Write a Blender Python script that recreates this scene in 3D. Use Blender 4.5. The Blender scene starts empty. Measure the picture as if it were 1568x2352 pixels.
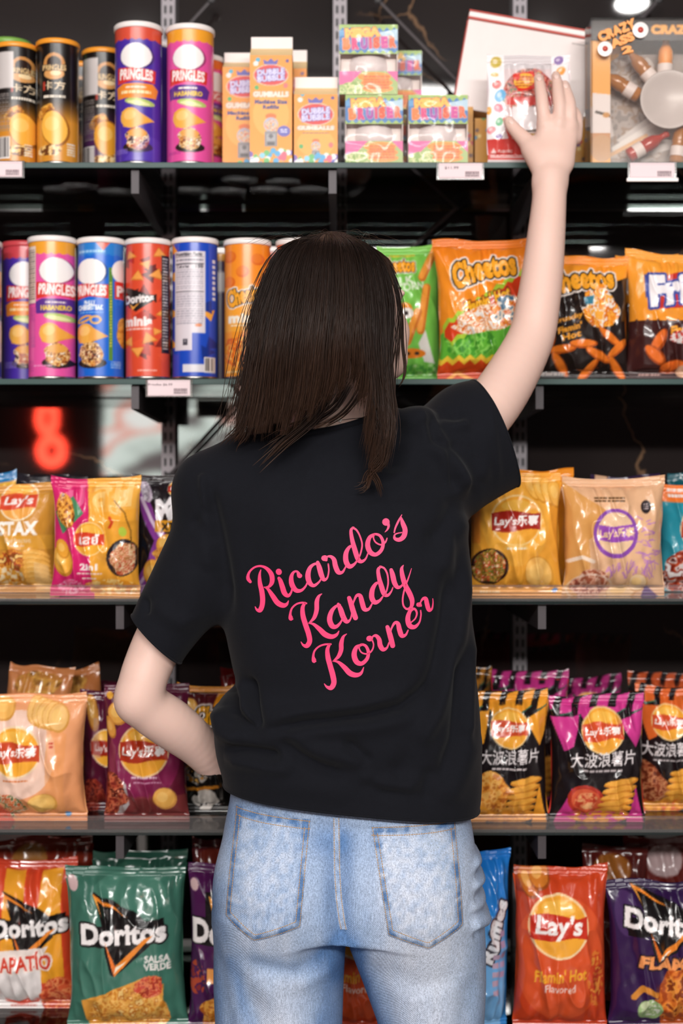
import bpy, bmesh, math, random
import numpy as np
from mathutils import Vector, Matrix
from mathutils.bvhtree import BVHTree

SC = bpy.context.scene
COL = SC.collection

# ------------------------------------------------------------------ camera, world, light, exposure
LENS, SENSOR = 50.0, 24.0
F = LENS / SENSOR * 1568            # focal length in pixels of the 1568x2352 frame
CX, HY, ZC = 784.0, 1100.0, 1.40    # optical axis column, horizon row, eye height in metres
cam_data = bpy.data.cameras.new('camera')
cam = bpy.data.objects.new('camera', cam_data)
COL.objects.link(cam)
cam.location = (0, 0, ZC)
cam.rotation_euler = (math.pi / 2, 0, 0)
cam_data.sensor_fit = 'HORIZONTAL'
cam_data.sensor_width = SENSOR
cam_data.lens = LENS
cam_data.shift_y = (HY - 1176.0) / 1568.0
cam_data.clip_start = 0.05
cam_data.dof.use_dof = True
cam_data.dof.focus_distance = 1.985
cam_data.dof.aperture_fstop = 2.8
SC.camera = cam

world = bpy.data.worlds.new('world')
SC.world = world
world.use_nodes = True
world.node_tree.nodes['Background'].inputs[0].default_value = (0.5, 0.48, 0.47, 1)
world.node_tree.nodes['Background'].inputs[1].default_value = 0.05

def area(name, loc, target, sx, sy, power, col=(1, .97, .94)):
    d = bpy.data.lights.new(name, 'AREA')
    d.shape = 'RECTANGLE'; d.size = sx; d.size_y = sy
    d.energy = power; d.color = col
    o = bpy.data.objects.new(name, d)
    COL.objects.link(o)
    o.location = loc
    v = Vector(target) - Vector(loc)
    o.rotation_euler = v.to_track_quat('-Z', 'Y').to_euler()
    return o

area('ceiling_strip_middle', (-0.2, 0.1, 2.88), (0, 1.5, 0.9), 3.0, 0.12, 16)
area('ceiling_strip_aisle', (0.3, -2.70, 2.88), (0, 1.8, 1.1), 3.6, 0.12, 122)
area('ceiling_strip_entrance', (-0.2, -3.05, 2.88), (0, 1.8, 1.1), 3.6, 0.12, 122)
for dx, dy, dp in ((-.95, 1.34, 1.3), (.0, 1.34, 1.3), (.934, .98, 1.3), (-.7, .6, 3.6), (.7, .6, 3.6)):   # round ceiling downlights
    o = area('downlight', (dx, dy, 2.93), (dx, dy + .5, 0), .10, .10, dp)
    o.data.shape = 'DISK'

SC.view_settings.view_transform = 'Standard'
SC.view_settings.look = 'None'
SC.view_settings.gamma = 1
SC.view_settings.use_curve_mapping = False
SC.view_settings.exposure = 0.0

# ------------------------------------------------------------------ helpers
def at(px, py, Y):
    return Vector(((px - CX) * Y / F, Y, ZC - (py - HY) * Y / F))

def lin(c):
    if isinstance(c, str):
        c = [int(c[i:i + 2], 16) / 255 for i in (0, 2, 4)]
    return tuple(x / 12.92 if x <= .04045 else ((x + .055) / 1.055) ** 2.4 for x in c)

def srgb(c):
    return np.array([int(c[i:i + 2], 16) / 255 for i in (0, 2, 4)], np.float32)

def nt(name):
    m = bpy.data.materials.new(name)
    m.use_nodes = True
    return m, m.node_tree, m.node_tree.nodes['Principled BSDF']

def mat(name, col, rough=.5, metal=0., bump=0., bscale=200., coat=0., spec=.5, var=0., vscale=30., sheen=0., sss=0.):
    m, t, b = nt(name)
    c = lin(col)
    b.inputs['Base Color'].default_value = (*c, 1)
    b.inputs['Roughness'].default_value = rough
    b.inputs['Metallic'].default_value = metal
    b.inputs['Coat Weight'].default_value = coat
    b.inputs['Specular IOR Level'].default_value = spec
    b.inputs['Sheen Weight'].default_value = sheen
    if sss:
        b.inputs['Subsurface Weight'].default_value = sss
        b.inputs['Subsurface Radius'].default_value = (.012, .004, .002)
        b.inputs['Subsurface Scale'].default_value = .5
    tc = t.nodes.new('ShaderNodeTexCoord')
    n = t.nodes.new('ShaderNodeTexNoise')
    n.inputs['Scale'].default_value = vscale
    n.inputs['Detail'].default_value = 4
    t.links.new(tc.outputs['Object'], n.inputs['Vector'])
    if var:
        mx = t.nodes.new('ShaderNodeMix'); mx.data_type = 'RGBA'
        mx.inputs[6].default_value = (*[x * (1 - var) for x in c], 1)
        mx.inputs[7].default_value = (*[min(1, x * (1 + var)) for x in c], 1)
        t.links.new(n.outputs['Fac'], mx.inputs[0])
        t.links.new(mx.outputs[2], b.inputs['Base Color'])
    if bump:
        n2 = t.nodes.new('ShaderNodeTexNoise')
        n2.inputs['Scale'].default_value = bscale
        t.links.new(tc.outputs['Object'], n2.inputs['Vector'])
        bp = t.nodes.new('ShaderNodeBump')
        bp.inputs['Strength'].default_value = bump
        bp.inputs['Distance'].default_value = .002
        t.links.new(n2.outputs['Fac'], bp.inputs['Height'])
        t.links.new(bp.outputs['Normal'], b.inputs['Normal'])
    return m

def print_mat(name, rough, coat=0., bump=0., bscale=60., spec=.5, metal=0.):
    m, t, b = nt(name)
    a = t.nodes.new('ShaderNodeAttribute'); a.attribute_name = 'print'
    t.links.new(a.outputs['Color'], b.inputs['Base Color'])
    b.inputs['Roughness'].default_value = rough
    b.inputs['Coat Weight'].default_value = coat
    b.inputs['Coat Roughness'].default_value = .08
    b.inputs['Specular IOR Level'].default_value = spec
    b.inputs['Metallic'].default_value = metal
    if bump:
        tc = t.nodes.new('ShaderNodeTexCoord')
        n = t.nodes.new('ShaderNodeTexNoise'); n.inputs['Scale'].default_value = bscale
        t.links.new(tc.outputs['Object'], n.inputs['Vector'])
        bp = t.nodes.new('ShaderNodeBump'); bp.inputs['Strength'].default_value = bump
        bp.inputs['Distance'].default_value = .004
        t.links.new(n.outputs['Fac'], bp.inputs['Height'])
        t.links.new(bp.outputs['Normal'], b.inputs['Normal'])
    return m

def clear_mat(name, tint, gloss_rough=.05, ior=1.45, white=0.):
    m = bpy.data.materials.new(name); m.use_nodes = True
    t = m.node_tree; t.nodes.clear()
    out = t.nodes.new('ShaderNodeOutputMaterial')
    tr = t.nodes.new('ShaderNodeBsdfTransparent'); tr.inputs[0].default_value = (*lin(tint), 1)
    gl = t.nodes.new('ShaderNodeBsdfGlossy'); gl.inputs['Roughness'].default_value = gloss_rough
    fr = t.nodes.new('ShaderNodeFresnel'); fr.inputs[0].default_value = ior
    mx = t.nodes.new('ShaderNodeMixShader')
    t.links.new(fr.outputs[0], mx.inputs[0])
    t.links.new(tr.outputs[0], mx.inputs[1]); t.links.new(gl.outputs[0], mx.inputs[2])
    last = mx
    if white:
        df = t.nodes.new('ShaderNodeBsdfDiffuse'); df.inputs[0].default_value = (.85, .8, .8, 1)
        m2 = t.nodes.new('ShaderNodeMixShader'); m2.inputs[0].default_value = white
        t.links.new(mx.outputs[0], m2.inputs[1]); t.links.new(df.outputs[0], m2.inputs[2]); last = m2
    t.links.new(last.outputs[0], out.inputs[0])
    return m

def tag(o, label=None, cat=None, group=None, kind=None):
    if label: o['label'] = label
    if cat: o['category'] = cat
    if group: o['group'] = group
    if kind: o['kind'] = kind
    return o

def thing(name, label, cat, loc=(0, 0, 0), rot=(0, 0, 0), group=None):
    o = bpy.data.objects.new(name, None)
    o.empty_display_size = .05
    COL.objects.link(o)
    o.location = loc; o.rotation_euler = rot
    return tag(o, label, cat, group)

def link(name, me, m, parent=None, label=None, smooth=True):
    if smooth:
        me.polygons.foreach_set('use_smooth', [True] * len(me.polygons))
    if m: me.materials.append(m)
    o = bpy.data.objects.new(name, me)
    COL.objects.link(o)
    if parent: o.parent = parent
    if label: o['label'] = label
    return o

def mesh(V, Fc, cols=None):
    me = bpy.data.meshes.new('mesh')
    me.from_pydata([tuple(map(float, v)) for v in V], [], [tuple(map(int, f)) for f in Fc])
    if cols is not None:
        a = me.color_attributes.new('print', 'FLOAT_COLOR', 'POINT')
        c = np.ones((len(V), 4), np.float32); c[:, :3] = cols
        a.data.foreach_set('color', c.ravel())
    me.update()
    return me

class MB:
    """collects boxes, tubes and lathes into one mesh"""
    def __init__(s): s.bm = bmesh.new()
    def box(s, x0, x1, y0, y1, z0, z1, M=None, bev=0.):
        vs = [s.bm.verts.new((x, y, z)) for x in (x0, x1) for y in (y0, y1) for z in (z0, z1)]
        fs = [s.bm.faces.new([vs[i] for i in f]) for f in ((0, 1, 3, 2), (4, 6, 7, 5), (0, 4, 5, 1), (2, 3, 7, 6), (0, 2, 6, 4), (1, 5, 7, 3))]
        if bev:
            es = list({e for f in fs for e in f.edges})
            r = bmesh.ops.bevel(s.bm, geom=es, offset=bev, segments=2, profile=.5, affect='EDGES')
            vs = list({v for f in r['faces'] for v in f.verts} | {v for v in vs if v.is_valid})
        if M: bmesh.ops.transform(s.bm, matrix=M, verts=[v for v in vs if v.is_valid])
        return s
    def lathe(s, prof, cx=0, cy=0, seg=48):
        rows = []
        for r, z in prof:
            rows.append([s.bm.verts.new((cx + r * math.cos(2 * math.pi * k / seg), cy + r * math.sin(2 * math.pi * k / seg), z)) for k in range(seg)])
        for a, b in zip(rows, rows[1:]):
            for k in range(seg):
                s.bm.faces.new((a[k], a[(k + 1) % seg], b[(k + 1) % seg], b[k]))
        for ring, rev in ((rows[0], True), (rows[-1], False)):
            s.bm.faces.new(ring[::-1] if rev else ring)
        return s
    def tube(s, pts, rad, seg=8, flat=1.):
        pts = [Vector(p) for p in pts]; rows = []
        rad = rad if isinstance(rad, (list, tuple)) else [rad] * len(pts)
        for i, p in enumerate(pts):
            d = (pts[min(i + 1, len(pts) - 1)] - pts[max(i - 1, 0)]).normalized()
            u = d.cross(Vector((0, 1, 0)) if abs(d.y) < .9 else Vector((1, 0, 0))).normalized()
            w = d.cross(u)
            rows.append([s.bm.verts.new(p + rad[i] * (math.cos(2 * math.pi * k / seg) * u + flat * math.sin(2 * math.pi * k / seg) * w)) for k in range(seg)])
        for a, b in zip(rows, rows[1:]):
            for k in range(seg):
                s.bm.faces.new((a[k], a[(k + 1) % seg], b[(k + 1) % seg], b[k]))
        s.bm.faces.new(rows[0][::-1]); s.bm.faces.new(rows[-1])
        return s
    def sphere(s, c, r, seg=16, sc=(1, 1, 1)):
        bmesh.ops.create_uvsphere(s.bm, u_segments=seg, v_segments=seg // 2 + 1, radius=1,
                                  matrix=Matrix.Translation(c) @ Matrix.Diagonal((r * sc[0], r * sc[1], r * sc[2], 1)))
        return s
    def build(s, name, m, parent=None, label=None, smooth=False):
        bmesh.ops.recalc_face_normals(s.bm, faces=s.bm.faces[:])
        me = bpy.data.meshes.new('mesh'); s.bm.to_mesh(me); s.bm.free()
        return link(name, me, m, parent, label, smooth)

# value noise
_RT = np.random.RandomState(5).rand(64, 64).astype(np.float32)
def vnoise(x, y, seed=0):
    x = np.asarray(x, np.float32) + seed * 17.31; y = np.asarray(y, np.float32) + seed * 9.77
    xi = np.floor(x).astype(int); yi = np.floor(y).astype(int)
    fx = x - xi; fy = y - yi
    fx = fx * fx * (3 - 2 * fx); fy = fy * fy * (3 - 2 * fy)
    g = lambda a, b: _RT[a % 64, b % 64]
    return (g(xi, yi) * (1 - fx) + g(xi + 1, yi) * fx) * (1 - fy) + (g(xi, yi + 1) * (1 - fx) + g(xi + 1, yi + 1) * fx) * fy

_TX = {}
def text_tris(s, bold, shear):
    k = (s, bold, shear)
    if k not in _TX:
        c = bpy.data.curves.new('lettering', 'FONT')
        c.body = s; c.offset = bold; c.shear = shear; c.resolution_u = 3; c.space_character = 1 + bold
        o = bpy.data.objects.new('lettering', c)
        me = o.to_mesh(); me.calc_loop_triangles()
        V = np.array([v.co[:2] for v in me.vertices], np.float32)
        T = np.array([t.vertices[:] for t in me.loop_triangles], int)
        o.to_mesh_clear(); bpy.data.objects.remove(o); bpy.data.curves.remove(c)
        lo, hi = V.min(0), V.max(0)
        _TX[k] = ((V - lo) / (hi - lo), T, (hi - lo)[0] / (hi - lo)[1])
    return _TX[k]

class Art:
    """a flat print: drawn in numbers, then carried by the vertices of the package that wears it.
    Drawing units are pixels of the photograph inside box = (x0, y0, x1, y1)."""
    def __init__(s, box, wm, hm, bg, step=.0015, cyl=None):
        s.box = box
        s.nx = max(6, int(round(wm / step)) + 1); s.ny = max(6, int(round(hm / step)) + 1)
        W, H = 2 * s.nx, 2 * s.ny
        u = (np.arange(W) + .5) / W
        if cyl:                                  # can: columns run over an angle
            c, R, a = cyl
            s.X = c + R * np.sin((u * 2 - 1) * a)
            s.X = (s.X + 1e-4 * np.arange(W)).astype(np.float32)
        else:
            s.X = (box[0] + u * (box[2] - box[0])).astype(np.float32)
        s.Y = (box[1] + (np.arange(H) + .5) / H * (box[3] - box[1])).astype(np.float32)
        s.im = np.empty((H, W, 3), np.float32); s.im[:] = srgb(bg)
    def _sl(s, x0, y0, x1, y1):
        i0, i1 = np.searchsorted(s.X, (x0, x1)); j0, j1 = np.searchsorted(s.Y, (y0, y1))
        return (slice(j0, j1), slice(i0, i1)), s.X[None, i0:i1], s.Y[j0:j1, None]
    def _put(s, sl, m, c, a=1.):
        if m.size == 0: return
        v = s.im[sl]; c = srgb(c) if isinstance(c, str) else c
        m = (m * a)[..., None] if m.dtype != bool else np.where(m, a, 0.)[..., None]
        s.im[sl] = v * (1 - m) + c * m
    def rect(s, x0, y0, x1, y1, c, a=1.):
        sl, X, Y = s._sl(x0, y0, x1, y1); s._put(sl, np.ones((Y.shape[0], X.shape[1]), bool), c, a); return s
    def grad(s, x0, y0, x1, y1, c0, c1, horiz=False, a=1.):
        sl, X, Y = s._sl(x0, y0, x1, y1)
        if not s.im[sl].size: return s
        t = ((X - x0) / (x1 - x0) if horiz else (Y - y0) / (y1 - y0)) + 0 * X + 0 * Y
        c = srgb(c0) * (1 - t[..., None]) + srgb(c1) * t[..., None]
        s.im[sl] = s.im[sl] * (1 - a) + c * a; return s
    def ell(s, cx, cy, rx, ry, c, rot=0., a=1., ring=0.):
        R = max(rx, ry) + 1
        sl, X, Y = s._sl(cx - R, cy - R, cx + R, cy + R)
        ca, sa = math.cos(math.radians(rot)), math.sin(math.radians(rot))
        p = ((X - cx) * ca - (Y - cy) * sa); q = ((X - cx) * sa + (Y - cy) * ca)
        d = (p / rx) ** 2 + (q / ry) ** 2
        m = d < 1
        if ring: m &= (p / (rx - ring)) ** 2 + (q / (ry - ring)) ** 2 > 1
        s._put(sl, m, c, a); return s
    def poly(s, pts, c, a=1.):
        P = np.array(pts, np.float32); lo, hi = P.min(0), P.max(0)
        sl, X, Y = s._sl(lo[0], lo[1], hi[0], hi[1])
        m = np.zeros((Y.shape[0], X.shape[1]), bool)
        for (x0, y0), (x1, y1) in zip(P, np.roll(P, -1, 0)):
            if y0 == y1: continue
            m ^= ((y0 > Y) != (y1 > Y)) & (X < (x1 - x0) * (Y - y0) / (y1 - y0) + x0)
        s._put(sl, m, c, a); return s
    def line(s, pts, w, c, a=1.):
        for (x0, y0), (x1, y1) in zip(pts, pts[1:]):
            sl, X, Y = s._sl(min(x0, x1) - w, min(y0, y1) - w, max(x0, x1) + w, max(y0, y1) + w)
            L = (x1 - x0) ** 2 + (y1 - y0) ** 2 + 1e-6
            t = np.clip(((X - x0) * (x1 - x0) + (Y - y0) * (y1 - y0)) / L, 0, 1)
            s._put(sl, (X - x0 - t * (x1 - x0)) ** 2 + (Y - y0 - t * (y1 - y0)) ** 2 < w * w / 4, c, a)
        return s
    def text(s, t, cx, cy, w, h, c, rot=0., shear=0., bold=.03, out=None, ow=3., out2=None, ow2=0., wave=0.):
        V, T, asp = text_tris(t, bold, shear)
        if w is None: w = h * asp
        if h is None: h = w / asp
        x = (V[:, 0] - .5) * w; y = (.5 - V[:, 1]) * h
        if wave: y = y - wave * np.sin((V[:, 0] - .1) * 5)
        ca, sa = math.cos(math.radians(rot)), math.sin(math.radians(rot))
        P = np.stack([cx + x * ca + y * sa, cy - x * sa + y * ca], 1)
        pad = max(ow, ow2) + 2
        lo, hi = P.min(0) - pad, P.max(0) + pad
        sl, X, Y = s._sl(lo[0], lo[1], hi[0], hi[1])
        m = np.zeros((Y.shape[0], X.shape[1]), bool)
        if m.size == 0: return s
        xs = X[0]; ys = Y[:, 0]
        for a, b, d in P[T]:
            i0, i1 = np.searchsorted(xs, (min(a[0], b[0], d[0]), max(a[0], b[0], d[0])))
            j0, j1 = np.searchsorted(ys, (min(a[1], b[1], d[1]), max(a[1], b[1], d[1])))
            if i1 <= i0 or j1 <= j0: continue
            gx = xs[None, i0:i1]; gy = ys[j0:j1, None]
            e = lambda p, q: (q[0] - p[0]) * (gy - p[1]) - (q[1] - p[1]) * (gx - p[0])
            e0, e1, e2 = e(a, b), e(b, d), e(d, a)
            m[j0:j1, i0:i1] |= ((e0 >= 0) & (e1 >= 0) & (e2 >= 0)) | ((e0 <= 0) & (e1 <= 0) & (e2 <= 0))
        def grow(px):
            dx = float(np.median(np.diff(s.X))); dy = float(s.Y[1] - s.Y[0])
            g = m.copy(); rx, ry = int(px / dx), int(px / dy)
            for i in range(-rx, rx + 1):
                for j in range(-ry, ry + 1):
                    if (i * dx) ** 2 + (j * dy) ** 2 <= px * px + .1:
                        g |= np.roll(np.roll(m, i, 1), j, 0)
            return g
        if out2: s._put(sl, grow(ow2), out2)
        if out: s._put(sl, grow(ow), out)
        s._put(sl, m, c); return s
    def food(s, cx, cy, rx, ry, cols, seed=0, size=9., rot=0., rag=.2):
        """an irregular patch of speckled food"""
        R = max(rx, ry) * 1.4
        sl, X, Y = s._sl(cx - R, cy - R, cx + R, cy + R)
        if not s.im[sl].size: return s
        ca, sa = math.cos(math.radians(rot)), math.sin(math.radians(rot))
        p = ((X - cx) * ca - (Y - cy) * sa) / rx; q = ((X - cx) * sa + (Y - cy) * ca) / ry
        ang = np.arctan2(q, p)
        r = 1 + rag * (vnoise(ang * 1.9 + 5, ang * 0 + 1, seed) - .5) * 2
        m = p * p + q * q < r * r
        n = .65 * vnoise(X / size + 0 * Y, Y / size + 0 * X, seed + 1) + .35 * vnoise(X / size * 2.3 + 0 * Y, Y / size * 2.3 + 0 * X, seed + 2)
        k = np.clip(((n - .2) / .6 * len(cols)).astype(int), 0, len(cols) - 1)
        C = np.stack([srgb(c) for c in cols])[k]
        mm = m[..., None]
        s.im[sl] = np.where(mm, C, s.im[sl]); return s
    def chip(s, cx, cy, rx, ry, rot=0., c='f2b04a', dark='c9762a', n=0):
        s.ell(cx, cy, rx, ry, dark, rot); s.ell(cx - rx * .05, cy - ry * .06, rx * .9, ry * .88, c, rot)
        s.ell(cx - rx * .2, cy - ry * .15, rx * .5, ry * .45, 'ffd27e', rot, .55)
        return s
    def bars(s, x0, y0, x1, y1, c, n, seed=1, w=.6):
        """rows of small print too fine to read"""
        rs = np.random.RandomState(seed); dy = (y1 - y0) / n
        for k in range(n):
            x = x0
            while x < x1:
                L = rs.uniform(.05, .2) * (x1 - x0)
                s.rect(x, y0 + k * dy, min(x1, x + L * .85), y0 + (k + w) * dy, c); x += L
        return s
    def barcode(s, x0, y0, x1, y1, seed=3):
        s.rect(x0, y0, x1, y1, 'ece4e0'); rs = np.random.RandomState(seed); x = x0 + 2
        while x < x1 - 2:
            w = rs.uniform(.8, 2.6); s.rect(x, y0 + 2, min(x + w, x1 - 2), y1 - 4, '2a2626'); x += w + rs.uniform(1, 2.6)
        return s
    def cols(s):
        a = s.im.reshape(s.ny, 2, s.nx, 2, 3).mean((1, 3))
        a = np.where(a <= .04045, a / 12.92, ((a + .055) / 1.055) ** 2.4)
        return a[::-1].reshape(-1, 3)          # row 0 = bottom

def grid_faces(nx, ny, off=0, flip=False):
    i = np.arange(nx - 1)[None, :]; j = np.arange(ny - 1)[:, None]
    a = (j * nx + i).ravel() + off
    f = np.stack([a, a + 1, a + 1 + nx, a + nx], 1)
    return f[:, ::-1] if flip else f
# ------------------------------------------------------------------ materials
M_FOIL = print_mat('printed_foil_film', .24, coat=.35, bump=.25, bscale=45)
M_MATTE = print_mat('printed_matte_film', .42, coat=.08, bump=.2, bscale=45)
M_CAN = print_mat('printed_can_paper', .3, coat=.25)
M_CARD = print_mat('printed_card', .45, coat=.1)
M_PAPER = print_mat('printed_paper', .7)
M_LIDW = mat('white_lid_plastic', 'f4eae6', .35)
M_LIDO = mat('orange_lid_plastic', 'f39b2d', .35)
M_LIDR = mat('red_lid_plastic', 'c8434a', .35)
M_LIDG = mat('green_lid_plastic', '7fae4e', .35)
M_TIN = mat('tin_rim', 'b9b4b0', .3, 1.)
M_GLASS = clear_mat('shelf_glass', 'dfeae6', .02, 1.5)
M_EDGE = mat('green_glass_edge', '2f4a46', .4, spec=.3, var=.3, vscale=4)
M_EDGED = mat('dark_glass_edge', '1d2626', .2, coat=.3, var=.3, vscale=4)
M_STEEL = mat('dark_steel', '2b292a', .4, .6, var=.15)
M_BRACKET = mat('grey_bracket_paint', '474144', .5, .2, var=.1)
M_UPR = mat('grey_upright_paint', '8d868a', .45, .3, var=.1)
M_BLACKM = mat('black_slot', '0a0a0a', .6)
M_ROD = mat('brace_steel', '6c6668', .4, .5)
M_CLEAR = clear_mat('clear_plastic', 'f4f0ee', .08, 1.4, .05)
M_FILM = clear_mat('clear_wrapping_film', 'faf8f6', .10, 1.22, .02)
M_LIP = clear_mat('clear_strip', 'fbf8f6', .1, 1.08, .045)
M_CARDW = mat('white_card', 'efe2de', .5, var=.05)
M_CARDY = mat('yellow_card', 'e0a02e', .5, var=.06)
M_RED = mat('red_card', 'c2402f', .4)
M_BALL = mat('white_candy', 'e9dede', .3, var=.12, vscale=60)

# ------------------------------------------------------------------ setting
WALL_Y = 2.78
m, t, b = nt('black_marble')
tc = t.nodes.new('ShaderNodeTexCoord')
n1 = t.nodes.new('ShaderNodeTexNoise'); n1.inputs['Scale'].default_value = 2.6; n1.inputs['Detail'].default_value = 7
t.links.new(tc.outputs['Object'], n1.inputs['Vector'])
mx = t.nodes.new('ShaderNodeMix'); mx.data_type = 'RGBA'
mx.inputs[6].default_value = (*lin('1b1717'), 1); mx.inputs[7].default_value = (*lin('332c2b'), 1)
t.links.new(n1.outputs['Fac'], mx.inputs[0])
ad = t.nodes.new('ShaderNodeVectorMath'); ad.operation = 'MULTIPLY_ADD'
ad.inputs[1].default_value = (.5, .5, .5)
t.links.new(n1.outputs['Color'], ad.inputs[0]); t.links.new(tc.outputs['Object'], ad.inputs[2])
vo = t.nodes.new('ShaderNodeTexVoronoi'); vo.feature = 'DISTANCE_TO_EDGE'; vo.inputs['Scale'].default_value = 1.7
t.links.new(ad.outputs[0], vo.inputs['Vector'])
cr = t.nodes.new('ShaderNodeValToRGB')
cr.color_ramp.elements[0].position = 0.0; cr.color_ramp.elements[0].color = (1, 1, 1, 1)
cr.color_ramp.elements[1].position = 0.007; cr.color_ramp.elements[1].color = (0, 0, 0, 1)
t.links.new(vo.outputs['Distance'], cr.inputs[0])
n2 = t.nodes.new('ShaderNodeTexNoise'); n2.inputs['Scale'].default_value = 3.7
t.links.new(tc.outputs['Object'], n2.inputs['Vector'])
c2 = t.nodes.new('ShaderNodeValToRGB'); c2.color_ramp.elements[0].position = .5; c2.color_ramp.elements[1].position = .62
t.links.new(n2.outputs['Fac'], c2.inputs[0])
mu = t.nodes.new('ShaderNodeMath'); mu.operation = 'MULTIPLY'
t.links.new(cr.outputs[0], mu.inputs[0]); t.links.new(c2.outputs[0], mu.inputs[1])
m3 = t.nodes.new('ShaderNodeMix'); m3.data_type = 'RGBA'
m3.inputs[7].default_value = (*lin('8a6a50'), 1)
t.links.new(mu.outputs[0], m3.inputs[0]); t.links.new(mx.outputs[2], m3.inputs[6])
t.links.new(m3.outputs[2], b.inputs['Base Color'])
b.inputs['Roughness'].default_value = .03; b.inputs['IOR'].default_value = 2.0
M_MARBLE = m

def structure(name, mb, m):
    return tag(mb.build(name, m), kind='structure')
structure('wall_back', MB().box(-3.2, 3.2, WALL_Y, WALL_Y + .1, 0, 2.95), M_MARBLE)
structure('floor', MB().box(-3.2, 3.2, -4.1, WALL_Y, -.1, 0), mat('grey_floor_tile', '8d8683', .3, var=.1, vscale=3))
structure('ceiling', MB().box(-3.2, 3.2, -4.1, WALL_Y, 2.95, 3.05), mat('dark_ceiling_paint', '3a3636', .8, var=.1, vscale=3))
structure('wall_left', MB().box(-3.3, -3.2, -4.1, WALL_Y, 0, 2.95), mat('plum_wall_paint', '4b3a40', .7, var=.1, vscale=3))
structure('wall_right', MB().box(3.2, 3.3, -4.1, WALL_Y, 0, 2.95), mat('grey_wall_paint', '6b6466', .7, var=.1, vscale=3))
structure('wall_front', MB().box(-3.2, 3.2, -4.2, -4.1, 0, 2.95), mat('dusk_wall_paint', '4c4244', .7, var=.1, vscale=3))

# a backlit sign and a red neon sign on the far wall, seen only as reflections in the marble
m, t, b = nt('backlit_sign_face')
tc = t.nodes.new('ShaderNodeTexCoord'); n = t.nodes.new('ShaderNodeTexNoise'); n.inputs['Scale'].default_value = 1.9; n.inputs['Detail'].default_value = 1
mp = t.nodes.new('ShaderNodeMapping'); mp.inputs['Rotation'].default_value = (0, .8, 0); mp.inputs['Scale'].default_value = (1, 1, 2.2)
t.links.new(tc.outputs['Object'], mp.inputs['Vector']); t.links.new(mp.outputs['Vector'], n.inputs['Vector'])
r = t.nodes.new('ShaderNodeValToRGB'); e = r.color_ramp.elements
e[0].position = .36; e[0].color = (.10, .08, .08, 1); e[1].position = .44; e[1].color = (.55, .62, .56, 1)
k = e.new(.52); k.color = (.62, .68, .63, 1); k = e.new(.56); k.color = (.70, .22, .15, 1); k = e.new(.66); k.color = (.72, .72, .68, 1)
t.links.new(n.outputs['Fac'], r.inputs[0]); t.links.new(r.outputs[0], b.inputs['Emission Color']); b.inputs['Emission Strength'].default_value = 9; b.inputs['Base Color'].default_value = (.1, .1, .1, 1)
sg = thing('backlit_sign', 'pale mint and salmon backlit sign reflected in the marble above the third shelf', 'sign', (-1.15, -4.08, 1.0))
MB().box(-.46, .50, 0, .04, 0, 1.0).build('sign_face', m, sg)
fr = MB(); fr.box(-.50, -.46, -.01, .06, -.04, 1.04).box(.50, .54, -.01, .06, -.04, 1.04).box(-.46, .50, -.01, .06, -.04, 0).box(-.46, .50, -.01, .06, 1.0, 1.04); fr.build('sign_frame', M_STEEL, sg)
m, t, b = nt('red_neon_glow'); b.inputs['Emission Color'].default_value = (1, .06, .03, 1); b.inputs['Emission Strength'].default_value = 26; b.inputs['Base Color'].default_value = (.3, .02, .01, 1)
ng = thing('neon_sign', 'glowing red neon sign reflected in the marble above the left end of the third shelf', 'sign', (-1.96, -4.06, 1.5))
MB().tube([(.07 * math.cos(a), 0, .09 + .08 * math.sin(a)) for a in np.linspace(0, 6.2, 20)], .034, 8).build('neon_tube', m, ng)
MB().tube([(.05 * math.cos(a) - .03, 0, .31 + .09 * math.sin(a)) for a in np.linspace(0, 6.2, 20)], .030, 8).build('neon_tube', m, ng)
MB().box(-.14, .14, -.035, -.02, -.05, .46).build('back_plate', M_BLACKM, ng)

# ------------------------------------------------------------------ shelving
SHELF_Z = [1.930, 1.5676, 1.208, .838, .498]      # top of each shelf
SHELF_Y = [2.38, 2.38, 2.28, 2.28, 2.28]          # front edge
WHERE = ['top', 'second', 'third', 'fourth', 'lowest']
UPX = [-.672, -.335, -.003, .345, .683]
names_up = ['cut off by the left side of the photo', 'between the black and the purple tall cans', 'behind the stacked jawbreaker boxes', 'behind the raised arm', 'cut off by the right side of the photo']
for i, x in enumerate(UPX[1:4]):
    u = thing('shelf_upright', 'grey slotted steel upright on the marble wall, ' + names_up[i + 1], 'upright', (x, WALL_Y - .03, 0), group='shelf uprights')
    MB().box(-.013, .013, 0, .028, .02, 2.9).build('channel', M_UPR if i else M_UPR, u)
    sl = MB()
    for k in range(110):
        for sx in (-.0055, .0055):
            sl.box(sx - .0022, sx + .0022, -.0012, .001, .1 + k * .025, .115 + k * .025)
    tag(sl.build('slots', M_BLACKM, u), kind='stuff')
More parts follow.
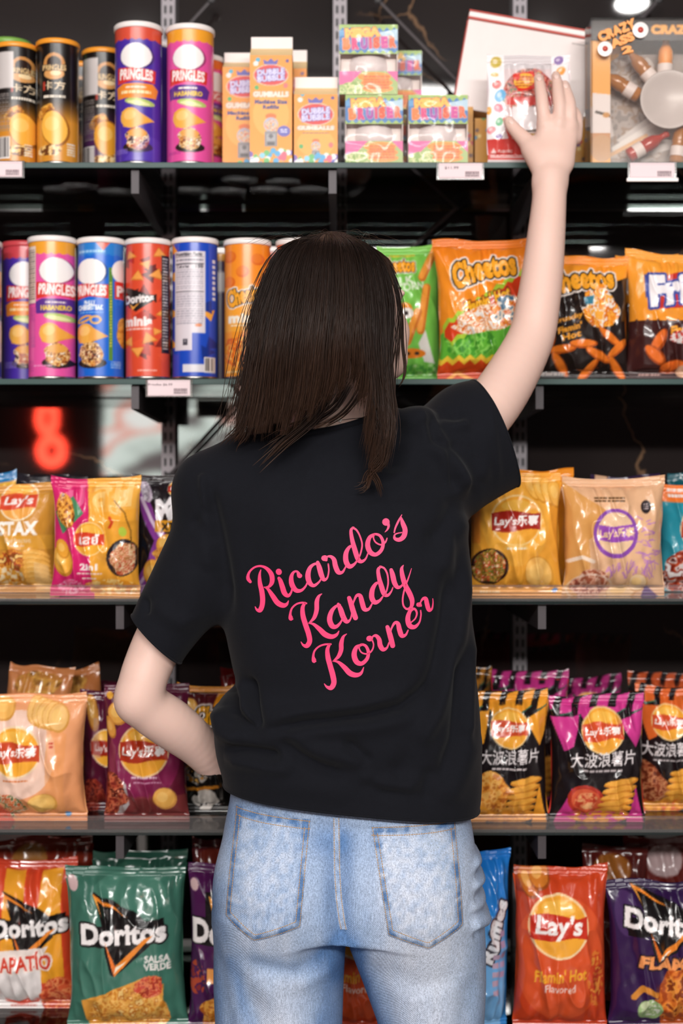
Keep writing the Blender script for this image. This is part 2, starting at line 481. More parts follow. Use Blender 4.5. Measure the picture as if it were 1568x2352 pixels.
for i, (z, y) in enumerate(zip(SHELF_Z, SHELF_Y)):
    s = thing('glass_shelf', 'clear glass shelf with a %s front edge, the %s of five' % ('green' if i < 2 else 'dark', WHERE[i]), 'shelf', (0, y, z), group='glass shelves')
    MB().box(-1.1, 1.1, .0035, WALL_Y - .035 - y, -.0095, 0).build('pane', M_GLASS, s)
    MB().box(-1.1, 1.1, 0, .003, -.0095, 0, bev=.0008).build('front_edge', M_EDGE if i < 2 else M_EDGED, s)
    for x, nm in zip(UPX[1:4], ('left', 'middle', 'right')):
        bx = x + (-.012 if i < 2 else -.022)
        b = thing('shelf_bracket', 'grey steel arm bracket holding the %s shelf at the %s upright' % (WHERE[i], nm), 'bracket', (bx, y + .012, z - .010), group='shelf brackets')
        L = WALL_Y - .035 - (y + .012)
        M = MB()
        bmv = [(-.0065, 0, 0), (.0065, 0, 0), (.0065, 0, -.040), (-.0065, 0, -.040), (-.0065, L, 0), (.0065, L, 0), (.0065, L, -.050), (-.0065, L, -.050)]
        vs = [M.bm.verts.new(v) for v in bmv]
        for f in ((0, 1, 2, 3), (4, 7, 6, 5), (0, 4, 5, 1), (3, 2, 6, 7), (0, 3, 7, 4), (1, 5, 6, 2)): M.bm.faces.new([vs[k] for k in f])
        M.build('arm', M_BRACKET, b)
        MB().lathe([(.007, 0), (.009, .001), (.009, .004), (.006, .005)], seg=20).build('suction_pad', M_CLEAR, b).location = (0, L * .6, -.0005)
    if i in (2, 3):
        r = thing('shelf_lip', 'clear plastic retaining strip along the %s shelf in front of the crisp bags' % WHERE[i], 'strip', (0, y, z), group='clear shelf strips')
        MB().box(-1.1, 1.1, -.0032, -.0012, -.004, .021, bev=.0004).build('strip', M_LIP, r)
        MB().box(-1.1, 1.1, -.0042, -.0005, .0200, .0225, bev=.0006).build('rolled_rim', M_CLEAR, r)
def brace(a, b, lab):
    A, B = at(*a, WALL_Y - .05), at(*b, WALL_Y - .05)
    t = thing('diagonal_brace', lab, 'brace', A, group='thin diagonal braces at the wall')
    MB().tube([(0, 0, 0), B - A], .0035, 8).build('rod', M_ROD, t)
    MB().lathe([(.006, 0), (.008, .001), (.008, .004), (.005, .005)], seg=16).build('end_boss', M_STEEL, t).rotation_euler = (math.pi / 2, 0, 0)
brace((868, 0), (1195, 335), 'slanting steel brace rod going down right above the jawbreaker boxes')
brace((1195, 345), (800, 700), 'slanting steel brace rod above the green bag on the second shelf')
brace((485, 0), (385, 110), 'short slanting brace rod above the pink can of the top shelf')
brace((1512, 0), (1205, 330), 'slanting steel brace rod between the white box and the bottle gift pack')
brace((386, 1095), (770, 680), 'dark slanting brace rod against the pale reflection above the third shelf')

# ------------------------------------------------------------------ package builders
def width_at(px, Y): return px * Y / F
def bag(name, label, shelf, x0, x1, ytop, art, thick=.055, back=0., step=.0016, tilt=0., lean=0., seed=0, yaw=0., m=None, group=None, ybot=None, wr=1., cat='crisp bag', pull=.07):
    """a pillow bag standing on a shelf; x0, x1, ytop are where its outline falls in the photograph"""
    Y = SHELF_Y[shelf] + .012 + back               # front face
    Yc = Y + thick * .5
    zb = SHELF_Z[shelf] + .0008 + (0 if ybot is None else max(0, at(0, ybot, Y).z - SHELF_Z[shelf]))
    z1 = at(0, ytop, Y + thick * .4).z
    W, H = width_at(x1 - x0, Y + thick * .3), z1 - zb
    xc = at((x0 + x1) / 2, 0, Y + thick * .3).x
    t = thing(name, label, cat, (xc, Yc, zb), (lean, tilt, yaw), group)
    yb = HY - (zb - ZC) * F / Y
    A = Art((x0, ytop, x1, yb), W, H, art[0], step)
    art[1](A)
    cols = A.cols(); nx, ny = A.nx, A.ny
    m = m or M_FOIL
    u = np.linspace(-1, 1, nx)[None, :] + np.zeros((ny, 1)); v = np.linspace(0, 1, ny)[:, None] + np.zeros((1, nx))
    sh = .014 / H                                     # seal height
    vp = np.clip((v - sh) / (1 - 2 * sh), 0, 1)
    def shape(u, v, vp, sd):
        g = np.clip(1 - np.abs(2 * vp - 1) ** 2.3, 0, 1) ** .62
        s = np.clip(1 - np.abs(u) ** 2.2, 0, 1) ** .55
        d = thick * .5 * g * s * (1.12 - .28 * vp)
        w = W / 2 * (1 - pull * g - .045 * (vnoise(v * 5, u * 0 + np.sign(u), sd) - .5) * np.clip(np.abs(u) * 1.5 - .5, 0, 1))
        k = .0095 * wr
        n = vnoise(u * W * 22 + v * H * 9, v * H * 16, sd + 1); n2 = vnoise(u * W * 45 - v * 6, v * H * 60 + u * 2, sd + 2)
        d = d + (k * (1 - np.abs(2 * n - 1)) ** 2 + .45 * k * (n2 - .5)) * s * np.clip(g * 1.3, 0, 1)
        ph = 3 * vnoise(u * 2, v * 0 + 3, sd + 3)
        ra = np.sin(u * 15 + ph * 3) * s
        d = d + .0068 * wr * ra * (np.exp(-(1 - vp) / .10) + np.exp(-vp / .10)) * np.clip(g * 4, 0, 1)
        return d, w
    d, w = shape(u, v, vp, seed)
    topwave = .011 * wr * (vnoise(u[0] * 1.5 + 3, u[0] * 0, seed + 5) - .5) + .0045 * wr * (.5 + vnoise(np.sign(u[0]) * 3, u[0] * 0, seed + 8)) * np.abs(u[0]) ** 3
    Vx = u * w; Vy = -d; Vz = v * H + topwave[None, :] * v ** 3
    Vy = Vy + (.016 * wr * (vnoise(u * 1.8, v * 0 + 2, seed + 7) - .5)) * np.clip((v - .82) / .18, 0, 1) ** 1.5
    P = np.stack([Vx, Vy, Vz], -1)
    js = int(math.ceil(sh * (ny - 1))); jt = ny - 1 - js
    # pouch: front sheet + coarse back sheet
    f = P[js:jt + 1].reshape(-1, 3); nyf = jt - js + 1
    fc = cols.reshape(ny, nx, 3)[js:jt + 1].reshape(-1, 3)
    bx, by = 13, 17
    ub = np.linspace(-1, 1, bx)[None, :] + np.zeros((by, 1)); vb = np.linspace(0, 1, by)[:, None] + np.zeros((1, bx))
    db, wb = shape(ub, sh + vb * (1 - 2 * sh), vb, seed + 11)
    bz = (sh + vb * (1 - 2 * sh)) * H
    bk = np.stack([ub * wb, db * .9 + .0004, bz], -1).reshape(-1, 3)
    V = np.concatenate([f, bk]); Fc = np.concatenate([grid_faces(nx, nyf), grid_faces(bx, by, len(f), True)])
    base = np.median(fc, 0)
    C = np.concatenate([fc, np.tile(base, (len(bk), 1))])
    link('pouch', mesh(V, Fc, C), m, t)
    # crimped end seals
    for nm, j0, j1 in (('bottom_seal', 0, js), ('top_seal', jt, ny - 1)):
        q = P[j0:j1 + 1].copy(); n = q.shape[0]
        q[..., 1] += .0009 * np.sign(np.sin(q[..., 2] / .0032 * math.pi)) - .0004
        bk2 = q.copy(); bk2[..., 1] += .0016
        c = cols.reshape(ny, nx, 3)[j0:j1 + 1].reshape(-1, 3)
        link(nm, mesh(np.concatenate([q.reshape(-1, 3), bk2.reshape(-1, 3)]), np.concatenate([grid_faces(nx, n), grid_faces(nx, n, n * nx, True)]), np.concatenate([c, c])), m, t)
    return t

def can(label, shelf, cx, rpx, ytop, art, lid, back=0., group=None, step=.0015, lidh=.010, sticker=None, rim=True):
    R0 = width_at(rpx, SHELF_Y[shelf] + .05 + back) 
    Yc = SHELF_Y[shelf] + .012 + back + R0
    R = width_at(rpx, Yc) ; xc = at(cx, 0, Yc).x
    zb = SHELF_Z[shelf]
    H = at(0, ytop, Yc - R).z - zb
    t = thing('crisp_can', label, 'crisp can', (xc, Yc, zb + .0006), group=group)
    r = R - .0012
    z0, z1 = .004, H - lidh
    ANG = math.radians(98)
    Yf = Yc - R
    yb = HY - (zb - ZC) * F / Yf
    A = Art((cx - rpx, ytop, cx + rpx, yb), 2 * r * ANG, H, art[0], step, cyl=(cx, rpx, ANG))
    art[1](A)
    nx, ny = A.nx, A.ny
    th = np.linspace(-ANG, ANG, nx)[None, :] + np.zeros((ny, 1)); zz = np.linspace(0, 1, ny)[:, None] * (z1 - z0) + z0 + 0 * th
    P = np.stack([r * np.sin(th), -r * np.cos(th), zz], -1).reshape(-1, 3)
    bx = 14; tb = np.linspace(ANG, 2 * math.pi - ANG, bx)
    Q = np.array([(r * math.sin(a), -r * math.cos(a), z) for z in (z0, z1) for a in tb])
    c = A.cols()
    link('can_body', mesh(np.concatenate([P, Q]), np.concatenate([grid_faces(nx, ny), grid_faces(bx, 2, len(P))]),
                          np.concatenate([c, np.tile(np.median(c, 0), (len(Q), 1))])), M_CAN, t)
    MB().lathe([(R * .9, H - lidh), (R, H - lidh), (R + .0008, H - lidh + .001), (R + .0008, H - .002), (R - .001, H - .0002), (R - .004, H), (R - .006, H - .003), (R * .3, H - .003)], seg=56).build('lid', lid, t, smooth=True)
    MB().lathe([(R - .002, 0), (R - .0003, .001), (R, .0035), (R - .0015, .0055)], seg=56).build('bottom_rim', M_TIN, t, smooth=True)
    return t

def panel(name, A, w, h, m, parent, loc=(0, 0, 0), thick=.001, curve=None):
    """an upright printed card, front towards -Y, lower edge at loc"""
    nx, ny = A.nx, A.ny
    x = np.linspace(-w / 2, w / 2, nx)[None, :] + np.zeros((ny, 1)); z = np.linspace(0, h, ny)[:, None] + 0 * x
    y = 0 * x if curve is None else curve(x / w * 2, z / h)
    P = np.stack([x, y - thick, z], -1).reshape(-1, 3)
    Q = np.array([(-w / 2, 0, 0), (w / 2, 0, 0), (w / 2, 0, h), (-w / 2, 0, h)])
    n = len(P); bl, br, tl, tr = 0, nx - 1, (ny - 1) * nx, nx * ny - 1
    fs = grid_faces(nx, ny).tolist() + [[n + 1, n, n + 3, n + 2], [bl, n, n + 1, br], [tr, n + 2, n + 3, tl], [tl, n + 3, n, bl], [br, n + 1, n + 2, tr]]
    c = A.cols()
    o = link(name, mesh(P.tolist() + Q.tolist(), fs, np.concatenate([c, np.tile(np.median(c, 0), (4, 1))])), m, parent, smooth=curve is not None)
    o.location = loc
    return o
# ------------------------------------------------------------------ prints
def lays(A, cx, cy, r, txt="Lay's", ring='f4d9b0', red='c8321f', rot=0., ball='f6b23c', tw=1.62, th=.62, ry=None, shear=.12, tc='fff6f2'):
    ry = ry or r
    A.ell(cx, cy, r * 1.08, ry * 1.08, ring); A.ell(cx, cy, r, ry, ball)
    A.ell(cx, cy - ry * .62, r * .6, ry * .25, 'fcc65a', 0, .7)
    top = [(cx - r * 1.02 + k * r * .204, cy - ry * .36 + ry * .07 * math.sin(k * .62 + 2.6)) for k in range(11)]
    bot = [(cx + r * 1.02 - k * r * .204, cy + ry * .42 - ry * .07 * math.sin(k * .62 + .2)) for k in range(11)]
    A.poly(top + bot, red)
    A.text(txt, cx, cy + ry * .03, r * tw, ry * th, tc, rot, shear, .035)
def doritos(A, cx, cy, w, txt='Doritos', rot=3., fl=True):
    h = w * .2
    A.poly([(cx - .36 * w, cy - .42 * w), (cx + .12 * w, cy - .24 * w), (cx + .33 * w, cy - .06 * w), (cx + .30 * w, cy + .14 * w), (cx - .10 * w, cy + .46 * w), (cx - .14 * w, cy + .44 * w), (cx - .2 * w, cy + .2 * w), (cx - .24 * w, cy - .1 * w)], '161212')
    A.poly([(cx - .46 * w, cy - .32 * h), (cx + .45 * w, cy - .75 * h), (cx + .47 * w, cy + .5 * h), (cx - .45 * w, cy + .75 * h)], '161212')
    if fl:
        A.poly([(cx - .36 * w, cy - .40 * w), (cx - .1 * w, cy - .27 * w), (cx + .06 * w, cy - .18 * w), (cx - .3 * w, cy - .33 * w)], 'f08a2c')
        A.poly([(cx - .36 * w, cy - .40 * w), (cx - .3 * w, cy - .33 * w), (cx - .245 * w, cy - .17 * w)], 'f5a64a')
    A.text(txt, cx, cy, w * .96, h * 1.18, 'f7f0ee', rot, 0, .05, out='161212', ow=w * .022)
    A.poly([(cx - .2 * w, cy + .08 * w), (cx - .1 * w, cy + .46 * w), (cx - .07 * w, cy + .37 * w)], 'f0792a')
    A.poly([(cx - .1 * w, cy + .46 * w), (cx + .34 * w, cy + .02 * w), (cx + .24 * w, cy + .06 * w), (cx - .08 * w, cy + .33 * w)], 'f08a2c')
    A.poly([(cx - .1 * w, cy + .42 * w), (cx + .05 * w, cy + .28 * w), (cx - .08 * w, cy + .35 * w)], 'fff0d8')
def cheetos(A, cx, cy, w, rot=8., txt='Cheetos', c='f6a62c', h=None):
    A.text(txt, cx, cy, w, h or w * .3, c, rot, .15, .06, out='1d1410', ow=w * .022, out2='f4e6dc', ow2=w * .045, wave=w * .03)
def tall_can(A, cx, top, bot, flav=None, fcol='f08a2c', ban='d8352f', tcol='fff2ee', scale=1., food='burger', lip='d9423a'):
    """white oval emblem over a red name banner and a stack of food"""
    s = (bot - top) / 323. * scale
    y = lambda k: top + k * s
    A.rect(cx - 120, top, cx + 120, y(26), lip)
    for k in range(-6, 7): A.ell(cx + k * 17, y(26), 9, 6 * s, lip)
    A.ell(cx + 2, y(72), 39 * s, 32 * s, '1f1518', 0, .35); A.ell(cx, y(71), 36 * s, 31 * s, 'f6efec')
    A.poly([(cx - 44 * s, y(98)), (cx + 44 * s, y(104)), (cx + 42 * s, y(136)), (cx, y(131)), (cx - 44 * s, y(139))], ban)
    A.text('PRINGLES', cx, y(116), 76 * s, 27 * s, tcol, -2, 0, .05, out=ban, ow=2)
    if flav and flav[0] == 'SMOKY':
        A.poly([(cx - 46 * s, y(146)), (cx - 30 * s, y(138)), (cx + 38 * s, y(138)), (cx + 48 * s, y(150)), (cx + 44 * s, y(172)), (cx - 44 * s, y(174))], fcol)
        A.bars(cx - 24 * s, y(145), cx + 24 * s, y(151), 'fdf0e2', 1); A.bars(cx - 34 * s, y(155), cx + 34 * s, y(166), flav[2], 1, 5); A.ell(cx + 8 * s, y(183), 34 * s, 9 * s, 'b6c96a', -8); A.ell(cx + 6 * s, y(185), 26 * s, 5 * s, 'e6e6a6', -8)
    elif flav:
        A.poly([(cx - 46 * s, y(146)), (cx - 30 * s, y(138)), (cx + 38 * s, y(138)), (cx + 48 * s, y(150)), (cx + 44 * s, y(172)), (cx - 44 * s, y(174))], fcol)
        A.bars(cx - 22 * s, y(145), cx + 22 * s, y(151), 'fdf0e2', 1); A.text(flav[1], cx, y(160), 66 * s, 12 * s, flav[2], 0, 0, .05)
        A.ell(cx + 8 * s, y(183), 34 * s, 9 * s, 'b6c96a', -8); A.ell(cx + 6 * s, y(185), 26 * s, 5 * s, 'e6e6a6', -8)
    A.poly([(cx - 34 * s, y(205)), (cx - 12 * s, y(196)), (cx + 40 * s, y(228)), (cx - 4 * s, y(246)), (cx - 30 * s, y(242))], 'd98f34')
    A.ell(cx - 12 * s, y(221), 24 * s, 25 * s, 'f2b14c', 25); A.poly([(cx - 4 * s, y(200)), (cx + 42 * s, y(228)), (cx - 4 * s, y(240))], 'eda544')
    A.ell(cx - 14 * s, y(214), 14 * s, 12 * s, 'ffd084', 20, .7)
    A.ell(cx + 4 * s, y(292), 34 * s, 13 * s, '2b1c1a')
    A.food(cx + 4 * s, y(272), 27 * s, 26 * s, ['7a3a1c', 'b8682c', 'e0a04a', 'f0cf96', '8a4a20', 'f6e6d0'] if food == 'burger' else ['a8482c', 'd07838', 'f0d8b8', '4a2a30'], 4, 7)
    A.ell(cx + 4 * s, y(258), 22 * s, 10 * s, 'e6a24a')
    return s

# ------------------------------------------------------------------ top shelf: cans
G1 = 'cans on the top shelf'
def art_cook(low, bis, patch, px=None, sx=0, name='卡方'):
    def f(A):
        x0, y0, x1, y1 = A.box; cx = (x0 + x1) / 2 + sx; h = y1 - y0; w = x1 - x0
        A.rect(x0, y0, x1, y1, '17110f'); A.grad(x0 - 9, y0 + h * .46, x1 + 9, y0 + h * .66, '17110f', low); A.rect(x0 - 9, y0 + h * .66, x1 + 9, y1, low)
        A.ell(cx, y0 + h * .17, w * .25, h * .085, 'c98a4a'); A.ell(cx, y0 + h * .165, w * .17, h * .05, '2a1812'); A.ell(cx, y0 + h * .26, w * .24, h * .05, 'd79a5a'); A.ell(cx + 4, y0 + h * .255, w * .13, h * .022, 'f4d6a4')
        A.text('PRINGLES', cx, y0 + h * .208, w * .55, h * .05, 'e8c48a', 0, 0, .04, out='2a1812', ow=2)
        A.text(name, cx, y0 + h * .36, w * .52, h * .075, 'ecd2ae', 0, 0, .02); A.rect(cx - w * .27, y0 + h * .325, cx - w * .21, y0 + h * .40, 'b03a2a')
        A.bars(cx - w * .25, y0 + h * .44, cx + w * .26, y0 + h * .475, 'e8dccb', 1, 2)
        A.food(cx - w * .2, y0 + h * .585, w * .25, h * .06, ['8a4a16', 'c47c26', 'e6a848'], 8, 6, 25)
        A.ell(cx + w * .02, y0 + h * .72, w * .33, h * .155, '9a5c1c', 12); A.ell(cx, y0 + h * .715, w * .30, h * .142, bis, 12); A.ell(cx - 5, y0 + h * .68, w * .17, h * .06, 'ffd27a', 12, .6)
        A.food(cx - w * .1, y0 + h * .9, w * .33, h * .045, ['6a3a18', 'e8b868', 'f3d9a8'], 3, 7)
        A.bars(x1 - w * .2, y0 + h * .84, x1 - w * .05, y0 + h * .95, 'eadfd2', 5, 9)
        if patch:
            A.rect(patch[0], patch[1], patch[2], patch[3], 'cfc6c3'); A.bars(patch[0] + 3, patch[3] + 12, patch[2] - 8, y0 + h * .74, '8d8480', 18, 5, .45)
            A.barcode(x0 - 5, y0 + h * .78, patch[2] - 8, y0 + h * .97)
    return f
can('short black and gold crisp can with orange lid, leftmost on the top shelf', 0, 36, 49, 94, ('17110f', art_cook('d58a2a', 'f5b040', (-20, 107, 42, 197), sx=26)), M_LIDO, group=G1, lidh=.009)
can('black and gold crisp can with orange lid right of the leftmost top shelf can', 0, 133, 49, 86, ('17110f', art_cook('d8902e', 'f7b84a', None)), M_LIDO, group=G1, lidh=.009)
can('black and purple crisp can with a grey sticker, half hidden by the tall purple can', 0, 238, 49, 107, ('17110f', art_cook('4b2450', 'e9a02e', (192, 122, 233, 212), sx=16)), M_LIDO, back=.085, group=G1, lidh=.009)
can('dark crisp can with an orange lid standing behind the black and gold pair', 0, 190, 46, 140, ('17110f', art_cook('c8802a', 'e9a02e', None)), M_LIDO, back=.19, group=G1, step=.003)
can('crisp can with a white and green lid behind the leftmost can of the top shelf', 0, 22, 50, 84, ('d9d2c6', lambda A: A.rect(-60, 84, 90, 120, '9ab85a')), M_LIDG, back=.12, group=G1, step=.003)
def a_purple(A):
    tall_can(A, 319, 47, 371, ('SMOKY', 'BACON', 'fbe3b0'), 'ef8a30', lip='d8503a', food='x'); A.bars(270, 345, 300, 356, '8e7cc8', 3); A.poly([(290, 371), (350, 312), (372, 320), (372, 371)], '6a4ec0', .35)
can('tall purple crisp can with a white lid on the top shelf', 0, 318, 55, 47, ('4a2fa0', a_purple), M_LIDW, group=G1)
def a_pink(A):
    tall_can(A, 437, 52, 371, ('FLAMIN', 'HABANERO', 'f5cf3c'), '5b2f8c', lip='efa02e'); A.bars(390, 350, 420, 358, 'c23f8e', 2)
can('tall pink crisp can with a white lid on the top shelf', 0, 437, 55, 52, ('e8539f', a_pink), M_LIDW, group=G1)
can('purple crisp can behind, showing between the tall purple and pink cans', 0, 350, 50, 92, ('4a2fa0', a_purple), M_LIDW, back=.10, group=G1, step=.003)
can('pink crisp can behind, showing between the pink can and the gumball cartons', 0, 466, 50, 122, ('e8539f', lambda A: tall_can(A, 500, 122, 371, ('FLAMIN', 'HABANERO', 'f5cf3c'), '5b2f8c', lip='e8702e')), M_LIDW, back=.10, group=G1, step=.003)

# ------------------------------------------------------------------ top shelf: gumball cartons
def art_gum(A):
    x0, y0, x1, y1 = A.box; cx = (x0 + x1) / 2; w = x1 - x0; h = y1 - y0; big = h > 200
    A.grad(x0, y0, x1, y1, 'ef9320', 'f29c2e')
    Y = (lambda k: y0 + h * k)
    r1 = .2 if big else .27
    A.ell(cx, Y(.55 if big else .7), w * .42, h * .2, 'fcc87e', 0, .35)
    A.ell(x0 + w * .2, Y(.045 if big else .0), 5, 5, '3fa7c9'); A.ell(x0 + w * .15, Y(.08), 6, 6, 'ece0dc'); A.ell(x1 - w * .12, Y(.055), 4, 4, '4a3a8c'); A.ell(x0 + w * .17, Y(.3 if big else .75), 5, 5, '4da85c'); A.ell(x1 - w * .16, Y(.28 if big else .73), 5, 6, 'ee6a6a')
    ey = Y(.185 if big else .29); er = w * .41; eh = w * .255
    A.poly([(cx - w * .16, ey - eh * 1.0), (cx - w * .18, ey - eh * 1.45), (cx - w * .08, ey - eh * 1.25), (cx, ey - eh * 1.55), (cx + w * .08, ey - eh * 1.25), (cx + w * .17, ey - eh * 1.45), (cx + w * .14, ey - eh * 1.0)], '5a54ac')
    A.ell(cx, ey, er, eh, 'e6c9b8'); A.ell(cx, ey, er * .94, eh * .92, 'd8322e')
    A.text('DUBBLE', cx, ey - eh * .3, er * 1.55, eh * .55, 'd9d4ee', 5, 0, .05, out='6a4fa0', ow=1.6); A.text('BUBBLE', cx, ey + eh * .28, er * 1.55, eh * .55, 'd9d4ee', 5, 0, .05, out='6a4fa0', ow=1.6)
    A.text('GUMBALLS', cx, Y(.36 if big else .485), w * .82, h * (.05 if big else .06), 'f2e4d4', 0, 0, .06, out='b99a86', ow=2)
    if big:
        A.text('Machine Size', cx, Y(.43), w * .76, h * .04, '37307c', 0, 0, .05); A.text('Refills', cx, Y(.478), w * .38, h * .036, '37307c', 0, 0, .05)
    else:
        A.bars(cx - w * .3, Y(.55), cx + w * .3, Y(.575), '7a5a5a', 1)
    k = 1. if big else .62; gy = Y(.64 if big else .745); gw = w * .17 * k
    A.ell(cx, gy - gw * 1.15, gw * .75, gw * .4, 'e0702a'); A.ell(cx, gy, gw, gw * 1.02, 'b9b4c4'); A.food(cx, gy + gw * .1, gw * .9, gw * .8, ['9fb0d4', 'e7a04a', 'c8c0d0', 'f2d49a', 'd46a5a'], 7, 4)
    A.rect(cx - gw * .85, gy + gw * .9, cx + gw * .85, gy + gw * 3.0, '8f8a8c'); A.rect(cx - gw * .6, gy + gw * 1.3, cx + gw * .6, gy + gw * 2.3, 'aaa6a8'); A.ell(cx, gy + gw * 1.6, gw * .3, gw * .3, '6a6668'); A.rect(cx - gw * .5, gy + gw * 2.4, cx + gw * .5, gy + gw * 2.8, '5a5658')
    A.ell(x1 - w * .2, Y(.7 if big else .95), w * .15, w * .13, '6a62b4'); A.bars(x1 - w * .28, Y(.68 if big else .93), x1 - w * .12, Y(.72 if big else .97), 'e8e4f2', 3)
    rs = np.random.RandomState(11)
    for q in range(34):
        A.ell(x0 + rs.rand() * w, y1 - rs.rand() ** 1.5 * h * .13, 6.5, 6.5, ['e8637a', '52a7d8', 'f3efe8', 'f0a040', '7a5ab0', '8fcfe8', 'f3efe8', '6ab86a'][q % 8])
def carton(label, cx, wpx, yfin, ybody, back=0., step=.0015, group='gumball cartons'):
    Y = SHELF_Y[0] + .012 + back; w = width_at(wpx, Y); d = w * .95
    zb = SHELF_Z[0]; zt = at(0, ybody, Y).z; zf = at(0, yfin, Y + d * .5).z; H = zt - zb; HF = zf - zb
    t = thing('gumball_carton', label, 'carton', (at(cx, 0, Y).x, Y, zb + .0005), group=group)
    yb = HY - (zb - ZC) * F / Y
    A = Art((cx - wpx / 2, ybody, cx + wpx / 2, yb), w, H, 'f5a93a', step); art_gum(A)
    panel('front_panel', A, w, H, M_CARD, t, thick=.0006)
    MB().box(-w / 2, w / 2, 0, d, 0, H).build('carton_body', M_CARDY, t)
    M = MB(); g = H + (HF - H) * .52
    v = [M.bm.verts.new(p) for p in ((-w / 2, 0, H), (w / 2, 0, H), (w / 2, d, H), (-w / 2, d, H), (-w / 2, d * .5 - .001, g), (w / 2, d * .5 - .001, g), (w / 2, d * .5 + .001, g), (-w / 2, d * .5 + .001, g))]
    for f in ((0, 1, 5, 4), (2, 3, 7, 6), (1, 2, 6, 5), (3, 0, 4, 7), (4, 5, 6, 7)): M.bm.faces.new([v[i] for i in f])
    M.build('gable_top', M_CARDL, t)
    MB().box(-w / 2, w / 2, d * .5 - .0015, d * .5 + .0015, g - .004, HF, bev=.001).build('top_fin', M_CARDW, t)
    Lp = MB(); Lp.box(-w * .28, w * .28, -.0003, .0003, 0, .012)
    return t
M_CARDL = mat('pale_yellow_card', 'f4cf92', .4, var=.06)
carton('tall yellow gumball carton at the front, tallest of the cartons', 622, 97, 86, 128)
carton('yellow gumball carton half hidden behind the left side of the tallest carton', 561, 100, 122, 155, back=.082)
carton('yellow gumball carton behind, between the tallest carton and the short one', 656, 96, 116, 158, back=.10, step=.003)
carton('short yellow gumball carton beside the stacked jawbreaker boxes', 725, 100, 178, 218)

# ------------------------------------------------------------------ top shelf: jawbreaker boxes
def art_mega_top(A):
    x0, y0, x1, y1 = A.box; w = x1 - x0; h = y1 - y0; cx = (x0 + x1) / 2; cy = (y0 + y1) / 2
    A.rect(x0, y0, x1, y1, '9cbf62'); rs = np.random.RandomState(2)
    zz = []
    for k in range(17): zz.append((x0 + w * k / 16, y0 + h * (.10 if k % 2 else .24)))
    for k in range(17): zz.append((x1 - w * k / 16, y0 + h * (.97 if k % 2 else .86)))
    A.poly(zz, '2f78c0'); A.poly([(x0 + w * .6, y0 + h * .3), (x1, y0 + h * .15), (x1, y0 + h * .55)], 'b6d6ea')
    A.poly([(x0, y0 + h * .2), (x0 + w * .6, y0 + h * .12), (x0 + w * .5, y0 + h * .3), (x0, y0 + h * .4)], '5aa0d8')
    A.text('MEGA', cx - w * .10, y0 + h * .27, w * .60, h * .32, 'ffc04a', 3, 0, .10, out='c8501e', ow=1.5)
    x = x0 + w * .06
    for q, (ch, c, k) in enumerate(zip('BRUISER', ('f07a1e', 'd8287a', 'a03aa8', 'd83a6a', 'e0501e', 'cf3a9a', 'e0602a'), (1.15, 1.1, 1.1, .42, 1., 1., 1.1))):
        ww = w * .118 * k; A.text(ch, x + ww * .5, y0 + h * (.66 - .012 * q), ww, h * .40, c, 2, 0, .09, out='fbe3c0', ow=.8); x += ww + w * .018
def art_mega_low(A):
    x0, y0, x1, y1 = A.box; w = x1 - x0; h = y1 - y0
    A.rect(x0, y0, x1, y1, 'a9c37c'); A.poly([(x0, y0), (x0 + w * .4, y0), (x0 + w * .2, y0 + h * .5), (x0, y0 + h * .6)], 'e66aa8'); A.poly([(x1, y0), (x0 + w * .8, y0), (x1, y0 + h * .5)], 'e66aa8')
    A.food(x0 + w * .3, y0 + h * .8, w * .4, h * .3, ['a9c37c', 'd9e0a8', '8fb45e'], 5, 7)
    A.ell(x0 + w * .6, y0 + h * .25, w * .28, h * .2, 'f29a3c'); A.ell(x0 + w * .64, y0 + h * .5, w * .27, h * .18, 'ef9440'); A.ell(x0 + w * .66, y0 + h * .74, w * .26, h * .17, 'f0a050'); A.bars(x0 + w * .42, y0 + h * .2, x0 + w * .85, y0 + h * .8, 'd9652e', 5, 4)
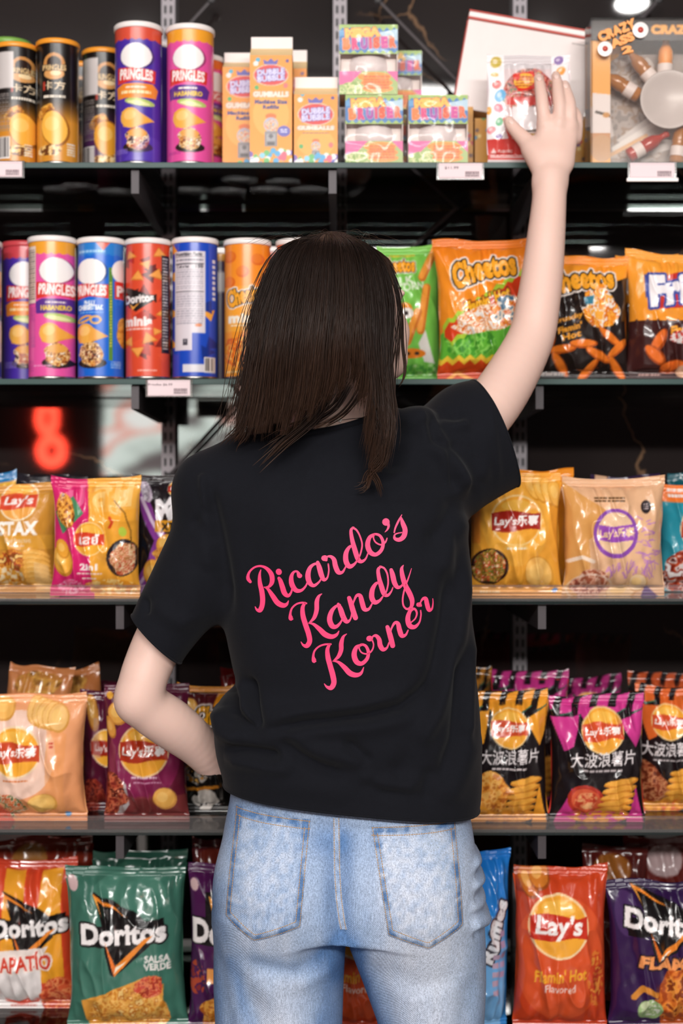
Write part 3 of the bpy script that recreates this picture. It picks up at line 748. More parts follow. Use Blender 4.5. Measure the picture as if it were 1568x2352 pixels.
def mega(label, x0, x1, y0, y1, back=0., zb=None, step=.001, yaw=0.):
    Y = SHELF_Y[0] + .012 + back; w = width_at(x1 - x0, Y); h = width_at(y1 - y0, Y); d = .085
    z = SHELF_Z[0] if zb is None else zb
    t = thing('jawbreaker_box', label, 'candy box', (at((x0 + x1) / 2, 0, Y).x, Y, z + .0005), (0, 0, yaw), group='jawbreaker boxes')
    M = MB(); k = .0012
    M.box(-w / 2, -w / 2 + k, 0.003, d, 0, h); M.box(w / 2 - k, w / 2, 0.003, d, 0, h); M.box(-w / 2, w / 2, d - k, d, 0, h); M.box(-w / 2, w / 2, 0.003, d, 0, k); M.box(-w / 2, w / 2, .003, d, h - k, h)
    M.build('carton', M_CARDW, t)
    A = Art((x0, y0, x1, y0 + (y1 - y0) * .42), w, h * .42, '9cbf62', step); art_mega_top(A); panel('header_card', A, w, h * .42, M_CARD, t, (0, .0025, h * .58))
    A = Art((x0, y1 - (y1 - y0) * .33, x1, y1), w, h * .33, 'a9c37c', step); art_mega_low(A); panel('base_card', A, w, h * .33, M_CARD, t, (0, .0025, 0))
    MB().box(-w / 2 + .002, w / 2 - .002, .022, .024, .002, h - .002).build('inner_liner', M_CARDW, t)
    MB().sphere((0, .046, h * .44), .0405, 28).build('jawbreaker', M_BALL, t, smooth=True)
    # crinkled clear bag round the box
    nx, nz = 26, 30; rs = np.random.RandomState(int(x0))
    u = np.linspace(-1, 1, nx)[None, :] + np.zeros((nz, 1)); v = np.linspace(0, 1, nz)[:, None] + 0 * u
    yy = -.0022 - .006 * np.abs(vnoise(u * 3 + x0, v * 4, 3) - .5) * (1 - np.abs(u) ** 4) 
    P = np.stack([u * (w / 2 + .0018), yy, v * h], -1).reshape(-1, 3)
    M_ = link('clear_film', mesh(P, grid_faces(nx, nz)), M_FILM, t)
    MB().box(-w / 2 - .0035, w / 2 + .0035, d * .3, d * .34, h, h + .006, bev=.001).build('bag_fold', M_FILM, t)
    return h
mega('jawbreaker box in clear film, lower left of the stack beside the short carton', 793, 925, 213, 371)
mega('jawbreaker box in clear film, lower right of the stack above the price tag', 938, 1074, 213, 371)
mega('jawbreaker box lying on top of the other jawbreaker boxes', 779, 913, 49, 209, zb=SHELF_Z[0] + width_at(158, SHELF_Y[0] + .012) + .0012)
mega('jawbreaker box at the back behind the topmost one, lower at its right', 846, 968, 92, 226, back=.10, zb=SHELF_Z[0] + .118, step=.003)
mega('jawbreaker box at the back under the half hidden one', 850, 972, 230, 371, back=.10, step=.004)

# yellow display boxes at the back
def art_yel(A):
    x0, y0, x1, y1 = A.box; rs = np.random.RandomState(8)
    for k in range(16): A.ell(x0 + rs.rand() * (x1 - x0), y0 + rs.rand() * (y1 - y0), 4.5, 4.5, ['6a4030', 'c23a2e', '3a8a50', '3f86b8', '7a3f7a', 'f0d080'][k % 6])
def ybox(label, x0, x1, y0, back):
    Y = SHELF_Y[0] + .012 + back; w = width_at(x1 - x0, Y); z = SHELF_Z[0]; h = at(0, y0, Y).z - z
    t = thing('yellow_candy_box', label, 'candy box', (at((x0 + x1) / 2, 0, Y).x, Y, z + .0005), group='yellow dotted boxes')
    A = Art((x0, y0, x1, HY - (z - ZC) * F / Y), w, h, 'd2911f', .002); art_yel(A)
    panel('front_panel', A, w, h, M_CARD, t, thick=.0006)
    MB().box(-w / 2, w / 2, 0, .13, 0, h, bev=.001).build('carton_body', M_CARDY, t)
ybox('yellow box with coloured dots beside the lower right jawbreaker box', 1062, 1086, 246, .09)
ybox('yellow box with coloured dots half behind the jelly bean bag', 1090, 1180, 272, .09)
ybox('yellow box with coloured dots behind the bottle gift pack edge', 1300, 1352, 268, .10)

# tilted white gift box
def gift_box():
    Y = SHELF_Y[0] + .107; c0 = at(1041, 246, Y)
    w, h, d = .228, .162, .055
    t = thing('white_gift_box', 'large white box with red edges tilted behind the reaching hand', 'box', (c0.x, Y, c0.z + .001), (math.radians(-3), math.radians(10), 0))
    MB().box(0, w, 0, d, 0, h, bev=.0015).build('box_body', M_CARDW, t)
    MB().box(-.001, w + .001, -.004, d, h, h + .010, bev=.002).build('white_rim', M_LIDW, t)
    MB().box(-.0015, w + .0015, -.0048, d, h - .0035, h, bev=.0005).build('red_rim', M_RED, t)
    MB().box(-.0015, w + .0015, -.0046, d, h + .010, h + .0125, bev=.0005).build('red_top_edge', M_RED, t)
    MB().box(-.0018, -.0002, -.0003, d, .01, h - .006).build('red_side_edge', M_RED, t)
    A = Art((0, 0, 30, 6), .03, .004, 'e2d6d2', .001); A.bars(0, 1, 30, 5, 'a89c98', 1); panel('small_print', A, .026, .003, M_PAPER, t, (w * .87, 0, h * .9), thick=.0004)
gift_box()

# jelly bean bag held by the hand
def art_jelly(A):
    A.rect(1118, 120, 1310, 375, 'f3ecec')
    A.rect(1158, 128, 1266, 362, 'd9c4c4'); A.rect(1158, 128, 1266, 160, 'd6cccd')
    A.food(1212, 215, 62, 52, ['8a3a34', 'c9564a', 'd98a7a', '6a5a5a', 'e0b0a0', 'b84a5a', 'd8a070', '7a8a7a'], 21, 9, 0, .1)
    A.rect(1163, 225, 1266, 243, 'cf4a44'); A.poly([(1177, 172), (1225, 166), (1232, 205), (1190, 214), (1180, 196)], 'd8322a')
    A.ell(1203, 188, 24, 17, 'eab53c', 12); A.bars(1184, 178, 1224, 204, 'b8402a', 4, 3); A.ell(1186, 178, 8, 8, 'd83a2e')
    A.poly([(1175, 246), (1238, 246), (1246, 300), (1205, 306), (1176, 290)], 'e9e2e2'); A.line([(1198, 302), (1230, 300)], 4, '5a5040'); A.poly([(1205, 306), (1230, 306), (1220, 318)], 'b8862c')
    A.line([(1158, 275), (1175, 330), (1200, 318)], 8, 'd84a40')
    for cx, cy, rx, ry, c, r in ((1140, 145, 12, 14, 'c9b04a', -40), (1136, 173, 9, 5, 'f0a548', 0), (1140, 196, 11, 9, 'd8453e', 20), (1148, 221, 12, 15, '6ab0dc', -30), (1145, 249, 11, 9, 'ea8090', -40), (1124, 254, 6, 9, 'f0a43c', 0), (1147, 280, 8, 10, '5fae7a', -20), (1130, 298, 10, 8, 'ec7a80', 30), (1283, 140, 11, 10, '8a6aa8', 0), (1288, 165, 12, 9, 'f0a050', 30), (1284, 194, 10, 10, 'e05a5a', 0), (1286, 222, 10, 10, '6ab0dc', 0), (1285, 252, 10, 9, 'c9b04a', 0), (1146, 313, 8, 5, '7a5aa0', 0)):
        A.ell(cx, cy, rx, ry, c, r); A.ell(cx - 2, cy - 2, rx * .45, ry * .4, 'f6ecec', r, .6)
    A.rect(1118, 318, 1310, 363, 'd2453f'); A.rect(1118, 363, 1310, 376, 'd9cfcd')
    A.poly([(1126, 350), (1133, 338), (1140, 350)], 'f0d8d4'); A.text('WARNING', 1159, 345, 34, 7, 'f0d8d4', 0, 0, .04); A.bars(1125, 353, 1205, 361, 'eecac6', 2, 6); A.bars(1125, 356, 1290, 361, 'eecac6', 1, 8)
bag('jelly_bean_bag', 'jelly bean bag with white bean printed sides, held under the raised hand', 0, 1119, 1309, 127, ('f3ecec', art_jelly), thick=.018, back=-.010, seed=31, m=M_FOIL, wr=.45, cat='candy bag', pull=.008)

# bottle gift pack at the right
def gift_pack():
    Y = SHELF_Y[0] + .012; x0, x1, y0 = 1356, 1640, 48
    w = width_at(x1 - x0, Y); z = SHELF_Z[0]; h = at(0, y0, Y).z - z; d = .06
    t = thing('bottle_gift_pack', 'clear fronted gift pack of small sweet bottles with a black header', 'gift pack', (at((x0 + x1) / 2, 0, Y).x, Y, z + .0005))
    A = Art((x0, y0, x1, 371), w, h, '9d8f88', .0015)
    A.poly([(x0, 80), (1450, 80), (1410, 150), (1400, 260), (1420, 371), (x0, 371)], 'f2a838'); A.food(1470, 230, 100, 120, ['8e8582', 'b0a5a0', 'a08a7a', 'c8bcb6'], 6, 18)
    A.poly([(1430, 300), (1500, 250), (1640, 235), (1640, 300), (1480, 340)], 'd9d4d2'); A.line([(1425, 320), (1520, 262), (1640, 250)], 12, 'efece9'); A.line([(1415, 335), (1500, 290)], 9, 'e6b98a')
    A.poly([(1362, 210), (1412, 218), (1424, 290), (1400, 302), (1358, 298)], 'e9e0df'); A.line([(1372, 253), (1404, 262)], 6, '3a2c22'); A.ell(1394, 261, 8, 7, 'c98a34')
    A.rect(1404, 362, 1640, 371, '2a2222'); panel('printed_insert', A, w, h, M_CARD, t, (0, d - .004, 0))
    A = Art((x0, y0, x1, 92), w, h * .137, '241d1d', .0015); A.text('CRAZY', 1545, 68, 100, 20, 'f3b04a', 0, 0, .06, out='c87a22', ow=1.5); panel('header_strip', A, w, h * .137, M_CARD, t, (0, .001, h * .863))
    A = Art((x0, 80, x0 + 46, 371), w * 46 / (x1 - x0), h * .9, 'f3a93a', .0016); A.ell(x0 + 22, 292, 30, 40, 'c98e58'); A.ell(x0 + 26, 335, 26, 30, 'c99a6a'); A.poly([(x0 + 4, 210), (x0 + 46, 214), (x0 + 46, 300), (x0, 300)], 'e9e0df'); A.line([(x0 + 14, 253), (x0 + 44, 262)], 6, '3a2c22'); A.ell(x0 + 36, 260, 8, 6, 'c98a34')
    panel('left_print', A, w * 46 / (x1 - x0), h * .9, M_CARD, t, (-w / 2 + w * 23 / (x1 - x0), .004, 0))
    for (s_, cx, cy, ww, hh) in (('CRAZY', 1414, 74, 92, 34), ('ASS', 1425, 97, 58, 30), ('2', 1437, 118, 26, 24)):
        A = Art((cx - ww / 2 - 4, cy - hh, cx + ww / 2 + 4, cy + hh), 1, 1, 'f7a53c', .1)
        V, T, asp = text_tris(s_, .07, 0)
        rot = math.radians(22 if s_ != '2' else 14); P = []
        for vx, vy in V:
            x = (vx - .5) * width_at(ww, Y); zc = (vy - .5) * width_at(hh * .72, Y)
            P.append((x * math.cos(rot) - zc * math.sin(rot), 0, x * math.sin(rot) + zc * math.cos(rot)))
        n = len(P); Q = P + [(a, .003, c) for a, b_, c in P]
        me = mesh(Q, [tuple(f) for f in T] + [tuple(i + n for i in f[::-1]) for f in T])
        o = link('raised_lettering', me, M_ORL, t, smooth=False); c = at(cx, cy, Y); o.location = (c.x - t.location.x, -.0115, c.z - t.location.z)
    for ex, ey, r in ((1467, 74, 18), (1386, 117, 17)):
        c = at(ex, ey, Y); e = MB().lathe([(0.0005, -.002), (width_at(r, Y), -.001), (width_at(r, Y), .002), (.0005, .003)], seg=32).build('eye_badge', M_LIDW, t); e.rotation_euler = (math.pi / 2, 0, 0); e.location = (c.x - t.location.x, -.010, c.z - t.location.z)
        p = MB().sphere((0, 0, .003), width_at(r * .38, Y), 14, (1, 1, .5)).build('pupil', M_RED, e, smooth=True)
    body = [(.0005, 0), (.011, .001), (.0125, .004), (.0125, .03), (.011, .034), (.0125, .038), (.0115, .052), (.0055, .064), (.005, .072), (.0062, .073), (.0062, .079), (.0005, .08)]
    for bx, by, rt, mm in ((1425, 190, -58, M_COLA), (1475, 150, -40, M_COLA), (1530, 130, 2, M_ORL), (1490, 330, 60, M_REDB), (1562, 320, 8, M_COLA)):
        c = at(bx, by, Y + .02); o = MB().lathe(body, seg=24).build('sweet_bottle', mm, t, smooth=True); o.rotation_euler = (0, math.radians(rt), 0)
        o.location = (c.x - t.location.x - math.sin(math.radians(rt)) * .04, .028, c.z - t.location.z - math.cos(math.radians(rt)) * .04)
        MB().lathe([(.0129, .012), (.0130, .0125), (.0130, .028), (.0129, .0285)], seg=24).build('bottle_label', M_CARDW, o, smooth=True)
    c = at(1540, 225, Y); dsh = MB().lathe([(.0005, 0), (.045, .003), (.05, .012), (.048, .013), (.04, .006), (.0005, .005)], seg=36).build('game_dial', M_DIAL, t, smooth=True); dsh.rotation_euler = (math.pi / 2, 0, 0); dsh.location = (c.x - t.location.x, .02, c.z - t.location.z)
    M = MB(); k = .002
    M.box(-w / 2, -w / 2 + k, -.006, d, 0, h + .002); M.box(w / 2 - k, w / 2, -.006, d, 0, h + .002); M.box(-w / 2, w / 2, -.006, d, h, h + .003); M.box(-w / 2 + k, w / 2 - k, -.0075, -.006, 0, h)
    M.build('clear_cover', M_FILM, t)
M_ORL = mat('orange_lettering', 'f79a34', .4); M_COLA = mat('cola_sweet', 'b57434', .2, coat=.5, var=.2); M_REDB = mat('red_sweet', 'b83a2c', .2, coat=.5, var=.2); M_DIAL = mat('pale_dial_plastic', 'cfc6c4', .3, var=.08)
gift_pack()

# ------------------------------------------------------------------ price tags
def price_tag(label, x0, x1, y0, y1, shelf, txt, rail=False):
    Y = SHELF_Y[shelf] - .006; w = width_at(x1 - x0, Y); h = width_at(y1 - y0, Y); c = at((x0 + x1) / 2, y1, Y)
    t = thing('price_tag', label, 'price tag', c, group='shelf price tags')
    MB().box(-w / 2, w / 2, .0002, .0018, 0, h, bev=.0006).build('holder', M_CLEAR, t)
    MB().box(-w / 2, w / 2, .0018, .0075, h - .002, h, bev=.0005).build('clip', M_CLEAR, t)
    A = Art((x0 + 6, y0 + 2, x1 - 6, y1 - 3), w * .9, h * .88, 'f0d9dc', .0007)
    W = x1 - x0; H = y1 - y0
    A.rect(x0 + 9, y0 + 5, x1 - 9, y0 + 6, 'c9b4b8'); A.rect(x0 + 9, y1 - 6, x1 - 9, y1 - 5, 'c9b4b8')
    txt and A.text(txt, x0 + W * .32, y0 + H * .32, min(W * .5, len(txt) * 5.2), 7, '7a666c', 0, 0, .02); A.bars(x0 + W * .6, y0 + H * .52, x0 + W * .88, y0 + H * .82, '6a565c', 4, 3, .7)
    panel('paper_label', A, w * .9, h * .88, M_PAPER, t, (0, 0, h * .07), thick=.0004)
    if rail: MB().box(-w / 2 - .002, w / 2 + .002, -.003, .0, -.004, .002, bev=.001).build('bottom_rail', M_LIDW, t)
price_tag('pink price label under the leftmost can of the top shelf', -52, 56, 369, 409, 0, '')
price_tag('pink price label under the lower right jawbreaker box', 1002, 1112, 373, 413, 0, '$11.99')
price_tag('pink price label with a white rail under the bottle gift pack', 1441, 1554, 372, 412, 0, '', True)
price_tag('pink price label on the edge of the second shelf under the tall cans', 334, 442, 871, 912, 1, 'Pringles $6.99')

# ------------------------------------------------------------------ second shelf: cans
G2 = 'cans on the second shelf'
def a_blue(A):
    tall_can(A, 215, 543, 868, None, lip='2a7fd0'); A.bars(186, 562, 250, 572, '9cc6ee', 1); A.poly([(228, 543), (262, 543), (246, 564)], 'e06a5a')
    A.text('PHILLY', 214, 690, 28, 11, 'f2f4fa', 0, 0, .05); A.text('CHEESESTEAK', 215, 702, 62, 13, 'f2f4fa', 0, 0, .06); A.bars(188, 712, 246, 718, '7ab0f0', 1)
    A.ell(200, 730, 20, 8, 'f0a63c', 20, ring=5); A.ell(228, 732, 14, 11, 'e8b060', 0, ring=5); A.food(214, 808, 30, 22, ['7a4a20', 'e0a860', 'f4dcb0', '8a3a20', '3a2a1a'], 3, 6)
    A.rect(258, 604, 266, 830, '5a8a3a'); A.bars(260, 640, 264, 800, 'e8d060', 22, 3, .6)
    A.ell(290, 612, 26, 30, 'f6efec'); A.rect(270, 637, 300, 680, 'd8352f'); A.text('PR', 288, 660, 28, 26, 'fff2ee', 0, 0, .05); A.food(288, 760, 14, 40, ['c98a3a', 'e8b050'], 2, 8); A.bars(262, 832, 282, 850, '8fb4e8', 4)
def a_pink2(A):
    tall_can(A, 137, 540, 868, ('FLAMIN', 'HABANERO', 'f5cf3c'), '5b2f8c', lip='efa02e'); A.rect(66, 552, 91, 690, 'e8d2c4'); A.bars(69, 560, 89, 684, '6a5450', 22, 3, .45); A.rect(66, 690, 88, 694, 'c23f8e'); A.bars(76, 700, 90, 800, 'b84a8e', 20, 4, .5); A.bars(80, 842, 130, 846, 'f3a0cc', 1); A.bars(68, 830, 86, 858, 'c8428e', 5)
def a_blue0(A):
    A.ell(-10, 640, 22, 40, 'f0a040'); A.ell(-4, 780, 14, 60, 'efe6e4')
can('blue crisp can cut off by the left side of the photo, second shelf', 1, -48, 52, 548, ('1a2a8c', a_blue0), M_LIDW, group=G2)
can('purple crisp can with a red band near the left end of the second shelf', 1, 58, 52, 552, ('4a2fa0', lambda A: (tall_can(A, 66, 552, 868, ('SMOKY', 'BACON', 'fbe3b0'), 'ef8a30', lip='c8404a', food='x'), A.bars(18, 834, 50, 850, '8e7cc8', 4))), M_LIDR, group=G2, back=.09)
can('pink crisp can on the second shelf', 1, 120, 55, 540, ('e8539f', a_pink2), M_LIDW, group=G2)
can('bright blue crisp can on the second shelf', 1, 232, 54, 543, ('1666d0', a_blue), M_LIDW, group=G2)
def a_red(A):
    rs = np.random.RandomState(4)
    for k in range(26):
        x, y, s, r = 285 + rs.rand() * 110, 560 + rs.rand() * 265, 14 + rs.rand() * 8, rs.rand() * 6
        A.poly([(x + s * math.cos(r + q), y + s * math.sin(r + q)) for q in (0, 2.1, 4.2)], ['8a241c', '6a1c1a', 'b8301e', 'e3512e'][k % 4])
    for x, y, s, r in ((304, 575, 17, .3), (342, 598, 17, 1.2), (322, 627, 20, .6), (366, 622, 20, 2.9), (372, 570, 18, .4), (300, 785, 18, 1), (348, 778, 22, .2), (322, 808, 20, 1.5), (380, 715, 18, .7), (366, 760, 14, 2)):
        A.poly([(x + s * math.cos(r + q), y + s * math.sin(r + q) * .85) for q in (0, 2.1, 4.2)], 'd07a2c'); A.poly([(x + s * .8 * math.cos(r + q), y - 1 + s * .66 * math.sin(r + q)) for q in (0, 2.1, 4.2)], 'ee9c48')
    A.poly([(290, 650), (340, 668), (352, 690), (318, 712), (300, 700)], '1c1414')
    A.text('Doritos', 324, 680, 72, 22, 'f3e9e6', 4, 0, .06, out='1c1414', ow=3); A.poly([(300, 690), (310, 708), (330, 688), (312, 700)], 'f0a040')
    A.text('minis', 322, 736, 68, 25, 'f6e4e0', 0, 0, .06); A.bars(292, 752, 354, 759, 'f3d0c6', 1); A.rect(376, 574, 391, 812, '2a1c1e'); A.bars(379, 580, 389, 806, 'cfc4c2', 30, 3, .5); A.bars(322, 853, 366, 860, 'f3a898', 1)
can('red orange minis can printed with tortilla chips, second shelf', 1, 340, 52, 545, ('dc4a2c', a_red), M_LIDW, group=G2)
def a_nutri(A):
    for x, y, r in ((398, 560, .5), (400, 625, 1), (398, 715, .2), (484, 718, 1.3), (396, 790, .4)):
        A.poly([(x + 17 * math.cos(r + q), y + 17 * math.sin(r + q)) for q in (0, 2.1, 4.2)], 'eea03a')
    for x, y, r in ((480, 700, 1.), (490, 790, .2), (478, 810, 2)): A.poly([(x + 20 * math.cos(r + q), y + 20 * math.sin(r + q)) for q in (0, 2.1, 4.2)], '0c2f86')
    A.rect(404, 565, 476, 764, 'dcd2d8'); A.rect(404, 764, 446, 806, 'dcd2d8'); A.text('Nutrition Facts', 438, 572, 62, 9, '3a3640', 0, 0, .04); A.rect(407, 579, 473, 580, '3a3640'); A.bars(408, 584, 472, 592, '8a8490', 1); A.rect(407, 594, 473, 597, '3a3640'); A.text('Calories', 424, 602, 30, 7, '3a3640', 0, 0, .04); A.text('150', 463, 602, 17, 9, '3a3640', 0, 0, .04)
    A.bars(408, 609, 472, 660, '9a94a0', 9, 3, .4); A.rect(407, 662, 473, 664, '4a4650'); A.bars(408, 668, 472, 745, 'a29ca8', 13, 5, .45); A.ell(461, 745, 8, 4, 'e08a5a'); A.rect(424, 778, 436, 794, '4a4650'); A.rect(427, 782, 432, 785, 'dcd2d8')
    for y in range(584, 680, 13): A.rect(491, y, 497, y + 8, 'e8e2ea')
    A.rect(424, 840, 474, 859, 'dcd6dc'); A.barcode(474, 822, 497, 860)
can('royal blue can turned to show its nutrition panel, second shelf', 1, 448, 53, 543, ('1747ba', a_nutri), M_LIDW, group=G2)
can('dark purple can at the back between the blue and the orange cans', 1, 505, 48, 570, ('3a1c4a', lambda A: (A.rect(440, 570, 560, 590, 'e8a02e'), A.ell(510, 640, 20, 26, 'e9e2e0'))), M_LIDW, back=.11, group=G2, step=.003)
def a_och(A):
    A.grad(500, 545, 640, 868, 'f08a24', 'f59a28')
    for x, y in ((530, 578), (595, 585), (560, 615), (605, 640), (528, 640)): A.ell(x, y, 15, 14, 'd9641e'); A.ell(x - 2, y - 2, 12, 11, 'e67a28')
    A.grad(500, 650, 640, 760, 'f6a030', 'f8b040', a=.7)
    cheetos(A, 568, 672, 92, 14, h=44); A.text('minis', 568, 728, 84, 24, 'f8efe0', 0, 0, .06); A.bars(532, 744, 600, 750, 'f8e6c8', 1)
    A.food(560, 812, 42, 46, ['f08a24', 'd9641e', 'f6b050', 'e67a28'], 9, 12); A.bars(520, 856, 560, 862, 'fbd8a0', 1)
can('orange minis can half behind the dark hair, second shelf', 1, 568, 54, 546, ('f28e26', a_och), M_LIDW, group=G2)
can('orange can behind the top of the head, second shelf', 1, 688, 54, 546, ('e8662a', lambda A: A.grad(600, 546, 760, 868, 'e8662a', 'f08a30')), M_LIDW, group=G2, step=.003)
can('orange can at the back between the two orange ones', 1, 624, 46, 566, ('e06a2a', lambda A: A.rect(560, 566, 700, 600, 'c8502a')), M_LIDW, back=.105, group=G2, step=.003)

# ------------------------------------------------------------------ second shelf: bags
GB2 = 'crisp bags on the second shelf'
def a_green(A):
    A.grad(860, 560, 1020, 870, '79bf4e', '6fb84a')
    cheetos(A, 918, 612, 80, 4, h=36); A.bars(900, 586, 960, 594, 'd8c040', 1)
    A.text('MILK', 922, 648, 66, 18, 'd9e4c8', 6, 0, .03); A.text('CORN', 945, 662, 66, 18, 'd9e4c8', 6, 0, .03)
    for p in (((975, 640), (1005, 580)), ((968, 760), (985, 665)), ((935, 785), (962, 720))): A.line(p, 20, 'c8702c'); A.line([(a - 2, b - 2) for a, b in p], 13, 'e8963c')
    A.ell(930, 715, 20, 17, 'e6902e'); A.ell(935, 722, 17, 12, 'e8e0d8'); A.ell(934, 722, 5, 5, '2a2020')
    A.poly([(962, 790), (980, 760), (1000, 835), (975, 830)], 'ddd8d0'); A.ell(945, 812, 34, 11, 'dd7a24'); A.ell(936, 812, 6, 4, '3a2a1e'); A.ell(958, 812, 6, 4, '3a2a1e'); A.food(970, 848, 50, 14, ['4f9a40', '6fb84a', 'a8d488'], 3, 8)
bag('crisp_bag', 'bright green crisp bag behind the right side of the hair', 1, 872, 1016, 567, ('72bb4c', a_green), thick=.05, seed=3, group=GB2, tilt=-.02, back=.07)
bag('crisp_bag', 'dark green crisp bag at the back between the green and the orange bags', 1, 955, 1075, 590, ('1f3a26', lambda A: A.rect(950, 590, 1080, 700, '4a2a1a')), thick=.04, back=.15, seed=5, step=.003, group=GB2)
def a_flam(A):
    A.grad(1000, 545, 1245, 870, 'ef8a22', 'f4952a'); A.grad(1000, 545, 1245, 615, 'd9701c', 'ef8a22')
    A.poly([(1000, 770), (1030, 745), (1090, 760), (1245, 690), (1245, 838), (1000, 838)], '5fae36'); A.food(1080, 785, 60, 30, ['3f8a2c', '5fae36', '86cc58', '4a9a30'], 4, 14)
    zz = [(1014, 760)] + [(1014 + k * 12, 745 - k * 7.2 - (9 if k % 2 else 0)) for k in range(20)] + [(1245, 660)] + [(1245 - k * 14, 664 + k * 8 + (9 if k % 2 else 0)) for k in range(16)]
    A.poly(zz, 'a8c83a'); zz2 = [(x + 3, y + 10) for x, y in zz[:20]] + [(x - 2, y - 10) for x, y in zz[22:]]
    A.poly(zz2, 'd4401e'); A.text("Flamin' Hot", 1122, 692, 118, 28, 'f3b42a', 18, .2, .06, out='6a1c12', ow=3)
    A.food(1120, 735, 78, 28, ['efe8e0', 'e88a3a', 'f4f0ea', 'd9702a', 'f4e0c8'], 6, 11, 8); A.food(1165, 715, 34, 34, ['e8902e', 'd9641e', 'efe0cc', '3a6a8a'], 8, 10)
    zz = [(1000, 838)] + [(1000 + k * 13, 812 + (10 if k % 2 else 0) + max(0, (k - 9)) * 2) for k in range(20)] + [(1245, 875), (1000, 875)]
    A.poly(zz, 'e8c23a'); A.poly([(x, y + 12) for x, y in zz], 'd1481c'); A.poly([(1008, 875), (1052, 846), (1110, 875)], 'f0a44a'); A.poly([(1020, 877), (1052, 855), (1095, 877)], 'c8481c')
    cheetos(A, 1118, 622, 158, 14, h=58)
bag('crisp_bag', 'big orange and green crisp bag behind the raised arm', 1, 1006, 1238, 552, ('ef8a22', a_flam), thick=.065, seed=8, tilt=-.035, group=GB2)
def a_crun(A):
    A.grad(1228, 590, 1448, 760, 'f5a032', 'f2962a'); A.grad(1228, 590, 1448, 640, 'ee8a20', 'f5a032')
    A.poly([(1228, 770), (1300, 690), (1380, 660), (1448, 640), (1448, 875), (1228, 875)], '231a18'); A.poly([(1228, 700), (1330, 660), (1400, 655), (1392, 730), (1320, 750), (1290, 830), (1228, 830)], '231a18')
    cheetos(A, 1330, 650, 160, 10, h=50); A.food(1375, 710, 42, 52, ['ee8a20', 'f4a83e', 'd9701c', 'efe6dc', 'f4a83e'], 12, 12, 0, .3)
    A.poly([(1335, 688), (1362, 682), (1358, 702), (1340, 704)], '3f7f96')
    for q, (s_, y) in enumerate((('Crunchy', 735), ("Flamin'", 755), ('Hot', 772))): A.text(s_, 1298 + q * 4, y, 72 - q * 12, 15, 'f2a232', 14, .1, .05)
    for k, (x, y, r) in enumerate(((1285, 802, 5), (1335, 790, 0), (1372, 815, -28), (1400, 775, -35), (1420, 800, 40), (1350, 850, 50), (1285, 835, -50), (1418, 845, -55), (1250, 800, 60))):
        A.ell(x, y, 34, 10, 'b8541a', r); A.ell(x - 1, y - 2, 31, 7.5, 'ee7c26', r)
    A.bars(1240, 852, 1300, 862, 'd8ccc8', 1)
bag('crisp_bag', 'orange and black crunchy crisp bag to the right of the forearm', 1, 1242, 1446, 592, ('f39a2c', a_crun), thick=.06, seed=12, group=GB2)
def a_frit(A):
    A.grad(1430, 575, 1660, 740, 'f3a038', 'f0962c'); A.rect(1430, 738, 1660, 875, '3d1d1c'); A.poly([(1430, 738)] + [(1430 + k * 12, 738 + (8 if k % 2 else -4)) for k in range(20)] + [(1660, 745)], '3d1d1c')
    A.poly([(1495, 640), (1660, 600), (1660, 705), (1500, 712)], 'c8342a'); A.text('Fritos', 1580, 660, 205, 74, 'f3ecee', 8, .18, .07, out='3a4a9a', ow=6)
    A.text("Flamin'", 1565, 757, 68, 22, 'f4a636', 8, .2, .06); A.food(1560, 775, 30, 14, ['c8342a', 'e8ddd8'], 3, 7)
    for x, y, r in ((1506, 785, 60), (1500, 815, -40), (1545, 840, 10)): A.ell(x, y, 32, 14, 'a84818', r); A.ell(x - 2, y - 2, 28, 10, 'e8702a', r)
    A.bars(1470, 855, 1520, 862, 'c8a098', 1); A.ell(1575, 850, 22, 14, 'd8a888')
bag('crisp_bag', 'orange and brown corn chip bag at the right end of the second shelf', 1, 1440, 1650, 578, ('f09a30', a_frit), thick=.06, seed=15, group=GB2)
bag('crisp_bag', 'orange corn chip bag at the back, its corner showing left of the brown one', 1, 1416, 1560, 586, ('f09a30', lambda A: (A.rect(1410, 700, 1600, 880, '4a2420'), A.ell(1440, 660, 14, 18, 'efe8ea'))), thick=.05, back=.085, seed=16, step=.003, group=GB2)

# ------------------------------------------------------------------ third shelf
GB3 = 'crisp bags on the third shelf'
def a_stax(A):
    A.grad(-40, 1110, 135, 1370, 'd0913a', 'c98a30'); A.rect(-40, 1230, 135, 1262, 'e0a03a')
    lays(A, 44, 1152, 42, "Lay's", ring='f2e0c0', red='d84a30', ball='f0a850')
    A.text('STAX', 46, 1214, 98, 33, 'f6efe6', 0, 0, .05); A.text('Barbecue', 48, 1241, 62, 12, 'e6c8a0', 0, 0, .02); A.bars(30, 1252, 64, 1258, 'e0be98', 1)
    A.food(30, 1290, 38, 26, ['c06a24', 'e8a23c', 'b84a24', '8a4a1c', 'f4c878'], 5, 12); A.food(10, 1325, 50, 20, ['c06a24', 'e8a23c', 'f0d8b0'], 6, 8)
    for k in range(7): A.chip(92, 1275 + k * 11, 34, 13, -12, 'f3b456', 'd08a34')
    A.poly([(78, 1360), (85, 1290), (115, 1300), (120, 1360)], 'f6cf9c', .5); A.ell(0, 1347, 12, 9, 'e0b070', ring=4)
bag('crisp_bag', 'tan barbecue crisp bag wrapped in clear film at the left of the third shelf', 2, -34, 131, 1113, ('cf8f36', a_stax), thick=.07, seed=21, group=GB3, wr=.8, back=.07)
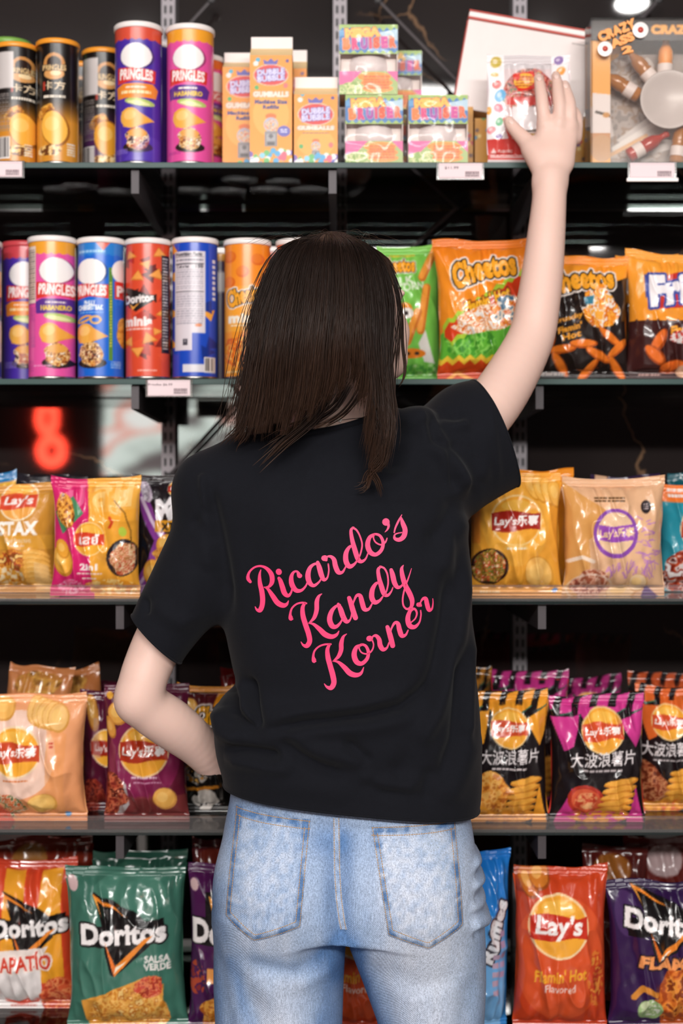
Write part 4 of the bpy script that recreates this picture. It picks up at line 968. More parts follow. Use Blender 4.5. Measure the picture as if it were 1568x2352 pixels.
def a_thai(A):
    A.rect(100, 1095, 330, 1380, 'f2a83a'); A.poly([(100, 1095), (206, 1095), (206, 1200), (215, 1380), (100, 1380)], 'd8286e'); A.poly([(195, 1100), (330, 1100), (330, 1170), (206, 1180)], 'f4b04a')
    A.text('ลน', 258, 1140, 92, 54, 'f8ca7a', 0, 0, .04); A.text('ป', 172, 1140, 40, 50, 'ea6a9a', 0, 0, .04)
    A.poly([(120, 1180), (165, 1140), (192, 1180), (140, 1228)], '4d8a62'); A.food(146, 1175, 22, 40, ['7a3a18', 'd88a30', 'f0b050', 'a85a20'], 7, 9, 10)
    A.chip(142, 1288, 26, 38, 20, 'f2ae42', 'cf8a2c'); A.chip(140, 1262, 16, 24, 30, 'eaa236', 'cf8a2c')
    lays(A, 208, 1238, 36, 'เลย์', ring='fbd08a', red='d84428', shear=0, th=.66, tw=1.35)
    A.text('2in1', 207, 1302, 44, 16, 'fbf0ea', 0, 0, .05); A.bars(178, 1316, 238, 1322, 'fbe0d8', 1, 4); A.bars(190, 1327, 226, 1333, 'fbe0d8', 1, 5)
    A.ell(286, 1281, 36, 43, '2e2428', -15); A.food(287, 1281, 29, 35, ['e0a878', 'f0d0a8', 'c85a38', 'e8b890', 'b87848'], 8, 7)
    A.line([(255, 1190), (262, 1200), (256, 1212)], 6, 'd84a28'); A.ell(286, 1222, 9, 11, 'b8cc4a', 20); A.line([(262, 1152), (290, 1180), (304, 1220), (306, 1260)], 2.5, '6a4a20')
    A.food(260, 1350, 60, 18, ['f2a83a', 'f8d080', 'e09028'], 4, 12); A.food(160, 1350, 30, 16, ['d8286e', 'f2a0c0', 'e8608e'], 5, 9)
bag('crisp_bag', 'pink and yellow crisp bag with a bowl of noodles on the third shelf', 2, 113, 320, 1100, ('f2a83a', a_thai), thick=.06, seed=23, group=GB3, tilt=.01)
def a_max(A):
    A.rect(300, 1090, 560, 1385, '1f181c'); A.line([(322, 1150), (345, 1200), (372, 1240), (352, 1290), (318, 1350)], 32, '8a3f9a'); A.line([(322, 1150), (345, 1196), (372, 1232)], 9, 'e8d0ec'); A.line([(352, 1290), (318, 1345)], 8, 'dcb8e0')
    A.ell(334, 1135, 13, 24, 'b8a8b8', 20); A.food(334, 1135, 10, 20, ['e8e0e8', '8a7a8c', 'd0c4d0'], 3, 5)
    lays(A, 412, 1128, 26, "Lay's", ring='f6e0c8', ry=17); A.text('Max', 412, 1168, 118, 52, 'f6f0f2', 10, .15, .07); A.rect(355, 1197, 470, 1222, 'e8a42e'); A.text('XTRA', 402, 1210, 66, 17, '241a1a', 3, .1, .05)
    A.chip(352, 1318, 26, 34, 15); A.chip(384, 1250, 26, 22, 30); A.food(402, 1280, 50, 26, ['a85a24', 'e8a850', 'd08a3a'], 4, 9); A.bars(330, 1352, 380, 1362, 'b8aeb2', 1)
bag('crisp_bag', 'black and purple crisp bag half hidden by the left sleeve', 2, 312, 500, 1098, ('1f181c', a_max), thick=.055, seed=25, group=GB3, back=.07)
bag('crisp_bag', 'black crisp bag at the back behind the pink and yellow one', 2, 36, 200, 1096, ('1c1a22', lambda A: None), thick=.05, back=.17, seed=26, step=.003, group=GB3)
bag('crisp_bag', 'blue crisp bag at the back behind the tan barbecue bag', 2, -90, 34, 1086, ('1c78b0', lambda A: A.rect(-90, 1110, 40, 1180, 'e8b040')), thick=.05, back=.17, seed=27, step=.003, group=GB3)
bag('crisp_bag', 'black crisp bag at the back behind the purple lightning one', 2, 300, 440, 1094, ('17151a', lambda A: None), thick=.05, back=.15, seed=28, step=.003, group=GB3)
def a_yel(A):
    A.grad(1070, 1080, 1300, 1380, 'f3a335', 'f5aa3c'); A.ell(1182, 1195, 82, 105, 'f8b448', 0, .7)
    lays(A, 1182, 1196, 58, "Lay's乐事", ring='f9cf8a', red='a8281c', ball='f5a938', tw=1.86, th=.52, ry=54)
    A.poly([(1182, 1215), (1150, 1262), (1215, 1262)], 'f9c86a', .5); A.bars(1158, 1256, 1206, 1265, 'fbe6c0', 1)
    A.ell(1120, 1302, 44, 42, '3a1f18'); A.food(1120, 1302, 37, 35, ['8a4a20', 'd9a24a', '5a6a2a', 'b87a2a', 'c8482a', 'e8d0a0'], 6, 7); A.rect(1068, 1160, 1096, 1250, 'e8822e', .7)
    for k in range(4): A.chip(1225 + k * 18, 1120 + k * 6, 17, 34, 20, 'f6b652', 'd9912e')
    A.chip(1238, 1320, 34, 44, 20, 'f7bf66', 'e09a38'); A.ell(1275, 1358, 7, 5, '5a8ad0', 20); A.bars(1105, 1360, 1150, 1368, 'fbd8a0', 1)
bag('crisp_bag', 'orange yellow crisp bag right of the black sleeve on the third shelf', 2, 1078, 1292, 1088, ('f3a335', a_yel), thick=.075, seed=33, group=GB3)
def a_tan(A):
    A.grad(1270, 1095, 1540, 1390, 'e2b088', 'e6b890'); A.poly([(1270, 1095), (1400, 1180), (1345, 1240), (1355, 1390), (1270, 1390)], 'd08a2e', .55)
    A.bars(1362, 1141, 1432, 1155, '6a4a2c', 2, 6)
    A.ell(1408, 1225, 54, 57, '8a4aa8'); A.ell(1408, 1224, 45, 48, 'ecc6a0'); A.poly([(1366, 1205), (1400, 1210), (1450, 1204), (1452, 1240), (1400, 1246), (1368, 1240)], '9a50b4'); A.text("Lay's乐事", 1410, 1225, 84, 26, 'f0cfa4', 3, .1, .04)
    A.ell(1484, 1166, 13, 15, '2a2226'); A.bars(1478, 1158, 1491, 1174, 'b8a8a8', 3)
    rs = np.random.RandomState(9)
    for k in range(40): x, y = 1390 + rs.rand() * 120, 1285 + rs.rand() * 35; A.line([(x, y), (x + rs.randn() * 5, y + 10 + rs.rand() * 8)], 3, 'b878c4', .7)
    for k in range(36): x, y = 1470 + rs.rand() * 40, 1190 + rs.rand() * 110; A.line([(x, y), (x + rs.randn() * 14, y + rs.randn() * 5)], 3, 'b878c4', .7)
    A.line([(1300, 1290), (1330, 1280), (1355, 1290)], 9, 'f2dcc8'); A.food(1354, 1344, 46, 32, ['8a4030', 'c88468', 'e0b098', 'a85a40'], 5, 10); A.ell(1354, 1352, 54, 34, 'efe2d4', 0, .5, ring=5)
    A.chip(1430, 1362, 36, 20, 10, 'f0c896', 'd8a468'); A.chip(1465, 1340, 22, 22, -10, 'f2d0a4', 'd8a468'); A.poly([(1472, 1380), (1485, 1345), (1515, 1372), (1520, 1395), (1472, 1395)], '5a2a78')
bag('crisp_bag', 'tan crisp bag with a purple ring emblem on the third shelf', 2, 1293, 1531, 1098, ('e2b088', a_tan), thick=.075, seed=36, group=GB3)
def a_teal(A):
    A.grad(1500, 1105, 1700, 1385, '1f8598', '3a9aac'); A.rect(1500, 1112, 1700, 1155, 'ee7a34'); A.bars(1528, 1122, 1580, 1148, 'f3ebe8', 2, 6)
    lays(A, 1603, 1215, 50, "Lay's乐事", red='c8321f'); A.food(1570, 1315, 54, 48, ['efe6e4', '8a2a1c', 'b84a28', 'd8c8c4', '6a2018'], 6, 16)
bag('crisp_bag', 'teal crisp bag cut off by the right side of the photo', 2, 1508, 1700, 1112, ('1f8598', a_teal), thick=.07, seed=38, group=GB3, tilt=.03, back=.085)
bag('crisp_bag', 'orange crisp bag at the back behind the orange yellow one', 2, 1170, 1318, 1080, ('ee9022', lambda A: None), thick=.05, back=.1, seed=40, step=.003, group=GB3)
bag('crisp_bag', 'dark purple crisp bag at the back behind the tan one', 2, 1358, 1520, 1090, ('2a1838', lambda A: A.rect(1370, 1090, 1400, 1110, 'c8a080')), thick=.05, back=.115, seed=41, step=.003, group=GB3)
bag('crisp_bag', 'dark teal crisp bag at the back behind the teal one', 2, 1535, 1680, 1088, ('15535e', lambda A: None), thick=.05, back=.18, seed=42, step=.003, group=GB3)

# ------------------------------------------------------------------ fourth shelf
GB4 = 'crisp bags on the fourth shelf'
def a_peach(A):
    A.grad(-70, 1590, 210, 1900, 'f0a878', 'ee9e68'); A.ell(44, 1735, 92, 100, 'f3ccb8'); A.poly([(115, 1650), (160, 1690), (150, 1900), (110, 1900)], 'f0a060', .6)
    for k in range(5): A.chip(86 + k * 13, 1636 + k * 4, 24, 32, 18, 'f6c278', 'd99a48')
    A.chip(8, 1632, 28, 26, -20, 'f4b860', 'd99a48')
    lays(A, 40, 1726, 58, "Lay's乐事", ring='f6d8b0', red='c84a28', ball='f6ac38', tw=1.8, th=.5, ry=54); A.bars(12, 1788, 72, 1796, 'e08a5a', 1)
    A.chip(102, 1850, 36, 26, 10, 'f6c26a', 'e0a04a'); A.food(20, 1858, 40, 30, ['f0a878', 'e86a38', 'f6d8b8', '4a6a3a', 'f0a878'], 5, 8); A.poly([(-70, 1900), (0, 1850), (30, 1900)], 'd84a3a', .7)
    A.rect(118, 1700, 132, 1750, 'f3b088'); A.bars(120, 1705, 130, 1720, 'c84a3a', 2); A.ell(152, 1880, 7, 8, '5a98d0')
bag('crisp_bag', 'peach pink crisp bag at the left end of the fourth shelf', 3, -62, 196, 1600, ('f0a878', a_peach), thick=.085, seed=51, group=GB4)
def a_mar(A):
    x0, y0, x1, y1 = A.box
    A.grad(x0, y0, x1, y1, '5e1838', '6a2030'); A.ell(332, 1740, 88, 96, '92285a', 0, .7); A.rect(x0, 1830, x1, y1, '8a4438', .6)
    A.chip(270, 1640, 26, 26, 20, 'f2b050', 'd08a38'); A.chip(250, 1672, 13, 26, 20, 'e8a246', 'c07a2c'); A.chip(310, 1622, 20, 18, 0, 'f2b050', 'd08a38'); A.text("Lay's", 238, 1600, 26, 12, 'e8d8e0', 10, .1, .03); A.ell(250, 1602, 8, 8, 'f0b040')
    lays(A, 334, 1722, 57, "Lay's乐事", ring='f2c890', red='b83418', ball='f6ac38', tw=1.86, th=.52, ry=57); A.bars(304, 1781, 366, 1790, 'e8c8d8', 1, 7); A.bars(310, 1794, 376, 1799, 'c88aa8', 1)
    A.poly([(218, 1800), (258, 1776), (292, 1800), (298, 1850), (280, 1878), (230, 1880), (200, 1850)], 'b8b0b0'); A.food(248, 1828, 44, 46, ['7a241c', 'a84430', 'c86a48', '5a1818', 'd88a68'], 5, 11)
    A.chip(382, 1836, 28, 28, 40, 'f2b458', 'd8964a')
bag('crisp_bag', 'maroon crisp bag with a grilled steak print beside the bare elbow', 3, 236, 432, 1578, ('5e1838', a_mar), thick=.07, seed=53, group=GB4)
bag('crisp_bag', 'maroon crisp bag behind, between the peach one and the steak one', 3, 182, 380, 1590, ('561632', lambda A: (A.grad(150, 1590, 420, 1900, '5a1834', '4a1428'), A.chip(212, 1640, 14, 40, 10, 'e0a04a', 'c07a2c'), lays(A, 250, 1715, 40, "Lay's乐事", red='a82c1c'), A.food(210, 1830, 32, 36, ['7a241c', 'a84430', '5a1818'], 5, 9), A.poly([(214, 1650), (226, 1650), (232, 1740), (212, 1740)], 'c8a8a8', .5))), thick=.06, back=.085, seed=54, group=GB4, step=.002)
def a_darkch(A):
    A.rect(400, 1570, 700, 1880, '1a1614'); A.rect(400, 1570, 700, 1620, 'e0901f'); A.poly([(430, 1590), (500, 1590), (480, 1640), (420, 1640)], '5a1c24'); A.chip(432, 1618, 20, 16, 0, 'f2b458', 'd8964a'); cheetos(A, 510, 1642, 130, 0, c='e8a21f', h=46)
    A.food(450, 1775, 28, 24, ['e8a040', 'd8d0c8', '1a1614', 'f0b860'], 4, 12); A.food(470, 1840, 30, 24, ['d8d0c8', 'e8e0d8', '1a1614'], 5, 14); A.line([(420, 1815), (500, 1808)], 8, 'd88a2c')
bag('crisp_bag', 'black crisp bag with an orange top, seen behind the bent forearm', 3, 404, 600, 1572, ('1a1614', a_darkch), thick=.05, seed=56, group=GB4, back=.08)
bag('crisp_bag', 'red crisp bag at the back behind the shirt, above the bent forearm', 3, 505, 640, 1535, ('8a1c1c', lambda A: None), thick=.05, back=.15, seed=57, step=.003, group=GB4)
for k, (lb, x0, x1, yt, c, tl) in enumerate((
        ('peach crisp bag at the back, leftmost, with a tilted top corner', -30, 120, 1530, 'c07a4a', .16), ('peach crisp bag at the back whose top slants up to the right', 96, 260, 1538, 'b8703e', -.12), ('maroon crisp bag at the back behind the steak one', 210, 380, 1566, '4a1426', .03))):
    bag('crisp_bag', lb, 3, x0, x1, yt, (c, lambda A: A.food((A.box[0] + A.box[2]) / 2, A.box[1] + 40, 60, 26, ['b87a3a', 'd09a4a', '8a5a2a'], 3, 14)), thick=.045, back=.16 + .06 * k, seed=60 + k, step=.003, group=GB4, tilt=tl)
def art_wave(main, food, sx=0, mx=0):
    def f(A):
        x0, y0, x1, y1 = A.box; w = x1 - x0; cx = (x0 + x1) / 2 + sx; h = y1 - y0
        A.rect(x0, y0, x1, y1, '1b1416')
        for k in range(6):
            X = x0 + w * (k / 5.2 - .05)
            A.poly([(X, y0 + h * .02), (X + w * .13, y0), (X + w * .07, y0 + h * .12), (X - w * .05, y0 + h * .14)], main)
            A.line([(X - w * .04, y0 + h * .15), (X + w * .08, y0 + h * .115)], 2.5, '3f8a6a', .8)
        A.poly([(x0, y0 + h * .17), (x0 + w * .3, y0 + h * .14), (x0 + w * .22, y0 + h * .38), (x0 + w * .12, y0 + h * .42)], main); A.poly([(x1, y0 + h * .12), (x1 - w * .28, y0 + h * .2), (x1 - w * .1, y0 + h * .40), (x1 - w * .03, y0 + h * .3)], main)
        A.poly([(x0 + w * .3, y0 + h * .1), (x0 + w * .75, y0 + h * .1), (x0 + w * .6, y0 + h * .2), (x0 + w * .35, y0 + h * .2)], main)
        lays(A, cx, y0 + h * .265, w * .215, "Lay's乐事", ring='f0c88a', red='d4502e', ball='f3a83a', tw=1.78, th=.46)
        A.text('大波浪薯片', cx, y0 + h * .475, w * .72, h * .115, 'efe6e6', 2, .08, .012)
        A.bars(cx - w * .22, y0 + h * .555, cx + w * .2, y0 + h * .58, 'c8bcbc', 1, 3)
        A.poly([(x0 + w * .05, y1), (x0 + w * .2, y0 + h * .7), (x0 + w * .33, y1 - h * .1), (x0 + w * .28, y1)], main); A.poly([(x1 - w * .02, y1), (x1 - w * .1, y0 + h * .68), (x1 - w * .2, y1)], main)
        if food == 'tomato':
            A.ell(cx - w * .18, y0 + h * .80, w * .2, h * .125, 'b83424', -20); A.ell(cx - w * .18, y0 + h * .80, w * .16, h * .095, 'e0603c', -20); A.food(cx - w * .18, y0 + h * .80, w * .13, h * .07, ['c8402a', 'e88a5a', 'f0b078'], 3, 8)
        elif food == 'meat': A.food(cx - w * .2, y0 + h * .78, w * .17, h * .2, ['6a2c18', 'a8583a', 'c8845a', '8a3c22'], 5, 9, 30)
        else: A.food(cx - w * .2, y0 + h * .75, w * .2, h * .15, ['b86420', 'e8963a', 'f4b45c', 'd07c2c'], 5, 12, 20)
        for k in range(6): A.ell(cx + w * (.2 - .02 * k), y0 + h * (.66 + .055 * k), w * .2, h * .034, 'd8882c', 6); A.ell(cx + w * (.19 - .02 * k), y0 + h * (.652 + .055 * k), w * .185, h * .022, 'f4ac44', 6)
        A.food(cx, y0 + h * .95, w * .3, h * .05, ['f0a43a', 'd8882c', main], 6, 10)
    return f
bag('crisp_bag', 'black and yellow wavy crisp bag beside the shirt hem', 3, 1062, 1262, 1588, ('1b1416', art_wave('ee9e30', 'crumb', 6)), thick=.07, seed=71, group=GB4)
bag('crisp_bag', 'black and magenta wavy crisp bag with a tomato print', 3, 1262, 1484, 1598, ('1b1416', art_wave('cf3a8c', 'tomato', 8)), thick=.07, seed=72, group=GB4)
bag('crisp_bag', 'black and orange wavy crisp bag cut off by the right side of the photo', 3, 1462, 1640, 1578, ('1b1416', art_wave('d8642a', 'meat', -20)), thick=.07, seed=73, group=GB4, back=.08)
for k, (lb, x0, x1, yt, c, bk) in enumerate((
        ('magenta and black wavy crisp bag at the back behind the yellow one', 1120, 1300, 1540, 'b8327c', .15), ('magenta and black wavy crisp bag at the back behind the tomato one', 1275, 1440, 1555, 'a02c6c', .22), ('orange and black crisp bag at the back behind the cut off orange one', 1430, 1600, 1548, 'b8502a', .16), ('yellow and black wavy crisp bag at the back right against the shirt', 1035, 1130, 1532, 'b8782a', .22))):
    bag('crisp_bag', lb, 3, x0, x1, yt, ('1b1416', art_wave(c, 'crumb')), thick=.05, back=bk, seed=75 + k, step=.003, group=GB4, tilt=(.03, -.04, .05, 0)[k])

# ------------------------------------------------------------------ lowest shelf
GB5 = 'crisp bags on the lowest shelf'
def a_tap(A):
    A.rect(-90, 1970, 190, 2400, 'd8482a'); A.grad(-90, 1970, 190, 2010, 'a8321c', 'd8482a')
    for x in (-60, 26, 112): A.poly([(x - 14, 2000), (x + 32, 2000), (x + 42, 2260), (x - 26, 2260)], 'eea02c')
    doritos(A, 74, 2125, 188, rot=4); A.poly([(-90, 2190), (120, 2170), (95, 2215), (-90, 2235)], 'f0e0d8');
    A.poly([(-20, 2225), (60, 2212), (102, 2225), (96, 2400), (-20, 2400)], 'efe6e4'); A.text('TAPATÍO', 54, 2206, 142, 46, 'd8402c', 4, 0, .03, out='f6e6dc', ow=4); A.bars(20, 2325, 80, 2333, 'd89088', 1); A.poly([(8, 2302), (44, 2312), (90, 2302), (86, 2318), (44, 2326), (10, 2316)], 'd8503c')
    A.food(135, 2310, 45, 55, ['b83a20', 'e0603a', 'f0905a', 'c8482a'], 5, 12)
bag('crisp_bag', 'red and yellow striped tortilla chip bag at the left end of the lowest shelf', 4, -84, 176, 1978, ('d8482a', a_tap), thick=.08, seed=81, group=GB5, back=.09)
def a_grn(A):
    A.grad(140, 1985, 440, 2400, '386657', '477c6b'); A.ell(300, 2060, 90, 50, '5a8f7c', 0, .4); doritos(A, 290, 2140, 214, rot=2); A.ell(166, 2036, 13, 17, 'c8a8a8')
    A.text('SALSA', 372, 2200, 62, 17, 'e6e2dc', 0, 0, .05); A.text('VERDE', 372, 2219, 66, 17, 'e6e2dc', 0, 0, .05)
    A.poly([(186, 2300), (290, 2260), (345, 2240), (385, 2262), (372, 2400), (210, 2400)], 'e09a3c'); A.food(300, 2330, 92, 66, ['d88a2e', 'f0b85c', 'e8a448', 'c8782a', 'f4c878'], 7, 12); A.food(350, 2265, 34, 26, ['c8422a', 'e07a4a', 'a83220'], 8, 8)
bag('crisp_bag', 'dark green salsa tortilla chip bag on the lowest shelf', 4, 152, 428, 1998, ('356f5a', a_grn), thick=.085, seed=83, group=GB5, tilt=-.015)
def a_pur(A):
    A.grad(420, 1985, 640, 2400, '4a1648', '4a1a52'); A.poly([(470, 2050), (520, 2040), (560, 2110), (470, 2110)], '161212'); A.poly([(478, 2055), (490, 2100), (520, 2090)], 'f5a64a'); A.rect(436, 2105, 640, 2170, '161212'); A.text('Doritos', 532, 2138, 190, 58, 'f3ecea', 0, 0, .05); A.ell(444, 2036, 10, 14, 'd0b0b0')
    A.rect(474, 2222, 520, 2256, 'f0a050'); A.food(520, 2340, 60, 50, ['d8842c', 'f0ac4a', 'b86422'], 4, 12); A.food(450, 2250, 20, 40, ['8a2a30', '4a1a52', 'b84a30'], 4, 14)
bag('crisp_bag', 'dark purple tortilla chip bag partly behind the left leg of the jeans', 4, 430, 630, 1990, ('4a1648', a_pur), thick=.07, seed=85, group=GB5)
def a_rl(A):
    x0, y0, x1, y1 = A.box; o = x0 - 1178; cx = 1284 + o
    A.grad(x0, y0, x1, y1, 'c8431f', 'c8401e'); A.ell(cx, 2200, 110, 150, 'df5a2c', 0, .7); A.rect(x0, y0, x0 + 55, y0 + 60, '8a3a18', .6); A.chip(1210 + o, 2025, 22, 38, 15, 'c86a24', '9a4a1a'); A.chip(1236 + o, 2010, 24, 34, -5, 'd07a2c', '9a4a1a')
    lays(A, cx - 8, 2122, 67, "Lay's", ring='f6d2a0', red='c8301c', ball='f4a836', tw=1.7, th=.86, ry=70, shear=.15)
    A.text("Flamin' Hot", cx - 4, 2236, 126, 30, 'f0a82c', 5, .2, .03); A.text('Flavored', cx - 4, 2267, 74, 19, 'f0cfc4', 0, 0, .02); A.food(x1 - 30, 2250, 20, 60, ['d8742c', 'c8401e', 'e8923a'], 5, 12)
bag('crisp_bag', 'red crisp bag with a big round yellow emblem on the lowest shelf', 4, 1178, 1396, 1990, ('c8431f', a_rl), thick=.08, seed=87, group=GB5, tilt=.01)
bag('crisp_bag', 'red crisp bag seen through the gap between the legs of the jeans', 4, 718, 930, 1995, ('c8431f', a_rl), thick=.07, seed=88, group=GB5)
def a_ruf(A):
    A.grad(1020, 1950, 1180, 2100, '1a6ec0', '2a84d4'); A.grad(1020, 2100, 1180, 2400, '5aa4e4', '8ec2ee'); A.poly([(1150, 1950), (1180, 1950), (1180, 2400), (1155, 2400)], '1f78cc', .7)
    A.text('Ruffles', 1118, 2140, 150, 40, 'f2f2f6', 70, .1, .06, out='2a2430', ow=5)
    for k in range(5): A.rect(1112, 2192 + k * 21, 1130, 2204 + k * 21, 'c4a8c0'); A.rect(1133, 2140 + k * 24, 1148, 2154 + k * 24, 'b49ac0')
bag('crisp_bag', 'blue ridged crisp bag squeezed beside the right hip', 4, 1020, 1172, 1955, ('3a8cd8', a_ruf), thick=.07, seed=89, group=GB5, tilt=.02, yaw=.35)
def a_dp(A):
    A.grad(1395, 2015, 1640, 2400, '2c1640', '3a1c4c'); A.ell(1440, 2100, 26, 50, '6a4a80', 0, .4); doritos(A, 1530, 2118, 200, rot=-8); A.text('FLAMAS', 1545, 2208, 170, 30, 'f09a5a', -4, .1, .06, out='1c1020', ow=4)
    A.poly([(1500, 2300), (1525, 2220), (1640, 2235), (1640, 2400), (1530, 2400)], 'b8521c'); A.food(1560, 2290, 56, 62, ['a84818', 'd8742a', 'e8923a', '8a3a14'], 6, 16); A.ell(1488, 2322, 29, 29, '9ab87a'); A.food(1488, 2318, 22, 22, ['c8d4a8', '9ab87a', 'e0e4d0'], 4, 8); A.line([(1450, 2290), (1470, 2265), (1500, 2280)], 14, 'd88a34')
bag('crisp_bag', 'dark purple tortilla chip bag with a lime at the right end of the lowest shelf', 4, 1402, 1650, 2026, ('2c1640', a_dp), thick=.08, seed=91, group=GB5, tilt=-.02)
for k, (lb, x0, x1, yt, c, c2) in enumerate((
        ('dark red crisp bag at the back above the striped tortilla chip bag', -40, 226, 1925, '6a2012', '8a5a2a'), ('dark green crisp bag at the back behind the green salsa one', 200, 420, 1960, '23463a', '2c5646'), ('maroon crisp bag at the back behind the purple one and the hip', 440, 560, 1930, '4a1418', '5a2018'), ('dark red crisp bag at the back behind the round emblem one', 1330, 1480, 1945, '4a1612', '8a5220'), ('dark red crisp bag at the back with a pale round seal', 1440, 1640, 1925, '5a1a14', 'a89090'))):
    bag('crisp_bag', lb, 4, x0, x1, yt, (c, lambda A, c2=c2: A.food(A.box[0] + (A.box[2] - A.box[0]) * .45, A.box[1] + 52, 44, 34, [c2, c2], 3, 10, 0, .05)), thick=.05, back=(.19, .12, .12, .14, .20)[k], seed=95 + k, step=.003, group=GB5, tilt=(-.04, .03, 0, .03, -.02)[k])
# ------------------------------------------------------------------ soft-form modelling: fields and surface nets
class Field:
    def __init__(s, lo, hi, h):
        s.lo = np.array(lo, np.float32); s.h = h
        s.n = np.ceil((np.array(hi) - s.lo) / h).astype(int) + 1
        s.F = np.full(s.n, .08, np.float32)
        s.ax = [s.lo[k] + h * np.arange(s.n[k], dtype=np.float32) for k in range(3)]
    def _box(s, lo, hi):
        sl = []
        for k in range(3):
            a = int(max(0, math.floor((lo[k] - s.lo[k]) / s.h))); b = int(min(s.n[k], math.ceil((hi[k] - s.lo[k]) / s.h) + 1))
            if b <= a: return None
            sl.append(slice(a, b))
        return tuple(sl)
    def _merge(s, sl, d, k):
        f = s.F[sl]
        if k <= 0: s.F[sl] = np.minimum(f, d); return
        h = np.clip(.5 + .5 * (f - d) / k, 0, 1)
        s.F[sl] = f + (d - f) * h - k * h * (1 - h)
    def cone(s, a, b, ra, rb, k=.02, flat=None):
        """tapered limb from a to b; flat = (axis, factor) squashes it along an axis"""
        a = np.array(a, np.float32); b = np.array(b, np.float32); m = max(ra, rb) + k + .03
        sl = s._box(np.minimum(a, b) - m, np.maximum(a, b) + m)
        if sl is None: return s
        X, Y, Z = np.meshgrid(*[s.ax[i][sl[i]] for i in range(3)], indexing='ij', sparse=True)
        ab = b - a; L = float(ab @ ab) + 1e-9
        px, py, pz = X - a[0], Y - a[1], Z - a[2]
        t = np.clip((px * ab[0] + py * ab[1] + pz * ab[2]) / L, 0, 1)
        qx, qy, qz = px - t * ab[0], py - t * ab[1], pz - t * ab[2]
        d2 = qx * qx + qy * qy + qz * qz
        if flat is not None:
            ax = np.array(flat[0], np.float32); ax /= np.linalg.norm(ax); c = qx * ax[0] + qy * ax[1] + qz * ax[2]
            d2 = d2 + c * c * (1 / flat[1] ** 2 - 1)
            d = (np.sqrt(d2) - (ra + t * (rb - ra))) * .85
        else: d = np.sqrt(d2) - (ra + t * (rb - ra))
        s._merge(sl, d.astype(np.float32), k); return s
    def chain(s, pts, k=.012, flat=None):
        """a limb through (point, radius) knots: smooth centre line, blended into the rest once"""
        q = np.array([[*a, r] for a, r in pts], float); q = np.concatenate([[q[0]], q, [q[-1]]]); c = []
        for i in range(1, len(q) - 2):
            for t in np.linspace(0, 1, 5, endpoint=False):
                a, b, g, d = q[i - 1:i + 3]; c.append(.5 * (2 * b + (g - a) * t + (2 * a - 5 * b + 4 * g - d) * t * t + (3 * b - a - 3 * g + d) * t ** 3))
        c.append(q[-2]); keep = s.F; s.F = np.full(s.n, .08, np.float32)
        for u, v in zip(c, c[1:]): s.cone(u[:3], v[:3], u[3], v[3], .0015, flat)
        d = s.F; s.F = keep; m = max(r for _, r in pts) + k + .03
        sl = s._box(np.min([u[:3] for u in c], 0) - m, np.max([u[:3] for u in c], 0) + m)
        s._merge(sl, d[sl], k); return s
    def ell(s, c, r, k=.02, R=None):
        c = np.array(c, np.float32); r = np.array(r, np.float32); m = float(r.max()) + k + .03
        sl = s._box(c - m, c + m)
        if sl is None: return s
        X, Y, Z = np.meshgrid(*[s.ax[i][sl[i]] for i in range(3)], indexing='ij', sparse=True)
        p = [X - c[0], Y - c[1], Z - c[2]]
        if R is not None: p = [R[j][0] * p[0] + R[j][1] * p[1] + R[j][2] * p[2] for j in range(3)]
        k0 = np.sqrt(sum((p[j] / r[j]) ** 2 for j in range(3))); k1 = np.sqrt(sum((p[j] / r[j] ** 2) ** 2 for j in range(3))) + 1e-6
        s._merge(sl, (k0 * (k0 - 1) / k1).astype(np.float32), k); return s
    def stack(s, rows, k=.02, n=2.5):
        """a trunk given by rows (z, x0, x1, y0, y1)"""
        R = np.array(sorted(rows), np.float32)
        sl = s._box((R[:, 1].min() - .06, R[:, 3].min() - .06, R[0, 0] - .05), (R[:, 2].max() + .06, R[:, 4].max() + .06, R[-1, 0] + .05))
        X, Y, Z = np.meshgrid(*[s.ax[i][sl[i]] for i in range(3)], indexing='ij', sparse=True)
        z = Z[0, 0]
        def sm(col):                              # smooth interpolation
            zz = np.linspace(R[0, 0], R[-1, 0], 400); v = np.interp(zz, R[:, 0], R[:, col]); ker = np.hanning(25); ker /= ker.sum()
            v = np.convolve(np.pad(v, 12, 'edge'), ker, 'valid'); return np.interp(z, zz, v)[None, None, :]
        x0, x1, y0, y1 = [sm(i) for i in (1, 2, 3, 4)]
        a, b = (x1 - x0) / 2, (y1 - y0) / 2
        r = ((np.abs(X - (x0 + x1) / 2) / a) ** n + (np.abs(Y - (y0 + y1) / 2) / b) ** n) ** (1 / n)
        d = (r - 1) * np.minimum(a, b)
        d = np.maximum(d, np.maximum(R[0, 0] - Z, Z - R[-1, 0]))
        s._merge(sl, d.astype(np.float32), k); return s
    def mesh(s):
        F = s.F; S = F < 0; n = np.array(F.shape) - 1
        c = np.zeros(n, np.uint8)
        for i in (0, 1):
            for j in (0, 1):
                for k in (0, 1): c += S[i:n[0] + i, j:n[1] + j, k:n[2] + k]
        I = np.argwhere((c > 0) & (c < 8)); idx = np.full(n, -1, np.int32); idx[tuple(I.T)] = np.arange(len(I))
        acc = np.zeros((len(I), 3), np.float32); cnt = np.zeros(len(I), np.float32)
        cor = [(i, j, k) for i in (0, 1) for j in (0, 1) for k in (0, 1)]
        val = {q: F[I[:, 0] + q[0], I[:, 1] + q[1], I[:, 2] + q[2]] for q in cor}
